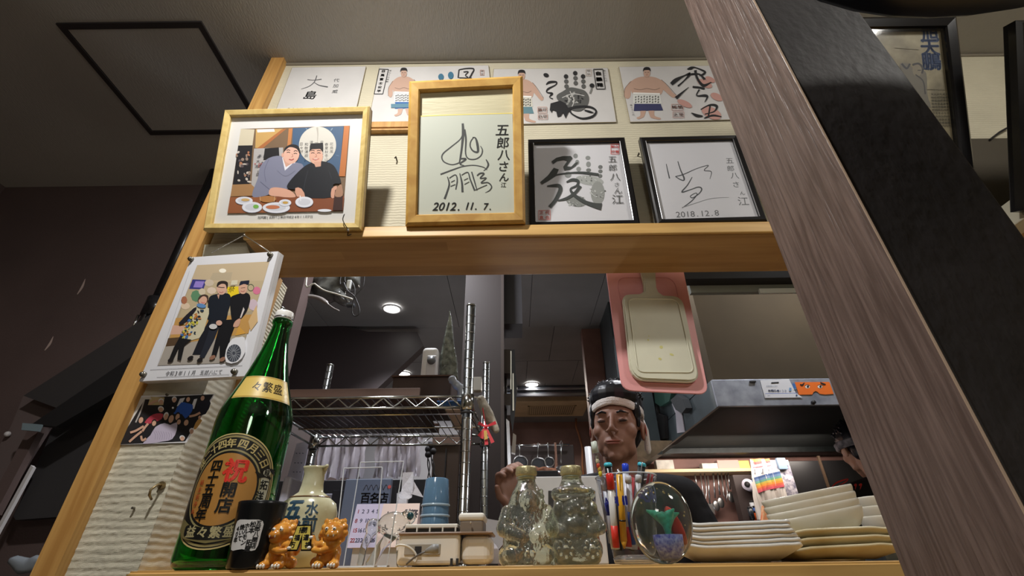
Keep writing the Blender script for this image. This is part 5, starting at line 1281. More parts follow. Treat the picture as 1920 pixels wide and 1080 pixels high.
def pen(top, bot, Yt, Yb, rr, col, label, cap=None, capn=.25, clip=None, tip=None, click=None, band=None):
    a = V9(*bot, Yb); b = V9(*top, Yt); d = (b-a)
    if a.z < SH+.014: a.z = SH+.014; d = b-a
    t = root('pen', a, label, 'pen', 'pens in the clear cup')
    P_ = lambda k: a+d*k
    body0 = .10 if tip is not None else 0
    MB().tube([P_(body0), P_(1-capn if cap else 1)], rr, 12).build('barrel', M('pen_'+str(col), col, .3), t, True)
    if tip is not None: MB().tube([P_(0), P_(.10)], [rr*.25, rr*.95], 12).build('tip', M('pen_'+str(tip), tip, .3), t, True)
    if cap: MB().tube([P_(1-capn), P_(.985), P_(1)], [rr*1.14, rr*1.12, rr*.7], 12).build('cap', M('pen_'+str(cap), cap, .3), t, True)
    if click: MB().tube([P_(1), P_(1.05)], rr*.4, 10).build('push_button', M('pen_'+str(click), click, .2, .6), t, True)
    if clip: o_ = Vector((-.2, -1, 0)).normalized()*rr*1.35; MB().tube([P_(.99)+o_*.8, P_(.97)+o_, P_(.80)+o_, P_(.78)+o_*.8], .0009, 6).build('clip', M('pen_'+str(clip), clip, .2, .6), t, True)
    if band: MB().tube([P_(band[0]), P_(band[1])], rr*1.03, 12).build('printed_band', M('pen_'+str(band[2]), band[2], .4), t, True)
BK = (26, 26, 28)
pen((987, 122), (1085, 860), .762, .79, .0058, BK, 'black marker with a turquoise cap end, left of the cup', (70, 186, 206), .045)
pen((1278, 122), (1180, 860), .765, .79, .0060, BK, 'black marker with a turquoise cap end, right side of the cup', (70, 186, 206), .045, (180, 180, 184))
pen((1003, 212), (1060, 850), .752, .775, .0052, (206, 204, 200), 'white barrelled pen with a red cap, second from left', (206, 44, 38), .22, band=(.02, .30, (206, 52, 40)))
pen((1085, 222), (1128, 850), .748, .770, .0050, (222, 166, 44), 'yellow ballpoint pen at the front of the cup', None, tip=(206, 150, 40), click=(190, 190, 194), clip=(216, 190, 120), band=(.36, .38, BK))
pen((1135, 130), (1165, 850), .775, .782, .0048, (214, 214, 222), 'white printed pen with a bright blue cap', (38, 70, 206), .12, band=(.02, .24, (196, 48, 44)))
pen((1160, 232), (1200, 850), .758, .785, .0046, (206, 202, 206), 'white pen with fine printing, front middle of the cup', (226, 224, 224), .1, band=(.06, .5, (60, 90, 170)))
pen((1248, 225), (1215, 850), .760, .790, .0044, (210, 208, 206), 'white capped slim pen leaning right of the yellow one', (226, 226, 224), .10, band=(.35, .55, (50, 60, 150)))
pen((1352, 208), (1240, 850), .775, .800, .0042, (206, 72, 84), 'pink red pen leaning to the right rim', (222, 96, 106), .2, clip=(220, 220, 220))
pen((950, 235), (1040, 850), .770, .790, .0042, (206, 206, 212), 'pale pen leaning on the left rim of the cup', (200, 200, 210), .2, band=(.45, .62, (46, 56, 150)))
pen((1195, 250), (1190, 850), .80, .80, .0040, (176, 62, 64), 'dark red pen at the back of the cup')
pen((1075, 210), (1090, 850), .81, .80, .0040, (46, 90, 170), 'blue pen at the back of the cup', click=(190, 190, 194))
a = V9(948, 300, .765); b = V9(886, 40, .765)
t = root('sample_tube', a, 'clear sampling tube with a white stopper standing up from the cup', 'tube')
MB().tube([V9(1020, 800, .79), b], .0042, 12).build('glass', m_cup, t, True)
MB().tube([b, V9(870, -50, .765), V9(868, -55, .765)], [.0052, .0050, .003], 12).build('stopper', M('pale_green_cap', (206, 216, 206), .4), t, True)
for k, (x, y, c_) in enumerate([(900, 110, (196, 190, 160)), (908, 150, (196, 70, 40)), (918, 180, (190, 150, 60)), (896, 80, (120, 110, 90)), (925, 215, (214, 200, 60))]):
    MB().ball(V9(x, y, .765), (.003, .003, .005), 8, 6).build('filling', M('fill_%d' % k, c_, .4), t, True)
# --- paperweight
gx, gz = PY(1244, 1005, .715).x, 0
r = root('paperweight', (gx, .715, SH), 'oval glass paperweight with a turquoise flower over a blue pot', 'paperweight')
RX, RZ = .0425, .052; c_ = Vector((gx, .715, SH+RZ-.001)); lean = Matrix.Rotation(rad(8), 3, 'Y')
MB().ball(c_, (RX, .026, RZ), 48, 32, lean).build('glass', mat_clear('heavy_glass', (246, 250, 244), 1.16, .04, .5), r, True)
mb = MB()
q0 = c_+Vector((.004, 0, .006))
for k in range(5):
    a = rad(72*k+18); tip = q0+Vector((.023*math.cos(a), .012*math.sin(a), .009*abs(math.sin(a*1.5))))
    mb.tube([q0+Vector((.003, 0, -.012)), q0.lerp(tip, .45)+Vector((0, 0, -.001)), tip], [.0050, .0058, .0010], 10)
mb.tube([q0+Vector((.002, 0, .002)), c_+Vector((.006, 0, -.019))], [.009, .0030], 12)
organic('flower', mb, .0014, M('turquoise_glass', (60, 176, 150), .3, noi=(200, .2)), r, 2)
MB().lathe([(.013, -.024), (.0185, -.008), (.019, .004), (.012, .003)], c_+Vector((.005, 0, -.020)), 28, False, 1, .8).build('pot', M('blue_speckled_glass', (26, 42, 176), .3, noi=(230, .1), c2=(170, 178, 226)), r, True)
MB().ball(c_+Vector((.020, .012, -.004)), (.008, .004, .024), 14, 10, Matrix.Rotation(rad(-20), 3, 'Y')).build('red_swirl', M('red_glass', (176, 50, 40), .3), r, True)
for k in range(26):
    a = random.uniform(0, 6.28); MB().ball(c_+Vector((.033*math.cos(a)*random.uniform(.85, 1), -.008, .042*math.sin(a)*random.uniform(.85, 1))), random.uniform(.0006, .0015), 6, 4).build('bubble', M('gold_bubble', (214, 196, 140), .2, .5), r, True)

# --- plates and bowls
m_plw = M('grey_white_glaze', (208, 210, 209), .28, noi=(26, .12), c2=(198, 195, 186))
m_plb = M('ash_glaze', (198, 190, 160), .32, noi=(24, .2), c2=(180, 166, 128))
def plate_mesh(hw, hd, h, t, wav, rs=.012, foot=.62, seed=0):
    """rounded square dish: flat foot, flared side, wavy rim with real thickness"""
    n = 96; rings = [(foot, 0, 0), (foot*1.02, .0, 0), (.80, h*.42, .3), (.96, h*.86, 1), (1.0, h, 1), (.985, h+t*.8, 1), (.955, h+t*.7, 1), (.78, h*.5+t, .3), (.55, t*1.1, 0), (.0, t, 0)]
    vs = []; fs = []
    for k, z, wv in rings:
        for i in range(n):
            a = 2*math.pi*i/n; c_, s_ = math.cos(a), math.sin(a); e = .32
            x = hw*math.copysign(abs(c_)**e, c_); y = hd*math.copysign(abs(s_)**e, s_)
            q = wav*(math.sin(a*5+seed)+.6*math.sin(a*9+1.3+seed))*wv; q2 = 1+.018*math.sin(a*7+seed)*wv
            vs.append((x*k*q2, y*k*q2, z+q))
    for j in range(len(rings)-1):
        for i in range(n): fs.append((j*n+i, j*n+(i+1) % n, (j+1)*n+(i+1) % n, (j+1)*n+i))
    fs.append(list(range(n))[::-1])
    return MB().add(vs, fs)
pcx, pcy = (PY(1303, 1050, .78).x+PY(1535, 1050, .78).x)/2+.004, .87
ordn = ['topmost', 'second from top', 'third from top', 'fourth from top', 'fifth from top', 'bottom']
zt = PY(1400, 983, .79).z-SH
for i in range(6):
    k = 5-i; z = SH+k*(zt-.020)/5*.985
    t = root('square_plate', (0, 0, 0), 'white rippled square plate, %s of the stack of six' % ordn[i], 'plate', 'white square plates')
    pm = plate_mesh(.092-.0012*k, .086, .0195, .0042, .0010, seed=k*.12)
    o = pm.build('dish', m_plw, t, True); o2 = MB().lathe([(.050, -.0015), (.053, -.0015), (.053, .001), (.050, .001)], (0, 0, 0), 32, True).build('foot_ring', m_plw, t, True)
    t.location = (pcx+.002*(k % 2)-.0012*k, pcy, z+.002); t.rotation_euler = (0, 0, rad(-13+1.2*(k % 3)))
pbx = (PY(1400, 1050, .93).x+PY(1675, 1050, .93).x)/2+.012
zt = .049
for i in range(3):
    k = 2-i; z = SH+k*.0118
    t = root('wavy_plate', (0, 0, 0), 'tan ash-glazed plate with a wavy rim, %s of three' % ['top', 'middle', 'bottom'][i], 'plate', 'tan wavy plates')
    plate_mesh(.112, .080, .0180, .0036, .0030, foot=.62, seed=1.1+k*.25).build('dish', m_plb, t, True)
    MB().lathe([(.060, -.002), (.064, -.002), (.064, .001), (.060, .001)], (0, 0, 0), 32, True).build('foot_ring', m_plb, t, True)
    t.location = (pbx, .945, z+.0025); t.rotation_euler = (0, 0, rad(-6))
m_bowl = M('oatmeal_glaze', (208, 204, 193), .3, noi=(14, .14), c2=(196, 188, 168))
def bowl(parent, a, b, h):
    n = 64; rings = [(.30, 0), (.32, .0), (.60, h*.10), (.82, h*.30), (.94, h*.58), (.985, h*.80), (1.0, h*.90), (1.0, h*.97), (.985, h), (.960, h*.98), (.93, h*.84), (.80, h*.5), (.5, h*.2), (0, h*.15)]
    vs = []; fs = []
    for k, z in rings:
        for i in range(n): t_ = 2*math.pi*i/n; vs.append((a*k*math.cos(t_), b*k*math.sin(t_), z))
    for j in range(len(rings)-1):
        for i in range(n): fs.append((j*n+i, j*n+(i+1) % n, (j+1)*n+(i+1) % n, (j+1)*n+i))
    fs.append(list(range(n))[::-1]); return MB().add(vs, fs).build('bowl_body', m_bowl, parent, True)
bb = PY(1540, 1000, .97)
for i in range(4):
    k = 3-i
    t = root('oval_bowl', (0, 0, 0), 'deep cream oval bowl, %s of the tilted stack of four' % ['top', 'second', 'third', 'bottom'][i], 'bowl', 'cream oval bowls')
    bowl(t, .088, .060, .044); MB().lathe([(.024, -.003), (.027, -.003), (.027, .001), (.024, .001)], (0, 0, 0), 28, True).build('foot_ring', m_bowl, t, True)
    t.rotation_euler = (0, rad(-9), rad(4)); t.location = Vector((PY(1545, 990, .96).x, .965, SH+zt-.014))+Vector((-.0014, 0, .0118))*k
bx2 = PY(1668, 980, 1.06).x
for i in range(3):
    k = 2-i
    t = root('round_bowl', (0, 0, 0), 'cream bowl, %s of the three partly behind the timber post' % ['top', 'middle', 'bottom'][i], 'bowl', 'cream bowls behind the post')
    bowl(t, .058, .058, .040); MB().lathe([(.018, -.003), (.021, -.003), (.021, .001), (.018, .001)], (0, 0, 0), 28, True).build('foot_ring', m_bowl, t, True)
    t.location = (bx2+.035, 1.10, PY(1640, 975, 1.05).z-.030+k*.0185)
a = PY(1625, 1000, 1.06)
r = root('steel_tray', (bx2+.03, 1.10, SH-.03), 'dark steel container under the bowls behind the post', 'container')
MB().bbox((bx2-.045, 1.045, SH-.04), (bx2+.13, 1.17, PY(1640, 975, 1.05).z-.034), .006).build('body', M('dark_steel', (96, 104, 110), .3, .7), r)
t = root('shelf_back_counter', (1.2, 1.12, 0), 'stainless worktop behind the counter shelf', 'worktop')
MB().bbox((-.05, 1.042, 1.05), (2.5, 1.20, 1.158), .004).build('top', M('steel_top', (120, 122, 124), .3, .8), t)
MB().box((-.03, 1.045, 0), (2.5, 1.18, 1.05)).build('cabinet', m_dark, t)
# napkin/paper box with orange pattern between plates and towel
a = PY(1430, 985, 1.1); b = PY(1452, 945, 1.1)
r = root('snack_bag', ((a.x+b.x)/2, 1.1, 1.158), 'small orange and cream patterned packet beside the oval bowls', 'packet')
q = [PY(*v, 1.1) for v in [(1430, 990), (1432, 948), (1440, 944), (1444, 950), (1452, 956), (1450, 964), (1456, 974), (1452, 990)]]
q = [Vector((v.x, v.y, max(v.z, 1.16))) for v in q]; MB().prism(q, (0, .012, 0)).build('body', M('orange_packet', (232, 210, 160), .5, noi=(70, .1), c2=(222, 96, 40)), r)
MB().box((a.x, 1.1, 1.158), (b.x, 1.112, 1.20)).build('foot', M('orange_packet', (232, 210, 160), .5), r)

# --- two chopping boards hung behind the ledge
V8 = (920, 500, 4.155)
def prismL(pl, view, pts, h0, h1, mat, name, parent, bev=.003, sm=0):
    ox, oy, k = view; L_ = [pl.L(ox+x/k, oy+y/k) for x, y in pts]
    if sm: L_ = smoothpts(L_, sm, True)
    mb = MB().prism([pl.W(u, v, h0) for u, v in L_], pl.N*(h1-h0)); me = mb.mesh(name); bm = bmesh.new(); bm.from_mesh(me)
    es = [e for e in bm.edges if all(abs((v.co-pl.O).dot(pl.N)-h1) < 1e-5 for v in e.verts)]
    bmesh.ops.bevel(bm, geom=es, offset=bev, segments=2, affect='EDGES'); bm.to_mesh(me); bm.free()
    return link(name, me, mat, parent)
pk = Plane(1.07, 0)
def rcorner(p0, p1, p2, r, n=5):
    a, b, c = Vector(p0), Vector(p1), Vector(p2); u = (a-b).normalized()*r; w_ = (c-b).normalized()*r
    return [tuple((b+u)*(1-t)**2+b*2*t*(1-t)+(b+w_)*t*t) for t in [i/n for i in range(n+1)]]
def rpoly(pts, r):
    out = []
    for i in range(len(pts)): out += rcorner(pts[i-1], pts[i], pts[(i+1) % len(pts)], r[i] if isinstance(r, list) else r)
    return out
pb = rpoly([(885, -60), (1480, -60), (1700, 1000), (1020, 968)], 90)
r = root('pink_chopping_board', pk.W(.36, 1.9, 0), 'thin pink plastic chopping board hung from the ledge', 'chopping board')
prismL(pk, V8, pb, 0, .0035, M('pink_plastic', (226, 160, 160), .4), 'board', r, .0012)
q = rpoly([(975, 90), (1425, 90), (1610, 925), (1130, 905)], 80); L_ = [pk.L(920+x/4.155, 500+y/4.155) for x, y in q]
MB().tube([pk.W(u, v, .0036) for u, v in L_+L_[:1]], .0012, 6, False).build('rim_line', M('pink_plastic2', (216, 148, 150), .4), r, True)
wb = [(1148, -20), (1262, -20), (1268, 60), (1276, 190), (1292, 225), (1330, 252)]+rcorner((1330, 252), (1475, 258), (1605, 910), 80)+rcorner((1475, 258), (1612, 920), (1160, 905), 90)+rcorner((1612, 920), (1080, 900), (1018, 250), 120)+rcorner((1080, 900), (1012, 245), (1160, 240), 60)+[(1150, 240), (1182, 222), (1180, 160), (1160, 60)]
r = root('white_chopping_board', pk.W(.36, 1.89, .01), 'white paddle-shaped chopping board with a handle, over the pink one', 'chopping board')
m_wb = M('worn_white_plastic', (214, 212, 190), .45, noi=(9, .06))
prismL(pk, V8, wb, .008, .022, m_wb, 'board', r, .004)
q = rpoly([(1055, 280), (1435, 285), (1560, 850), (1130, 845)], 50); L_ = [pk.L(920+x/4.155, 500+y/4.155) for x, y in q]
MB().tube([pk.W(u, v, .0222) for u, v in L_+L_[:1]], .0022, 8, False).build('rim_ridge', m_wb, r, True)
p = Paint(pk, V8, h0=.0224)
for x, y, a_, b_ in ((1310, 655, 14, 12), (1390, 712, 18, 8), (1300, 745, 14, 9), (1210, 600, 8, 7), (1215, 570, 5, 4)): p.ell(x, y, a_, b_, (204, 198, 128), 20, 10)
p.build('stain', r)
t = root('steel_hook', (.355, 1.05, 1.885), 'steel hook carrying the chopping boards behind the ledge', 'hook')
c_ = pk.W(*pk.L(920+1205/4.155, 500+10/4.155), .026)
MB().tube([(c_.x, 1.036, c_.z+.02), (c_.x, 1.040, c_.z+.0), (c_.x, 1.05, c_.z-.008), (c_.x, 1.072, c_.z-.006), (c_.x, 1.074, c_.z+.006)], .0018, 8).build('hook_wire', m_chrome, t, True)
MB().bbox((c_.x-.012, YB, c_.z+.0), (c_.x+.012, YB+.004, c_.z+.03), .001).build('plate', m_chrome, t)
# ================================================================ kitchen things
# --- chrome wire rack
RX0, RX1, RY0, RY1 = -.635, -.112, 1.10, 1.50
zf = PY(720, 745, RY0).z
r = root('wire_rack', ((RX0+RX1)/2, (RY0+RY1)/2, 0), 'chrome wire shelving rack behind the green bottle', 'rack')
mch = M('chrome_worn', (186, 188, 186), .18, 1, noi=(40, .2))
ztop = PY(886, 575, RY0).z; ztop2 = PY(915, 682, RY1).z
for x, y, zt_ in ((RX0, RY0, ztop), (RX1, RY0, ztop), (RX0-.0, RY1, ztop2), (RX1+.02, RY1, ztop2)):
    mb = MB().tube([(x, y, 0), (x, y, zt_)], .0125, 18)
    po = mb.build('post', mch, r, True); g = MB(); z = .1
    while z < zt_-.02: g.lathe([(.0126, -.0012), (.0131, 0), (.0126, .0012)], (x, y, z), 18, True); z += .025
    tag(g.build('groove_rings', mch, po, True), kind='stuff')
    MB().lathe([(.0127, 0), (.0135, .001), (.0125, .004), (.002, .005)], (x, y, zt_), 18).build('post_cap', mch, po, True)
def shelf(z, th=.027):
    mb = MB()
    for zz, rr in ((z, .0034), (z-th, .0034)):
        for a, b in (((RX0, RY0), (RX1, RY0)), ((RX0, RY1), (RX1+.02, RY1)), ((RX0, RY0), (RX0, RY1)), ((RX1, RY0), (RX1+.02, RY1))): mb.tube([(a[0], a[1], zz), (b[0], b[1], zz)], rr, 8)
    mb.build('shelf_rails', mch, r, True)
    for y in (RY0, RY1):
        n = 9; pts = []
        for i in range(2*n+1): pts.append((RX0+.015+(RX1-RX0-.03)*i/(2*n), y, z-.002 if i % 2 else z-th+.002))
        MB().tube(pts, .0022, 6).build('truss_wire', mch, r, True)
    mb = MB()
    for y in (RY0+.13, RY0+.27): mb.tube([(RX0, y, z-.006), (RX1+.01, y, z-.006)], .003, 6)
    x = RX0+.02
    while x < RX1-.005: mb.tube([(x, RY0, z-.002), (x+.012, RY1, z-.002)], .0013, 5); x += .0205
    tag(mb.build('deck_wires', mch, r), kind='stuff')
    for x, y in ((RX0, RY0), (RX1, RY0), (RX0, RY1), (RX1+.02, RY1)):
        MB().lathe([(.0127, -.034), (.0165, -.033), (.0158, .006), (.0127, .007)], (x, y, z-.003), 20, True).build('collar', mch, r, True)
shelf(zf); shelf(1.185); shelf(.6)
for z in (zf-.045,): MB().lathe([(.0127, 0), (.0155, .001), (.0155, .006), (.0127, .007)], (RX1, RY0, z), 20, True).build('black_clip', m_black, r, True)
# things on the rack
def tbox(name, pts, Y, dep, mat, label, cat, z0=None, bev=.003, nm='body'):
    a = PY(*pts[0], Y); b = PY(*pts[1], Y); zz = min(a.z, b.z) if z0 is None else z0
    t = root(name, ((a.x+b.x)/2, Y+dep/2, zz), label, cat)
    MB().bbox((a.x, Y, zz), (b.x, Y+dep, max(a.z, b.z)), bev).build(nm, mat, t); return t, a, b, zz
zr = zf+.002
t = root('wooden_tray', (-.46, 1.3, zr), 'dark brown tray board lying across the wire shelf', 'tray')
MB().bbox((RX0+.005, 1.12, zr), (-.235, 1.47, zr+.004), .001).build('bottom', M('tray_brown', (70, 48, 36), .5), t)
for y in (1.12, 1.46): MB().bbox((RX0+.005, y, zr+.004), (-.235, y+.008, zr+.028), .001).build('side', M('tray_side', (78, 54, 42), .5), t)
t, a, b, zz = tbox('carton', [(733, 742), (848, 706)], 1.22, .13, M('carton_brown', (62, 46, 40), .6), 'dark brown carton on the wire shelf under the white appliance', 'carton', zr+.0045)
MB().box((a.x-.004, 1.216, a.z if a.z > b.z else b.z), (b.x+.004, 1.354, max(a.z, b.z)+.004)).build('lid', M('carton_lid', (74, 48, 34), .6), t)
ztop_c = max(a.z, b.z)+.004
a = PY(787, 705, 1.26); b = PY(822, 650, 1.26)
t = root('white_appliance', ((a.x+b.x)/2, 1.28, ztop_c), 'rounded white appliance with a grey button standing on the brown carton', 'appliance')
w_ = b.x-a.x; h_ = b.z-ztop_c
MB().bbox((a.x, 1.26, ztop_c), (b.x, 1.30, b.z), .012, 4).build('body', M('white_enamel', (220, 220, 222), .35), t)
MB().bbox((a.x+w_*.35, 1.255, ztop_c), (b.x-.002, 1.262, ztop_c+h_*.72), .004, 3).build('front_panel', M('white_enamel2', (200, 200, 206), .35), t)
MB().tube([(a.x+w_*.66, 1.256, ztop_c+h_*.56), (a.x+w_*.66, 1.250, ztop_c+h_*.56)], w_*.26, 20).build('button', M('grey_button', (96, 98, 102), .4), t, True)
t = root('wrapped_bundle', (PY(840, 705, 1.3).x, 1.3, ztop_c), 'tall grey green plastic wrapped bundle leaning beside the white appliance', 'bag')
q = [PY(*v, 1.29) for v in [(824, 706), (824, 672), (832, 632), (840, 600), (843, 578), (847, 600), (850, 640), (856, 672), (858, 706)]]
for v in q: v.z = max(v.z, ztop_c)
mb = MB().prism(q, (0, .035, 0)); mb.prism([q[0]+Vector((0, -.006, 0)), q[2]+Vector((.004, -.010, 0)), q[4]+Vector((0, .005, -.02)), q[6]+Vector((-.008, -.004, 0)), q[8]+Vector((-.02, -.006, 0))], (0, .02, 0))
organic('wrap', mb, .003, M('cloudy_plastic', (128, 136, 128), .15, noi=(60, .5), c2=(60, 64, 60), bump=(90, 1.0)), t, 1)
t, a, b, zz = tbox('blue_packet', [(818, 762), (872, 752)], 1.14, .06, M('blue_wrap', (60, 120, 200), .35, noi=(40, .3)), 'bright blue packet lying at the right end of the wire shelf', 'packet', zr)
t, a, b, zz = tbox('cream_box', [(835, 762), (874, 757)], 1.22, .22, M('cream_carton', (214, 190, 168), .6), 'cream cardboard sheet on the right of the wire shelf', 'box', zr)
mb = MB()
for i, (x, y) in enumerate([(848, 712), (856, 722), (864, 728), (872, 730), (866, 736)]): c_ = PY(x, y, 1.16); mb.ball(c_, (.012, .012, .012), 8, 6)
mb.ball((PY(866, 740, 1.16).x, 1.16, zr+.012), (.014, .012, .014), 8, 6)
t = root('plastic_wrap', (PY(866, 740, 1.16).x, 1.16, zr), 'loose clear grey plastic wrap by the chrome post', 'plastic'); organic('sheet', mb, .004, M('cloudy_plastic2', (150, 154, 160), .2, bump=(90, .9)), t, 1)
# cloth mitt and red ribbon tied to the rack's right side
t = root('cloth_mitt', PY(905, 745, 1.16), 'beige woven cloth hanging on the right side of the rack', 'cloth')
mb = MB(); chain(mb, [PY(902, 750, 1.17), PY(915, 778, 1.17), PY(930, 806, 1.17)], [.012, .015, .009], 8)
mb.tf(Matrix.Identity(4)); organic('cloth', mb, .0025, M('woven_beige', (196, 188, 172), .9, noi=(60, .3), bump=(260, 1.0, (3, 3, .3))), t, 1)
MB().tube([(RX1+.005, 1.13, PY(895, 744, 1.13).z), PY(899, 746, 1.15), PY(902, 752, 1.17)], .002, 6).build('loop', M('woven_beige', (196, 188, 172), .9), t)
t = root('red_ribbon', PY(912, 795, 1.15), 'red ribbon bow tied below the beige cloth', 'ribbon')
m_red = M('red_ribbon_cloth', (196, 46, 56), .5)
k0 = PY(911, 800, 1.145)
for (x, y) in ((897, 793), (930, 792), (924, 830), (903, 822), (912, 834), (898, 818)):
    e = PY(x, y, 1.14); n_ = Vector((0, -1, 0)); d = (e-k0).normalized(); s_ = d.cross(n_)*.0045
    MB().prism([k0+s_*.4, k0-s_*.4, e-s_, e+s_], (0, .0012, 0)).build('tail', m_red, t)
MB().ball(k0, .005, 10, 8).build('knot', m_red, t, True)
e = PY(910, 815, 1.137); MB().prism([e+Vector((-.004, 0, .010)), e+Vector((.003, 0, .010)), e+Vector((.006, 0, -.010)), e+Vector((-.002, 0, -.012))], (0, .001, 0)).build('gold_tag', M('gold_tag', (206, 170, 90), .5), t)
MB().tube([k0, PY(905, 765, 1.158)], .0015, 6).build('string', m_red, t)
t = root('rack_bracket', PY(892, 722, 1.10), 'small grey plastic bracket clipped on the chrome post', 'bracket')
a = PY(893, 732, 1.09); b = PY(903, 706, 1.09); MB().bbox((RX1+.0127, 1.09, a.z), (b.x, 1.11, b.z), .002).build('body', M('grey_clip', (126, 124, 118), .4), t)
# --- grey bag, wires at the top left of the opening
m_gbag = M('smoky_plastic', (88, 88, 84), .2, noi=(20, .4), bump=(30, 1.0))
mb = MB()
for x, y, r_ in ((515, 535, .09), (550, 530, .08), (585, 528, .09), (620, 535, .08), (650, 528, .06), (560, 545, .05), (610, 552, .045), (535, 560, .05), (640, 560, .03), (590, 510, .12), (640, 505, .1)):
    mb.ball(PY(x, y, 1.62), (r_, .07, r_*.55), 12, 8)
t = root('plastic_bag', PY(590, 500, 1.75), 'smoky plastic sheeting bulging under the ceiling at the top left of the opening', 'bag'); organic('sheeting', mb, .014, m_gbag, t, 3)
q = [PY(*v, 1.56) for v in [(553, 577), (556, 566), (568, 559), (582, 556), (600, 560), (612, 568), (624, 577), (636, 583)]]
tag(MB().tube(smoothpts([tuple(v) for v in q], 4), [.004]*1+[.009]*20+[.003]*(len(smoothpts([tuple(v) for v in q], 4))-21), 8).build('hanging_edging', M('smoky_rim', (120, 114, 110), .35), None, True), 'curved grey plastic edging below the smoky sheeting', 'edging')
q = [(PY(575, 518, 1.45).x, 1.45, ZK-.01)]+[tuple(PY(*v, 1.45)) for v in [(575, 518), (590, 532), (607, 544), (630, 551), (661, 561)]]
tag(MB().tube(smoothpts(q, 5), .0032, 8).build('hanging_cable', M('white_cable', (196, 194, 184), .35), None, True), 'pale cable sagging across the smoky sheeting', 'cable')
q = [(PY(640, 510, 1.4).x, 1.4, ZK-.01)]+[tuple(PY(*v, 1.4)) for v in [(640, 510), (645, 530), (652, 545), (662, 553), (668, 562), (674, 580), (672, 590), (664, 592), (660, 582), (663, 565), (668, 552), (680, 538), (683, 520), (684, 505)]]
tag(MB().tube(smoothpts(q, 5), .0022, 8).build('black_cord_loop', m_black, None, True), 'thin black cord looped below the ledge at left', 'cord')
q = [(PY(648, 508, 1.42).x, 1.42, ZK-.01)]+[tuple(PY(*v, 1.42)) for v in [(648, 508), (658, 525), (665, 540), (664, 560), (658, 575)]]
tag(MB().tube(smoothpts(q, 5), .0018, 8).build('second_cord', m_black, None, True), 'second thin black cord hanging beside the looped one', 'cord')
t = root('cable_junction', PY(655, 572, 1.42), 'small dark cable junction with clear plastic at the end of the pale cable', 'connector')
a = PY(651, 578, 1.43); b = PY(664, 567, 1.41); MB().bbox((a.x, 1.41, a.z), (b.x, 1.43, b.z), .003).build('body', M('dark_blue_grey', (52, 56, 64), .4), t)
a = PY(650, 547, 1.43); b = PY(659, 524, 1.41); MB().bbox((a.x, 1.41, a.z), (b.x, 1.425, b.z), .004).build('clear_clip', M('pale_plastic', (176, 178, 176), .15), t)

# --- pleated white cloths, shelves and cabinet behind the rack
m_cloth = M('white_cloth', (206, 200, 210), .85, noi=(20, .06))
def pleats(name, x0, x1, y0, y1, Y, n, label, amp=.012, mat=None, slant=0):
    a = PY(x0, y1, Y); b = PY(x1, y0, Y); W_ = b.x-a.x; H_ = b.z-a.z
    t = root(name, ((a.x+b.x)/2, Y, a.z), label, 'curtain', 'white pleated cloths behind the rack'); mb = MB(); nx = n*8; nz = 8; vs = []; fs = []
    for j in range(nz+1):
        for i in range(nx+1):
            ph = 2*math.pi*n*i/nx; k = .55+.45*(1-j/nz)
            vs.append((a.x+W_*i/nx*(1-.02*j/nz)+.004*math.sin(ph*2+j)+slant*(1-j/nz), Y+amp*k*(math.sin(ph)+.35*math.sin(2.3*ph+1)), a.z+H_*j/nz+.004*math.sin(ph*.7)*(j == 0)))
    for j in range(nz):
        for i in range(nx): q = j*(nx+1)+i; fs.append((q, q+1, q+nx+2, q+nx+1))
    MB().add(vs, fs).build('fabric', mat or m_cloth, t, True)
    MB().tube([(a.x-.02, Y, b.z), (b.x+.02, Y, b.z)], .005, 8).build('rod', m_chrome, t, True); return t
pleats('cloth_curtain', 588, 692, 818, 898, 1.62, 5, 'white pleated cloth hung left behind the wire rack')
pleats('cloth_curtain', 698, 793, 818, 896, 1.62, 5, 'white pleated cloth hung right behind the wire rack, beside the cabinet')
t, a, b, zz = tbox('brown_cabinet', [(800, 1010), (862, 830)], 1.70, .3, M('cabinet_brown', (66, 52, 42), .5), 'tall dark brown cabinet beside the kitchen pillar', 'cabinet', 0)
MB().box(((a.x+b.x)/2-.002, 1.695, .1), ((a.x+b.x)/2+.002, 1.701, b.z-.02)).build('door_gap', m_black, t)
MB().bbox((a.x-.004, 1.69, b.z-.006), (b.x, 1.70, b.z+.02), .002).build('cornice', M('cabinet_top', (110, 88, 76), .5), t)
t = root('cable_bundle', PY(806, 850, 1.68), 'tangle of thin black cables hanging at the cabinet edge', 'cables')
for k in range(4):
    q = [tuple(PY(x, y, 1.66)) for x, y in [(804+k*2, 828), (800+k*3, 850), (806+k*4-8*(k % 2), 872), (802+k*5, 896)]]; MB().tube(smoothpts(q, 4), .002, 6).build('cable', m_black, t, True)
mb = MB()
for x, y in ((803, 842), (808, 836), (812, 846), (803, 852)): mb.ball(PY(x, y, 1.665), .012, 8, 6)
mb.build('plug_cluster', m_black, t, True)
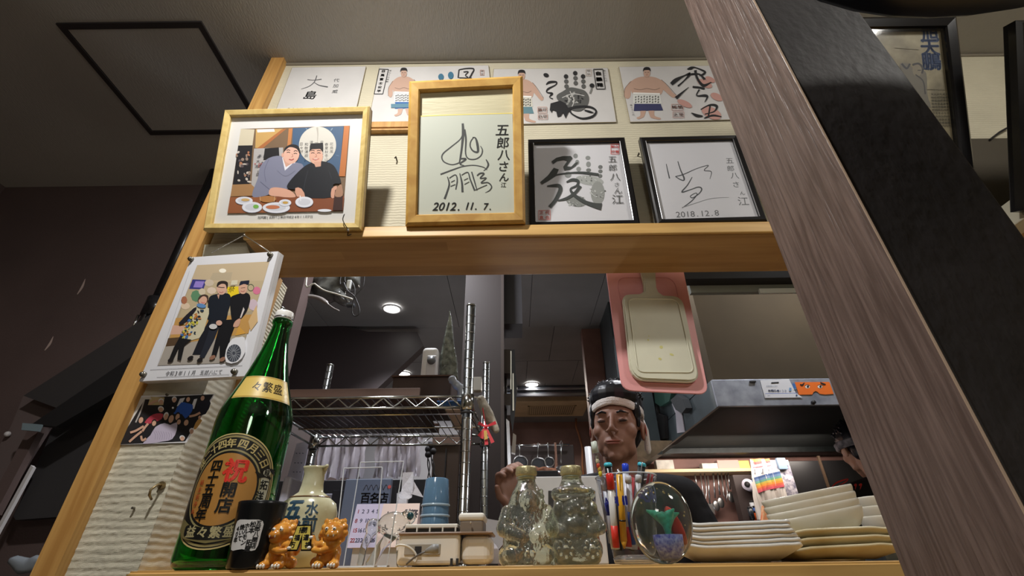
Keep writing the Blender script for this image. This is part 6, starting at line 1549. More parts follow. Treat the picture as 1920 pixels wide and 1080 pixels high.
# counter unit behind: dark band, boxes and papers
t, a, b, zz = tbox('dark_counter', [(500, 925), (800, 898)], 1.72, .3, m_black, 'black counter edge below the pleated cloths', 'counter', 0)
t, a, b, zz = tbox('paper_stack', [(575, 1000), (655, 925)], 1.56, .10, M('lilac_paper', (176, 174, 190), .7, noi=(14, .15)), 'pile of lilac white papers between the flask and the menu stands', 'papers', 1.187)
t, a, b, zz = tbox('dark_box', [(612, 985), (700, 918)], 1.36, .08, M('blueish_dark_box', (62, 66, 84), .4), 'dark blue grey box behind the menu stands', 'box', 1.187)
t, a, b, zz = tbox('white_container', [(522, 935), (548, 893)], 1.30, .08, M('white_plastic_tub', (196, 196, 212), .3), 'white plastic tub between bottle and flask neck', 'container', 1.187, .006)
t = root('notice_sheet', PY(555, 880, 1.53), 'white notice sheet with small marks standing left of the rear rack post', 'notice')
q = [PY(*v, 1.54) for v in [(556, 832), (580, 826), (566, 900), (545, 925), (530, 925)]]; MB().prism(q, (0, .004, 0)).build('sheet', M('lilac_paper', (176, 174, 190), .7), t)
p = Paint(Plane(1.539, 0), (0, 0, 1)); 
for y in (850, 868, 885):
    for x in (556, 562, 568): p.ell(x-(y-850)*.15, y, 1.6, 1, (90, 90, 104))
p.build('print', t)
MB().box((PY(530, 925, 1.54).x, 1.54, 1.187), (PY(552, 925, 1.54).x, 1.544, PY(540, 920, 1.54).z)).build('foot', M('lilac_paper', (176, 174, 190), .7), t)

# --- hanging tools on the right of the pillar
zt_ = 1.8
t = root('tool_rail', PY(956, 655, 1.85), 'dark rail with long tools hanging edge-on beside the brown pillar', 'tool rail')
def pr(pts, Y, d, mat, nm, t): return MB().prism([PY(*v, Y) for v in pts], (0, d, 0)).build(nm, mat, t)
pr([(944, 655), (957, 655), (957, 700), (944, 700)], 1.80, .14, M('rail_brown', (54, 44, 38), .5), 'bracket', t); pr([(945, 738), (958, 738), (957, 760), (945, 760)], 1.80, .14, M('rail_brown', (54, 44, 38), .5), 'bracket', t)
pr([(957, 656), (965, 655), (967, 700), (970, 725), (965, 780), (961, 810), (957, 780)], 1.84, .012, M('dark_blue_grey', (52, 56, 64), .4), 'pan_edge', t)
pr([(961, 700), (963, 700), (964, 770), (961, 770)], 1.835, .004, m_chrome, 'bright_edge', t); pr([(957, 658), (959, 658), (959, 730), (957, 730)], 1.835, .004, m_chrome, 'bright_edge', t)
pr([(949, 785), (955, 790), (959, 900), (953, 900)], 1.83, .01, M('steel_blade', (176, 180, 190), .25, .9), 'blade', t)
pr([(962, 812), (968, 816), (966, 850), (959, 848)], 1.83, .03, M('pale_wood_handle', (196, 190, 180), .5), 'pale_handle', t)
pr([(944, 700), (950, 700), (951, 905), (945, 905)], 1.86, .02, m_black, 'back_strip', t)
# --- ladles and skimmers on a far rail
YL = 2.6
t0 = root('utensil_rail', PY(1010, 832, YL), 'far hanging rail of ladles seen past the monk bottle', 'rail')
a = PY(962, 836, YL+.03); b = PY(1068, 834, YL+.03)
MB().tube([a, b], .006, 8).build('rail', m_chrome, t0, True)
t, a_, b_, zz = tbox('dark_cupboard', [(955, 905), (1075, 834)], YL+.06, .3, M('dark_cupboard', (60, 50, 48), .5), 'dark cupboard behind the hanging ladles', 'cupboard', 0)
m_steel = M('brushed_steel', (176, 176, 176), .3, .95)
def skim(cx, cy, rx, hx, hy, lab):
    c_ = PY(cx, cy, YL); k = (PY(cx+rx, cy, YL)-c_).length; t = root('skimmer', PY(hx, hy, YL), lab, 'skimmer', 'round skimmers on the far rail')
    ring = [c_+Vector((k*math.cos(rad(12*i)), 0, k*math.sin(rad(12*i)))) for i in range(31)]
    MB().tube(ring, .0035, 6, False).build('ring', m_steel, t, True); MB().add([v+Vector((0, .004, 0)) for v in ring[:-1]], [list(range(30))]).build('mesh_disc', M('dark_mesh', (64, 66, 70), .5), t)
    MB().tube([ring[8], PY(hx, hy, YL), PY(hx, hy-5, YL+.02)], .004, 6).build('handle', m_steel, t, True)
skim(976, 868, 13, 974, 838, 'round skimmer hanging leftmost on the far rail'); skim(1010, 872, 13.5, 1009, 836, 'round skimmer second from left on the far rail'); skim(1030, 866, 9, 1027, 836, 'narrow skimmer third on the far rail')
t = root('wooden_spoon', PY(1041, 832, YL), 'wooden spoon hanging between skimmer and ladle', 'spoon'); mb = MB().tube([PY(1041, 830, YL), PY(1043, 872, YL), PY(1044, 888, YL)], [.006, .008, .016], 8); mb.build('spoon_body', M('pink_wood', (168, 124, 104), .5), t, True)
t = root('steel_ladle', PY(1052, 832, YL), 'steel ladle hanging rightmost on the far rail', 'ladle'); MB().tube([PY(1052, 832, YL), PY(1052, 870, YL)], .0045, 8).build('handle', m_steel, t, True); MB().ball(PY(1051, 880, YL), (.030, .02, .022), 14, 8).build('bowl_end', m_steel, t, True); MB().tube([PY(1049, 832, YL), PY(1052, 826, YL), PY(1055, 832, YL), PY(1053, 845, YL)], .0025, 6).build('loop', m_steel, t, True)
mb = MB()
for x, y in ((985, 885), (1000, 882), (1020, 884), (1035, 886)): mb.ball(PY(x, y, 2.3), (.03, .03, .022), 8, 6)
t = root('food_bowl', PY(1010, 886, 2.3), 'orange brown food heaped behind the white bordered card', 'food'); organic('heap', mb, .008, M('cooked_food', (176, 112, 76), .6, noi=(40, .4)), t, 1)
MB().bbox((PY(975, 900, 2.3).x, 2.22, 0), (PY(1045, 900, 2.3).x, 2.38, PY(1000, 888, 2.3).z), .004).build('stand', m_black, t)
# spray bottle just left of the chef
YB_ = 1.9
t = root('spray_bottle', PY(1105, 860, YB_), 'white lettered bottle standing left of the chef', 'bottle')
a = PY(1098, 862, YB_); b = PY(1108, 838, YB_); MB().tube([((a.x+b.x)/2, YB_, 1.0), ((a.x+b.x)/2, YB_, b.z)], (b.x-a.x)/2, 16).build('body', M('white_enamel', (220, 220, 222), .35), t, True)
MB().lathe([(.0115, 0), (.0115, .004)], ((a.x+b.x)/2, YB_, b.z-.02), 16).build('red_mark', M('red_mark', (176, 60, 60), .5), t)
MB().tube([((a.x+b.x)/2, YB_, 0), ((a.x+b.x)/2, YB_, 1.0)], .06, 12).build('pedestal', m_black, t)

# --- range hood
hz0 = PY(1345, 762, 1.86).z; hz1 = PY(1330, 712, 1.86).z; HX1 = 2.35
t = root('range_hood', (1.5, 2.4, hz0), 'grey galvanised range hood with a dark greasy underside', 'range hood')
m_galv = M('galvanised_sheet', (176, 180, 190), .45, .35, noi=(14, .22), c2=(120, 124, 136))
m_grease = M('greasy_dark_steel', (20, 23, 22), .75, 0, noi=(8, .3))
MB().bbox((hx, 1.86, hz0), (HX1, 1.874, hz1), .002).build('front_plate', m_galv, t)
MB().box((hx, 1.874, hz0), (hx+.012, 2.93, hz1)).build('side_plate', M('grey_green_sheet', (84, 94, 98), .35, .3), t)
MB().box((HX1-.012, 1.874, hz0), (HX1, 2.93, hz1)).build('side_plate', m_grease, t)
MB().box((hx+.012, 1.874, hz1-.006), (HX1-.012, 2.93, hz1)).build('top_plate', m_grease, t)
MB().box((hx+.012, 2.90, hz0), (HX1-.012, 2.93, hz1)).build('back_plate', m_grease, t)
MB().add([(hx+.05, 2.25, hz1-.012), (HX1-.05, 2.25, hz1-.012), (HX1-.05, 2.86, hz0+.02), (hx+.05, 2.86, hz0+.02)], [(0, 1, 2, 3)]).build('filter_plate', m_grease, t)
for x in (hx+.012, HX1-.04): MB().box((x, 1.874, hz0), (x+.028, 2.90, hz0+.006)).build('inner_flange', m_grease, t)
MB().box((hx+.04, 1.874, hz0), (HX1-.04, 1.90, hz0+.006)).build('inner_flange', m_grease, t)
MB().box((hx+.04, 2.80, hz0), (HX1-.04, 2.90, hz0+.03)).build('grease_gutter', M('gutter_steel', (34, 39, 39), .5, .2, noi=(30, .5)), t)
q = PY(1524, 755, 1.858); MB().tube([q, q+Vector((0, -.01, 0))], .008, 14).build('black_knob', m_black, t, True)
for x in (1411,): q = PY(x, 716, 1.858); MB().box((q.x-.012, 1.852, q.z-.003), (q.x+.012, 1.86, q.z+.003)).build('clip', m_black, t)
# papers and the orange cut-out stuck to the hood
PHd = Plane(1.859, 0); VHd = (1230, 690, 4.923)
t = root('hood_notice', PHd.W(*PHd.L(1455, 740)), 'white notice card with a slot taped to the range hood', 'notice')
c = corners(PHd, [(1230+x/4.923, 690+y/4.923) for x, y in [(960, 115), (1225, 103), (1310, 276), (1005, 278)]]); sheet('card', PHd, c, 0, .002, M('white_paper', (222, 222, 226), .5), t)
c = corners(PHd, [(1230+x/4.923, 690+y/4.923) for x, y in [(1005, 240), (1300, 240), (1350, 274), (1012, 278)]]); sheet('lower_card', PHd, c, .0021, .003, M('white_paper', (222, 222, 226), .5), t)
p = Paint(PHd, VHd, h0=.0033, dh=.0002); p.stroke([(1060, 140), (1130, 136)], 12, (40, 40, 44)); p.stroke([(1005, 238), (1300, 234)], 4, (70, 100, 176)); p.text('お知らせ', 1045, 212, 24, (44, 60, 110), bold=.04); p.text('0120', 1120, 212, 22, (60, 80, 120)); p.text('営業時間のご案内', 1020, 170, 12, (110, 120, 140)); p.text('店内', 1030, 258, 12, (110, 120, 150)); p.rect(1225, 185, 1245, 215, (120, 160, 200)); p.rect(1285, 248, 1300, 262, (60, 80, 120)); p.build('print', t)
t = root('small_sticker', PHd.W(*PHd.L(1489, 725)), 'narrow blue and grey sticker between the notice and the orange cut-out', 'sticker')
c = corners(PHd, [(1230+x/4.923, 690+y/4.923) for x, y in [(1240, 132), (1282, 130), (1300, 215), (1262, 218)]]); sheet('paper', PHd, c, 0, .0015, M('grey_sticker', (130, 140, 156), .4), t)
p = Paint(PHd, VHd, h0=.002, dh=.0002); p.poly([(1255, 145), (1278, 145), (1290, 190), (1268, 192)], (60, 110, 180)); p.stroke([(1268, 205), (1296, 203)], 5, (30, 30, 34)); p.build('print', t)
t = root('orange_cutout', PHd.W(*PHd.L(1525, 730)), 'orange paper cut-out with two tired eyes on the range hood', 'paper cut-out')
pts = [(1278, 132), (1598, 130), (1638, 240), (1560, 246), (1510, 240), (1490, 222), (1470, 214), (1452, 224), (1440, 246), (1318, 248)]
L_ = [PHd.L(1230+x/4.923, 690+y/4.923) for x, y in pts]; MB().prism([PHd.W(u, v, .0) for u, v in L_], PHd.N*.002).build('paper', M('orange_paper', (236, 116, 40), .5), t)
p = Paint(PHd, VHd, h0=.0024, dh=.0002)
for x, s_ in ((1395, -1), (1510, 1)): p.ell(x, 172, 22, 17, (230, 228, 220)); p.ell(x+4, 174, 10, 12, (30, 30, 34)); p.stroke([(x-24, 166), (x, 156), (x+24, 168)], 5, (120, 50, 20))
p.stroke([(1326, 152), (1345, 160), (1366, 138)], [6, 16, 6], (44, 30, 26)); p.stroke([(1512, 134), (1540, 150), (1562, 152)], [6, 16, 6], (44, 30, 26)); p.build('print', t)
# hanging tools on the hood side
Ys = [2.0, 2.12, 2.25, 2.4, 2.6]
t = root('tape_strip', PX(1272, 790, hx-.004), 'white strip and roll hanging on the hood side', 'tape')
def sidepoly(pts, d, mat, nm, t): return MB().prism([PX(*v, hx-.002) for v in pts], (-d, 0, 0)).build(nm, mat, t)
sidepoly([(1261, 757), (1268, 752), (1279, 772), (1285, 810), (1271, 812), (1268, 775)], .004, M('pale_lilac', (176, 170, 178), .5), 'strip', t)
sidepoly([(1268, 750), (1280, 740), (1292, 748), (1298, 765), (1290, 775), (1278, 768)], .03, M('dark_roll', (52, 54, 56), .5), 'roll', t)
t = root('green_cloth', PX(1245, 745, hx-.004), 'dark green cloth tucked on the hood side', 'cloth'); sidepoly([(1232, 728), (1268, 728), (1262, 752), (1245, 762), (1234, 755)], .02, M('dark_green_cloth', (40, 74, 64), .8), 'fabric', t)
t = root('steel_turner', PX(1228, 790, hx-.004), 'steel turner hanging behind the chef by the hood side', 'turner')
sidepoly([(1214, 735), (1233, 735), (1238, 790), (1236, 822), (1218, 820)], .02, M('smoky_steel', (110, 112, 116), .25, .8, noi=(30, .5)), 'blade', t)
t = root('knife_sheath', PX(1248, 800, hx-.004), 'black sheathed knife hanging next to the steel turner', 'knife')
sidepoly([(1240, 775), (1252, 780), (1254, 822), (1240, 824)], .02, m_black, 'sheath', t); sidepoly([(1238, 790), (1241, 788), (1243, 822), (1238, 822)], .024, m_chrome, 'blade_edge', t)
struct('wall_hood_duct', MB().box((.62, 2.6, 1.70), (hx-.03, 2.95, ZK)), M('grey_green_sheet', (84, 94, 98), .35, .3))
t = root('fringe_shelf', (.66, 2.5, 1.6), 'tan bracket shelf with a frayed edge beside the chef\'s ear', 'shelf')
q = [PY(*v, 2.5) for v in [(1192, 826), (1262, 826), (1240, 846), (1216, 862), (1192, 850)]]; MB().prism(q, (0, .1, 0)).build('board', M('tan_board', (150, 128, 100), .6, noi=(20, .3)), t)

# --- wall behind the stove: pink shelf, rail, utensils
YS = 2.86
a = PY(1215, 884, YS); b = PY(1425, 880, YS)
t = root('wall_shelf', ((a.x+b.x)/2, 2.92, a.z), 'bright shelf strip under the range hood', 'shelf')
MB().bbox((.52, YS, a.z-.006), (b.x+.02, 3.0, a.z+.012), .002).build('board', M('cream_yellow_board', (226, 204, 160), .5), t)
def sbox(x0, y0, x1, y1, Y, d, mat, name, label, cat, group=None):
    a = PY(x0, y1, Y); b = PY(x1, y0, Y); t = root(name, ((a.x+b.x)/2, Y, a.z), label, cat, group); MB().bbox((a.x, Y, a.z), (b.x, Y+d, b.z), .003).build('body', mat, t); return t
m_pk = M('white_packet', (232, 226, 214), .5, noi=(30, .15))
for k, (x0, x1, y0, m_, lab) in enumerate([(1232, 1262, 862, m_pk, 'white packet at the left end of the bright shelf'), (1318, 1345, 868, m_pk, 'pale folded paper in the middle of the bright shelf'), (1348, 1384, 862, M('pinkish_box', (206, 170, 160), .6), 'pinkish box on the bright shelf'), (1388, 1404, 863, M('yellow_packet', (226, 190, 110), .5), 'yellow packet at the right of the bright shelf')]):
    sbox(x0, y0, x1, 880, YS+.03, .05, m_, 'shelf_packet', lab, 'packet', 'packets on the bright shelf')
t = root('knife_rail', PY(1345, 885, 2.93), 'grey magnetic rail holding hanging kitchen utensils', 'rail')
a = PY(1292, 888, 2.93); b = PY(1370, 880, 2.93); MB().bbox((a.x, 2.93, a.z), (b.x, 2.99, b.z), .002).build('bar', M('rail_grey', (140, 130, 122), .3, .7), t)
specs = [(1298, 1308, 890, 930, 'blade'), (1312, 1322, 888, 936, 'loop'), (1322, 1332, 892, 958, 'blade'), (1334, 1340, 888, 948, 'spoon'), (1342, 1349, 887, 942, 'spoon'), (1352, 1360, 887, 940, 'loop'), (1360, 1370, 886, 932, 'spoon')]
ordu = ['first', 'second', 'third', 'fourth', 'fifth', 'sixth', 'seventh']
for k, (x0, x1, y0, y1, kd) in enumerate(specs):
    t = root('kitchen_utensil', PY((x0+x1)/2, y0, 2.92), 'steel %s hanging %s from the left on the grey rail' % ({'blade': 'spatula', 'loop': 'looped tongs', 'spoon': 'spoon'}[kd], ordu[k]), 'utensil', 'utensils on the grey rail')
    a = PY((x0+x1)/2, y0, 2.92); b = PY((x0+x1)/2+4, y1-14, 2.92); c_ = PY((x0+x1)/2+6, y1, 2.92)
    if kd == 'loop':
        MB().tube([a+Vector((-.012, 0, 0)), b+Vector((-.010, 0, 0)), c_, b+Vector((.012, 0, 0)), a+Vector((.012, 0, 0))], .004, 6).build('wire', m_steel, t, True)
    else:
        MB().tube([a, b], .005, 8).build('handle', m_steel, t, True)
        if kd == 'blade': MB().prism([b+Vector((-.018, 0, 0)), b+Vector((.016, 0, 0)), c_+Vector((.022, 0, -.02)), c_+Vector((-.012, 0, .01))], (0, .004, 0)).build('blade', m_steel, t)
        else: MB().ball(c_, (.020, .008, .030), 12, 8).build('spoon_end', m_steel, t, True)
t = root('hanging_dish', PY(1333, 900, 2.9), 'oval white lid hanging right of the utensils', 'lid'); c_ = PY(1382, 899, 2.90); MB().ball(c_, (.040, .006, .056), 28, 12, Matrix.Rotation(rad(-12), 3, 'Y')).build('disc', M('white_lilac', (206, 200, 214), .4), t, True)
t.location = c_
MB().tube([c_+Vector((0, 0, .05)), c_+Vector((-.003, .03, .075))], .003, 6).build('hook', m_steel, t)
c_ = PY(1406, 910, 2.75); t = root('tape_roll', c_, 'white paper roll mounted left of the rainbow towel', 'roll')
MB().tube([c_+Vector((-.022, -.02, .002)), c_+Vector((.022, .03, -.002))], .030, 24).build('paper', M('white_lilac', (206, 200, 214), .4), t, True); MB().tube([c_+Vector((-.026, -.024, .0024)), c_+Vector((-.0, .0, 0))], .015, 16).build('core', m_black, t, True)
# dark column under the roll, and appliance edge
t = root('dark_stand', PY(1404, 950, 2.78), 'narrow dark stand with small bottles left of the rainbow towel', 'stand')
a = PY(1394, 975, 2.79); b = PY(1408, 890, 2.79); MB().box((a.x, 2.79, 0), (b.x, 2.85, b.z)).build('post', M('dark_cupboard', (60, 50, 48), .5), t)
for k, (x, y, c__) in enumerate([(1412, 950, (196, 200, 206)), (1418, 960, (60, 90, 150)), (1414, 970, (206, 90, 40)), (1408, 962, (40, 44, 50))]):
    YJ = 2.77-.045*k; q = PY(x, y, YJ); t2 = root('spice_jar', q, ['silver topped jar by the towel edge', 'blue labelled jar by the towel edge', 'orange jar low by the towel edge', 'dark jar low by the towel edge'][k], 'jar'); MB().tube([(q.x, YJ, q.z-.03), (q.x, YJ, q.z+.02)], .014, 12).build('glass', M('jar_%d' % k, c__, .3), t2, True); MB().tube([(q.x, YJ, q.z+.02), (q.x, YJ, q.z+.03)], .012, 12).build('lid', m_black, t2, True)
    MB().tube([(q.x, YJ, 0), (q.x, YJ, q.z-.03)], .008, 8).build('riser', m_black, t2)
# towel
class Wavy(Plane):
    def W(s, u, v, h=0): return s.O+s.U*u+s.V*v+s.N*(h+.008*math.sin(u*95+.6*math.sin(v*20))+.004*math.sin(u*210))
pw_ = Wavy(2.62, 0); VT = (1270, 840, 4.465)
t = root('rainbow_towel', pw_.W(*pw_.L(1440, 940)), 'hanging white towel with rainbow stripes under the range hood', 'towel')
p = Paint(pw_, VT, h0=0, dh=.0002)
TW = (222, 214, 206)
p.poly([(610, 92), (765, 88), (790, 180), (865, 182), (925, 430), (760, 470), (800, 600), (670, 600), (640, 400), (612, 200)], TW)
def stripe(pts, c__): p.poly(pts, c__)
stripe([(612, 92), (768, 88), (772, 104), (614, 118)], (226, 130, 70)); stripe([(613, 118), (772, 104), (776, 122), (615, 142)], (216, 80, 80)); stripe([(622, 160), (780, 142), (781, 150), (624, 170)], (206, 90, 100))
for x in (650, 708, 770): p.poly([(x-8, 180), (x, 172), (x+8, 180), (x+4, 200), (x+8, 218), (x-8, 218), (x-3, 200)], (120, 120, 126))
for k, c__ in enumerate([(60, 84, 128), (100, 126, 160), (104, 156, 132), (196, 172, 76), (226, 150, 66), (222, 112, 84), (216, 96, 110)]):
    y = 225+k*19; p.poly([(618+k*4, y+30), (740, y-6), (865+k*3, y-32), (869+k*3, y-12), (744, y+14), (622+k*4, y+50)], c__)
for x, y, c__ in ((735, 480, (200, 150, 70)), (760, 500, (226, 200, 120)), (730, 520, (196, 170, 90)), (755, 545, (226, 110, 60)), (770, 570, (230, 90, 70)), (740, 570, (220, 150, 90))): p.poly([(x-22, y), (x, y-24), (x+22, y), (x, y+24)], c__)
p.poly([(842, 425), (852, 425), (847, 438)], (60, 60, 60))
p.build('fabric', t, cut=.012)
t2 = sbox(1455, 862, 1478, 940, 2.66, .03, M('poster_strip', (206, 200, 206), .5, noi=(60, .5), c2=(60, 60, 90)), 'product_strip', 'narrow printed strip hanging right of the rainbow towel', 'strip')
t2 = sbox(1462, 858, 1472, 880, 2.64, .02, M('blue_grey_clip', (110, 130, 150), .4), 'blue_clip', 'blue grey clip above the printed strip', 'clip')
t, a, b, zz = tbox('refrigerator', [(1480, 1000), (1640, 862)], 2.70, .28, M('black_cabinet', (26, 25, 26), .4), 'black tall cabinet behind the second cook', 'refrigerator', 0)
MB().box((PY(1548, 900, 2.69).x, 2.69, .2), (PY(1552, 900, 2.69).x, 2.70, 1.7)).build('door_gap', M('brown_gap', (70, 54, 40), .5), t)
t, a, b, zz = tbox('prep_counter', [(1180, 1050), (1480, 1030)], 2.42, .2, m_steel, 'steel prep counter behind the plates', 'counter', 0)

# ================================================================ people
m_skin = M('skin', (150, 112, 94), .55, sss=.1, noi=(14, .05)); m_skin2 = M('skin_dark', (196, 150, 124), .5)
m_hair = M('black_hair', (20, 20, 26), .35); m_tee = M('black_tshirt', (26, 25, 30), .85, noi=(8, .2), bump=(30, .6)); m_lip = M('lips', (158, 98, 86), .5)
m_towel = M('white_towelling', (232, 228, 224), .95, bump=(380, 1.0))
def xf(px, py, Y, yaw, pitch=0, roll=0, s=1):
    c_ = PY(px, py, Y)
    return Matrix.Translation(c_) @ Matrix.Rotation(rad(yaw), 4, 'Z') @ Matrix.Rotation(rad(pitch), 4, 'X') @ Matrix.Rotation(rad(roll), 4, 'Y') @ Matrix.Scale(s, 4)
def headmesh(mb, neck=True):
    B = lambda x, y, z, *rr: mb.ball((x, y, z), rr if len(rr) == 3 else rr*3, 18, 12)
    B(0, .012, .040, .073, .090, .078); B(0, -.022, .010, .066, .066, .078); B(0, -.036, -.040, .056, .050, .055); B(0, -.050, -.075, .036, .036, .028); B(0, -.070, -.094, .020, .017, .014)
    for s_ in (-1, 1):
        B(s_*.040, -.050, -.020, .025, .025, .024); B(s_*.030, -.079, .026, .022, .011, .008); B(s_*.040, -.030, -.064, .016, .028, .022)
        B(s_*.030, -.0785, .004, .016, .010, .0085); B(s_*.012, -.096, -.030, .0075, .009, .006)
        B(s_*.0745, .012, -.006, .007, .017, .030); B(s_*.080, .018, .006, .006, .016, .018); B(s_*.076, .008, -.026, .006, .008, .010)
    chain(mb, [(0, -.083, .018), (0, -.094, -.006), (0, -.101, -.023)], [.0085, .0082, .0098], 5)
    B(0, -.083, -.058, .030, .010, .012); B(0, -.0885, -.0555, .021, .006, .0045); B(0, -.0870, -.0645, .018, .006, .005)
    if neck: chain(mb, [(0, .020, -.06), (0, .030, -.12), (0, .045, -.20)], [.052, .050, .056], 6)
    return mb
def handmesh(mb, c_, R_, s=1, curl=.6):
    """palm with five unequal bent fingers and a thumb off the side"""
    f = lambda x, y, z: c_+R_ @ Vector((x*s, y*s, z*s))
    for k in range(5): mb.ball(f(-.026+.013*k, 0, .0), (.013*s, .012*s, .040*s), 10, 8, R_)
    mb.ball(f(0, 0, -.030), (.026*s, .014*s, .024*s), 12, 8, R_)
    for k, L_ in enumerate((.058, .070, .076, .068)):
        x = -.032+.0205*k; a = curl; p0 = f(x, 0, .036); p1 = f(x, -L_*.42*math.sin(a*.5), .036+L_*.42*math.cos(a*.5)); p2 = f(x, -L_*.42*math.sin(a*.5)-L_*.33*math.sin(a*1.2), .036+L_*.42*math.cos(a*.5)+L_*.33*math.cos(a*1.2)); p3 = p2+R_ @ Vector((0, -L_*.25*math.sin(a*1.7)*s, L_*.25*math.cos(a*1.7)*s))
        chain(mb, [p0, p1, p2, p3], [.0098*s, .0092*s, .0085*s, .0072*s], 5)
    chain(mb, [f(-.030, -.004, -.020), f(-.052, -.016, .004), f(-.056, -.026, .030)], [.0125*s, .0105*s, .0085*s], 6)
HX = xf(1157, 805, 1.43, -20, -2, 3)
hc = HX.translation
t = root('person', (hc.x, hc.y, 0), 'young cook in a black T-shirt and white towel headband, looking down', 'person')
mb = MB(); headmesh(mb); mb.tf(HX)
neck_b = HX @ Vector((0, .045, -.20))
S = lambda x, y, z: Vector((hc.x+x, hc.y+.05+y, hc.z+z+.062))
hd = PY(957, 921, 1.32); 
shL, shR = S(-.165, .02, -.255), S(.185, .04, -.255)
elL = Vector((hd.x+.00, hd.y+.07, hd.z-.26)); elR = S(.27, -.02, -.52)
mb.ball(S(.01, .03, -.36), (.165, .10, .16), 20, 14); mb.ball(S(.01, .03, -.58), (.15, .10, .20), 20, 14); mb.ball(S(.01, .04, -.78), (.16, .11, .14), 20, 14)
chain(mb, [HX @ Vector((0, .03, -.12)), S(.0, .02, -.24)], [.054, .07], 5); chain(mb, [S(-.03, .02, -.24), shL], [.06, .055], 6); chain(mb, [S(.03, .03, -.24), shR], [.06, .055], 6)
wrL = hd+Vector((.0, .0, -.055)); chain(mb, [shL, elL, wrL], [.050, .040, .027], 9)
wrR = S(.12, -.15, -.66); chain(mb, [shR, elR, wrR], [.050, .040, .027], 9)
handmesh(mb, hd, Matrix.Rotation(rad(35), 3, 'Z') @ Matrix.Rotation(rad(-25), 3, 'Y'), .92, 1.25)
handmesh(mb, wrR+Vector((-.03, -.03, -.01)), Matrix.Rotation(rad(60), 3, 'Z') @ Matrix.Rotation(rad(95), 3, 'X'), .95, .7)
for s_ in (-1, 1): chain(mb, [S(.01+s_*.085, .04, -.82), S(.01+s_*.09, .03, -1.15), S(.01+s_*.09, .05, -1.52)], [.085, .058, .040], 9)
organic('body', mb, .0036, m_skin, t, 7)
# T-shirt
mb = MB(); mb.ball(S(.01, .03, -.36), (.180, .115, .165), 20, 14); mb.ball(S(.01, .03, -.58), (.168, .115, .21), 20, 14); mb.ball(S(.01, .04, -.74), (.172, .12, .12), 20, 14)
chain(mb, [S(-.045, .03, -.235), shL+Vector((0, 0, .002))], [.064, .070], 6); chain(mb, [S(.055, .03, -.235), shR+Vector((0, 0, .002))], [.064, .070], 6)
chain(mb, [shL, shL.lerp(elL, .75)], [.068, .062], 7); chain(mb, [shR, shR.lerp(elR, .80)], [.068, .064], 7)
def tee_post(v):
    n = noise.noise(Vector((v.x*14, v.y*14, v.z*6))); return v+Vector((0, -.008*n, .004*n))
organic('tshirt', mb, .007, m_tee, t, 4, post=tee_post)
mb = MB()
for s_ in (-1, 1): chain(mb, [S(.01+s_*.08, .04, -.80), S(.01+s_*.09, .03, -1.15), S(.01+s_*.09, .05, -1.44)], [.105, .078, .062], 9)
mb.ball(S(.01, .04, -.80), (.165, .125, .10), 16, 10)
organic('trousers', mb, .012, M('dark_trousers', (34, 34, 40), .9), t, 3)
for s_ in (-1, 1):
    b0 = S(.01+s_*.09, .05, 0); MB().ball((b0.x, b0.y-.05, .045), (.048, .13, .045), 14, 8).build('shoe', M('black_shoe', (24, 24, 24), .5), t, True)
# eyes, brows, lips, hair, headband
def hp(mbx, name, mat): mbx.tf(HX); return mbx.build(name, mat, t, True)
for s_ in (-1, 1):
    hp(MB().ball((s_*.0305, -.0870, .0005), (.0115, .0035, .0024), 14, 8), 'eye', M('eye_dark', (40, 28, 26), .2))
    hp(MB().tube([(s_*.019, -.0905, .0030), (s_*.031, -.0912, .0045), (s_*.043, -.0850, .0020)], .0010, 6), 'eyelid_line', M('lash', (50, 34, 32), .6))
    hp(MB().tube([(s_*.015, -.0930, .0235), (s_*.028, -.0925, .0285), (s_*.046, -.0820, .0240)], [.0028, .0036, .0018], 8), 'eyebrow', m_hair)
    hp(MB().ball((s_*.0845, .012, -.004), (.002, .009, .018), 10, 8), 'ear_hollow', M('ear_inner', (176, 96, 84), .5))
hp(MB().ball((0, -.0925, -.0565), (.0225, .0045, .0030), 14, 8).ball((0, -.0915, -.0630), (.0185, .0045, .0036), 14, 8), 'lips', m_lip)
mb = MB(); mb.ball((0, .022, .068), (.084, .096, .082), 22, 16)
mb.ball((0, -.030, .088), (.076, .060, .054), 18, 12); mb.ball((0, .05, .02), (.074, .07, .085), 18, 12)
for s_ in (-1, 1): mb.ball((s_*.064, -.022, .046), (.014, .032, .034), 12, 8); mb.ball((s_*.0685, -.030, .012), (.0065, .012, .018), 10, 8)
random.seed(11)
for k in range(380):
    a = random.uniform(0, 2*math.pi); e = random.uniform(.25, 1.45); d = Vector((math.cos(a)*math.cos(e), math.sin(a)*math.cos(e), math.sin(e)))
    b0 = Vector((d.x*.082, .018+d.y*.094, .070+d.z*.080)); 
    if b0.y < -.055 and b0.z < .085: continue
    mb.tube([b0, b0+(d+Vector((random.uniform(-.4, .4), random.uniform(-.6, .1), random.uniform(-.1, .5)))*.6).normalized()*random.uniform(.012, .022)], [.0034, .0008], 5)
mb.tf(HX); organic('hair', mb, .0026, m_hair, t, 1)
mb = MB(); ring = []
for i in range(40):
    a = 2*math.pi*i/40; ring.append(Vector((.0775*math.cos(a), .010+.0940*math.sin(a), .050+.010*math.sin(a)*(-1)+.003*math.sin(a*3)-(.014 if math.sin(a) > 0 else 0)*math.sin(a))))
for i in range(40):
    a_, b_ = ring[i], ring[(i+1) % 40]
    for k in (-1, 0, 1): mb.tube([a_+Vector((0, 0, k*.0072)), b_+Vector((0, 0, k*.0072))], .0062-.0008*abs(k)+.0006*math.sin(i*1.7+k), 8)
mb.tf(HX); organic('headband', mb, .0024, m_towel, t, 2)
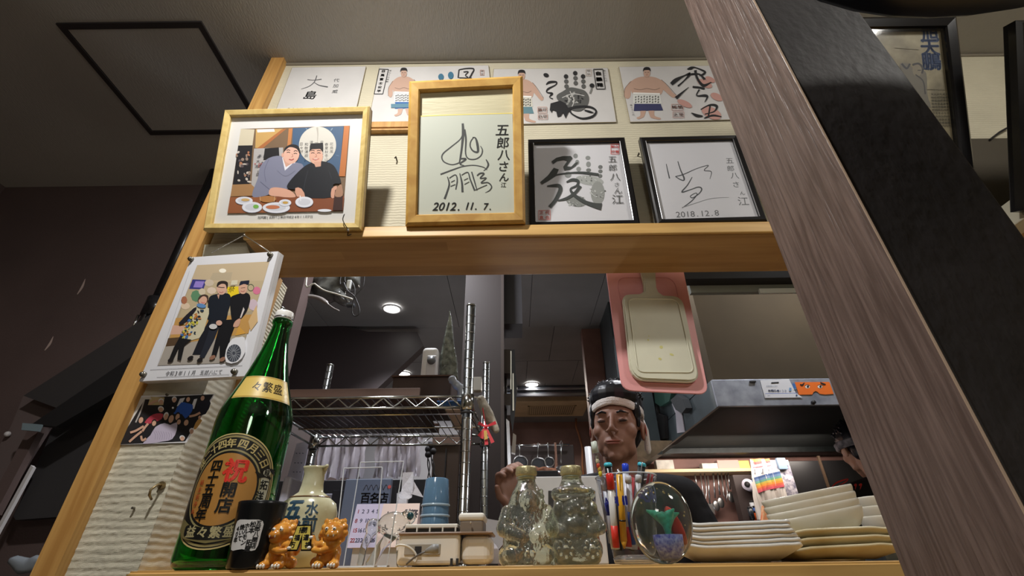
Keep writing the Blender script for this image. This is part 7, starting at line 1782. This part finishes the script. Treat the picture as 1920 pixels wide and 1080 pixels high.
hp(MB().tube([(.072, .05, .040), (.082, .045, .005), (.080, .06, -.05), (.083, .055, -.062)], [.006, .007, .010, .004], 8), 'headband_tail', m_towel)

# second cook, seen from behind
H2 = xf(1612, 842, 2.25, 172, 12, 4)
hc = H2.translation
t = root('person', (hc.x, hc.y, 0), 'second cook seen from behind in a black T-shirt with red lettering', 'person')
mb = MB(); headmesh(mb); mb.tf(H2); nb = H2 @ Vector((0, .045, -.20))
S = lambda x, y, z: Vector((hc.x+x+.05, hc.y-.02+y, hc.z+z+.055))
chain(mb, [nb, S(0, 0, -.25)], [.055, .07], 5)
mb.ball(S(0, 0, -.38), (.18, .11, .17), 16, 12); mb.ball(S(0, 0, -.62), (.16, .11, .22), 16, 12); mb.ball(S(0, 0, -.80), (.165, .12, .12), 16, 12)
for s_ in (-1, 1):
    chain(mb, [S(s_*.05, 0, -.25), S(s_*.19, 0, -.28), S(s_*.25, .05, -.52), S(s_*.20, .28, -.60)], [.06, .055, .04, .027], 7); handmesh(mb, S(s_*.20, .31, -.60), Matrix.Rotation(rad(180), 3, 'Z') @ Matrix.Rotation(rad(90), 3, 'X'), .95, .6)
    chain(mb, [S(s_*.09, 0, -.85), S(s_*.09, 0, -1.2), S(s_*.09, 0, -1.55)], [.085, .058, .04], 7)
organic('body', mb, .006, m_skin2, t, 3)
mb = MB(); mb.ball(S(0, 0, -.38), (.195, .125, .175), 16, 12); mb.ball(S(0, 0, -.62), (.178, .125, .23), 16, 12); mb.ball(S(0, 0, -.78), (.18, .13, .12), 16, 12)
for s_ in (-1, 1): chain(mb, [S(s_*.07, 0, -.245), S(s_*.19, 0, -.28), S(s_*.235, .035, -.45)], [.068, .068, .062], 7)
organic('tshirt', mb, .008, m_tee, t, 4)
mb = MB()
for s_ in (-1, 1): chain(mb, [S(s_*.08, 0, -.84), S(s_*.09, 0, -1.2), S(s_*.09, 0, -1.50)], [.105, .078, .062], 7)
organic('trousers', mb, .012, M('dark_trousers', (34, 34, 40), .9), t, 2)
for s_ in (-1, 1):
    b0 = S(s_*.09, .05, 0); MB().ball((b0.x, b0.y+.03, .045), (.048, .13, .045), 12, 8).build('shoe', M('black_shoe', (24, 24, 24), .5), t, True)
mb = MB(); mb.ball((0, .020, .050), (.084, .098, .086), 18, 14); mb.ball((0, .05, -.02), (.070, .060, .06), 16, 12)
for k in range(120):
    a = random.uniform(0, 2*math.pi); e = random.uniform(.1, 1.45); d = Vector((math.cos(a)*math.cos(e), math.sin(a)*math.cos(e), math.sin(e))); b0 = Vector((d.x*.08, .02+d.y*.094, .05+d.z*.082)); mb.tube([b0, b0+d*.018], [.006, .001], 5)
mb.tf(H2); organic('hair', mb, .004, m_hair, t, 1)
mb = MB(); ring = [Vector((.088*math.cos(2*math.pi*i/32), .014+.102*math.sin(2*math.pi*i/32), .020-.018*math.sin(2*math.pi*i/32))) for i in range(32)]
for i in range(32):
    for k in (-1, 0, 1): mb.tube([ring[i]+Vector((0, 0, .010*k)), ring[(i+1) % 32]+Vector((0, 0, .010*k))], .0085, 8)
chain(mb, [(.02, .118, .0), (.035, .128, -.05), (.03, .118, -.10)], [.014, .018, .012], 6); chain(mb, [(.02, .118, .005), (.06, .13, .03)], [.012, .006], 4)
mb.tf(H2); organic('head_towel', mb, .0042, M('grey_towelling', (176, 172, 176), .95, noi=(30, .4), c2=(60, 60, 66)), t, 2)
sp = Plane(hc.y-.02-.128, 0); p = Paint(sp, (1270, 840, 4.465), h0=.008, dh=.0003); RD = (206, 44, 40)
p.stroke([(1282, 330), (1330, 290), (1415, 262), (1400, 285), (1345, 315)], [4, 14, 8, 10, 3], RD); p.stroke([(1375, 310), (1395, 345), (1440, 305)], [10, 10, 6], RD); p.stroke([(1300, 352), (1340, 338), (1350, 350), (1310, 362)], 8, RD)
p.stroke([(1470, 318), (1485, 308), (1478, 350)], [12, 14, 3], RD); p.stroke([(1510, 316), (1528, 306), (1518, 350)], [12, 14, 3], RD); p.stroke([(1380, 345), (1420, 352), (1440, 345)], 8, RD)
p.build('red_lettering', t)
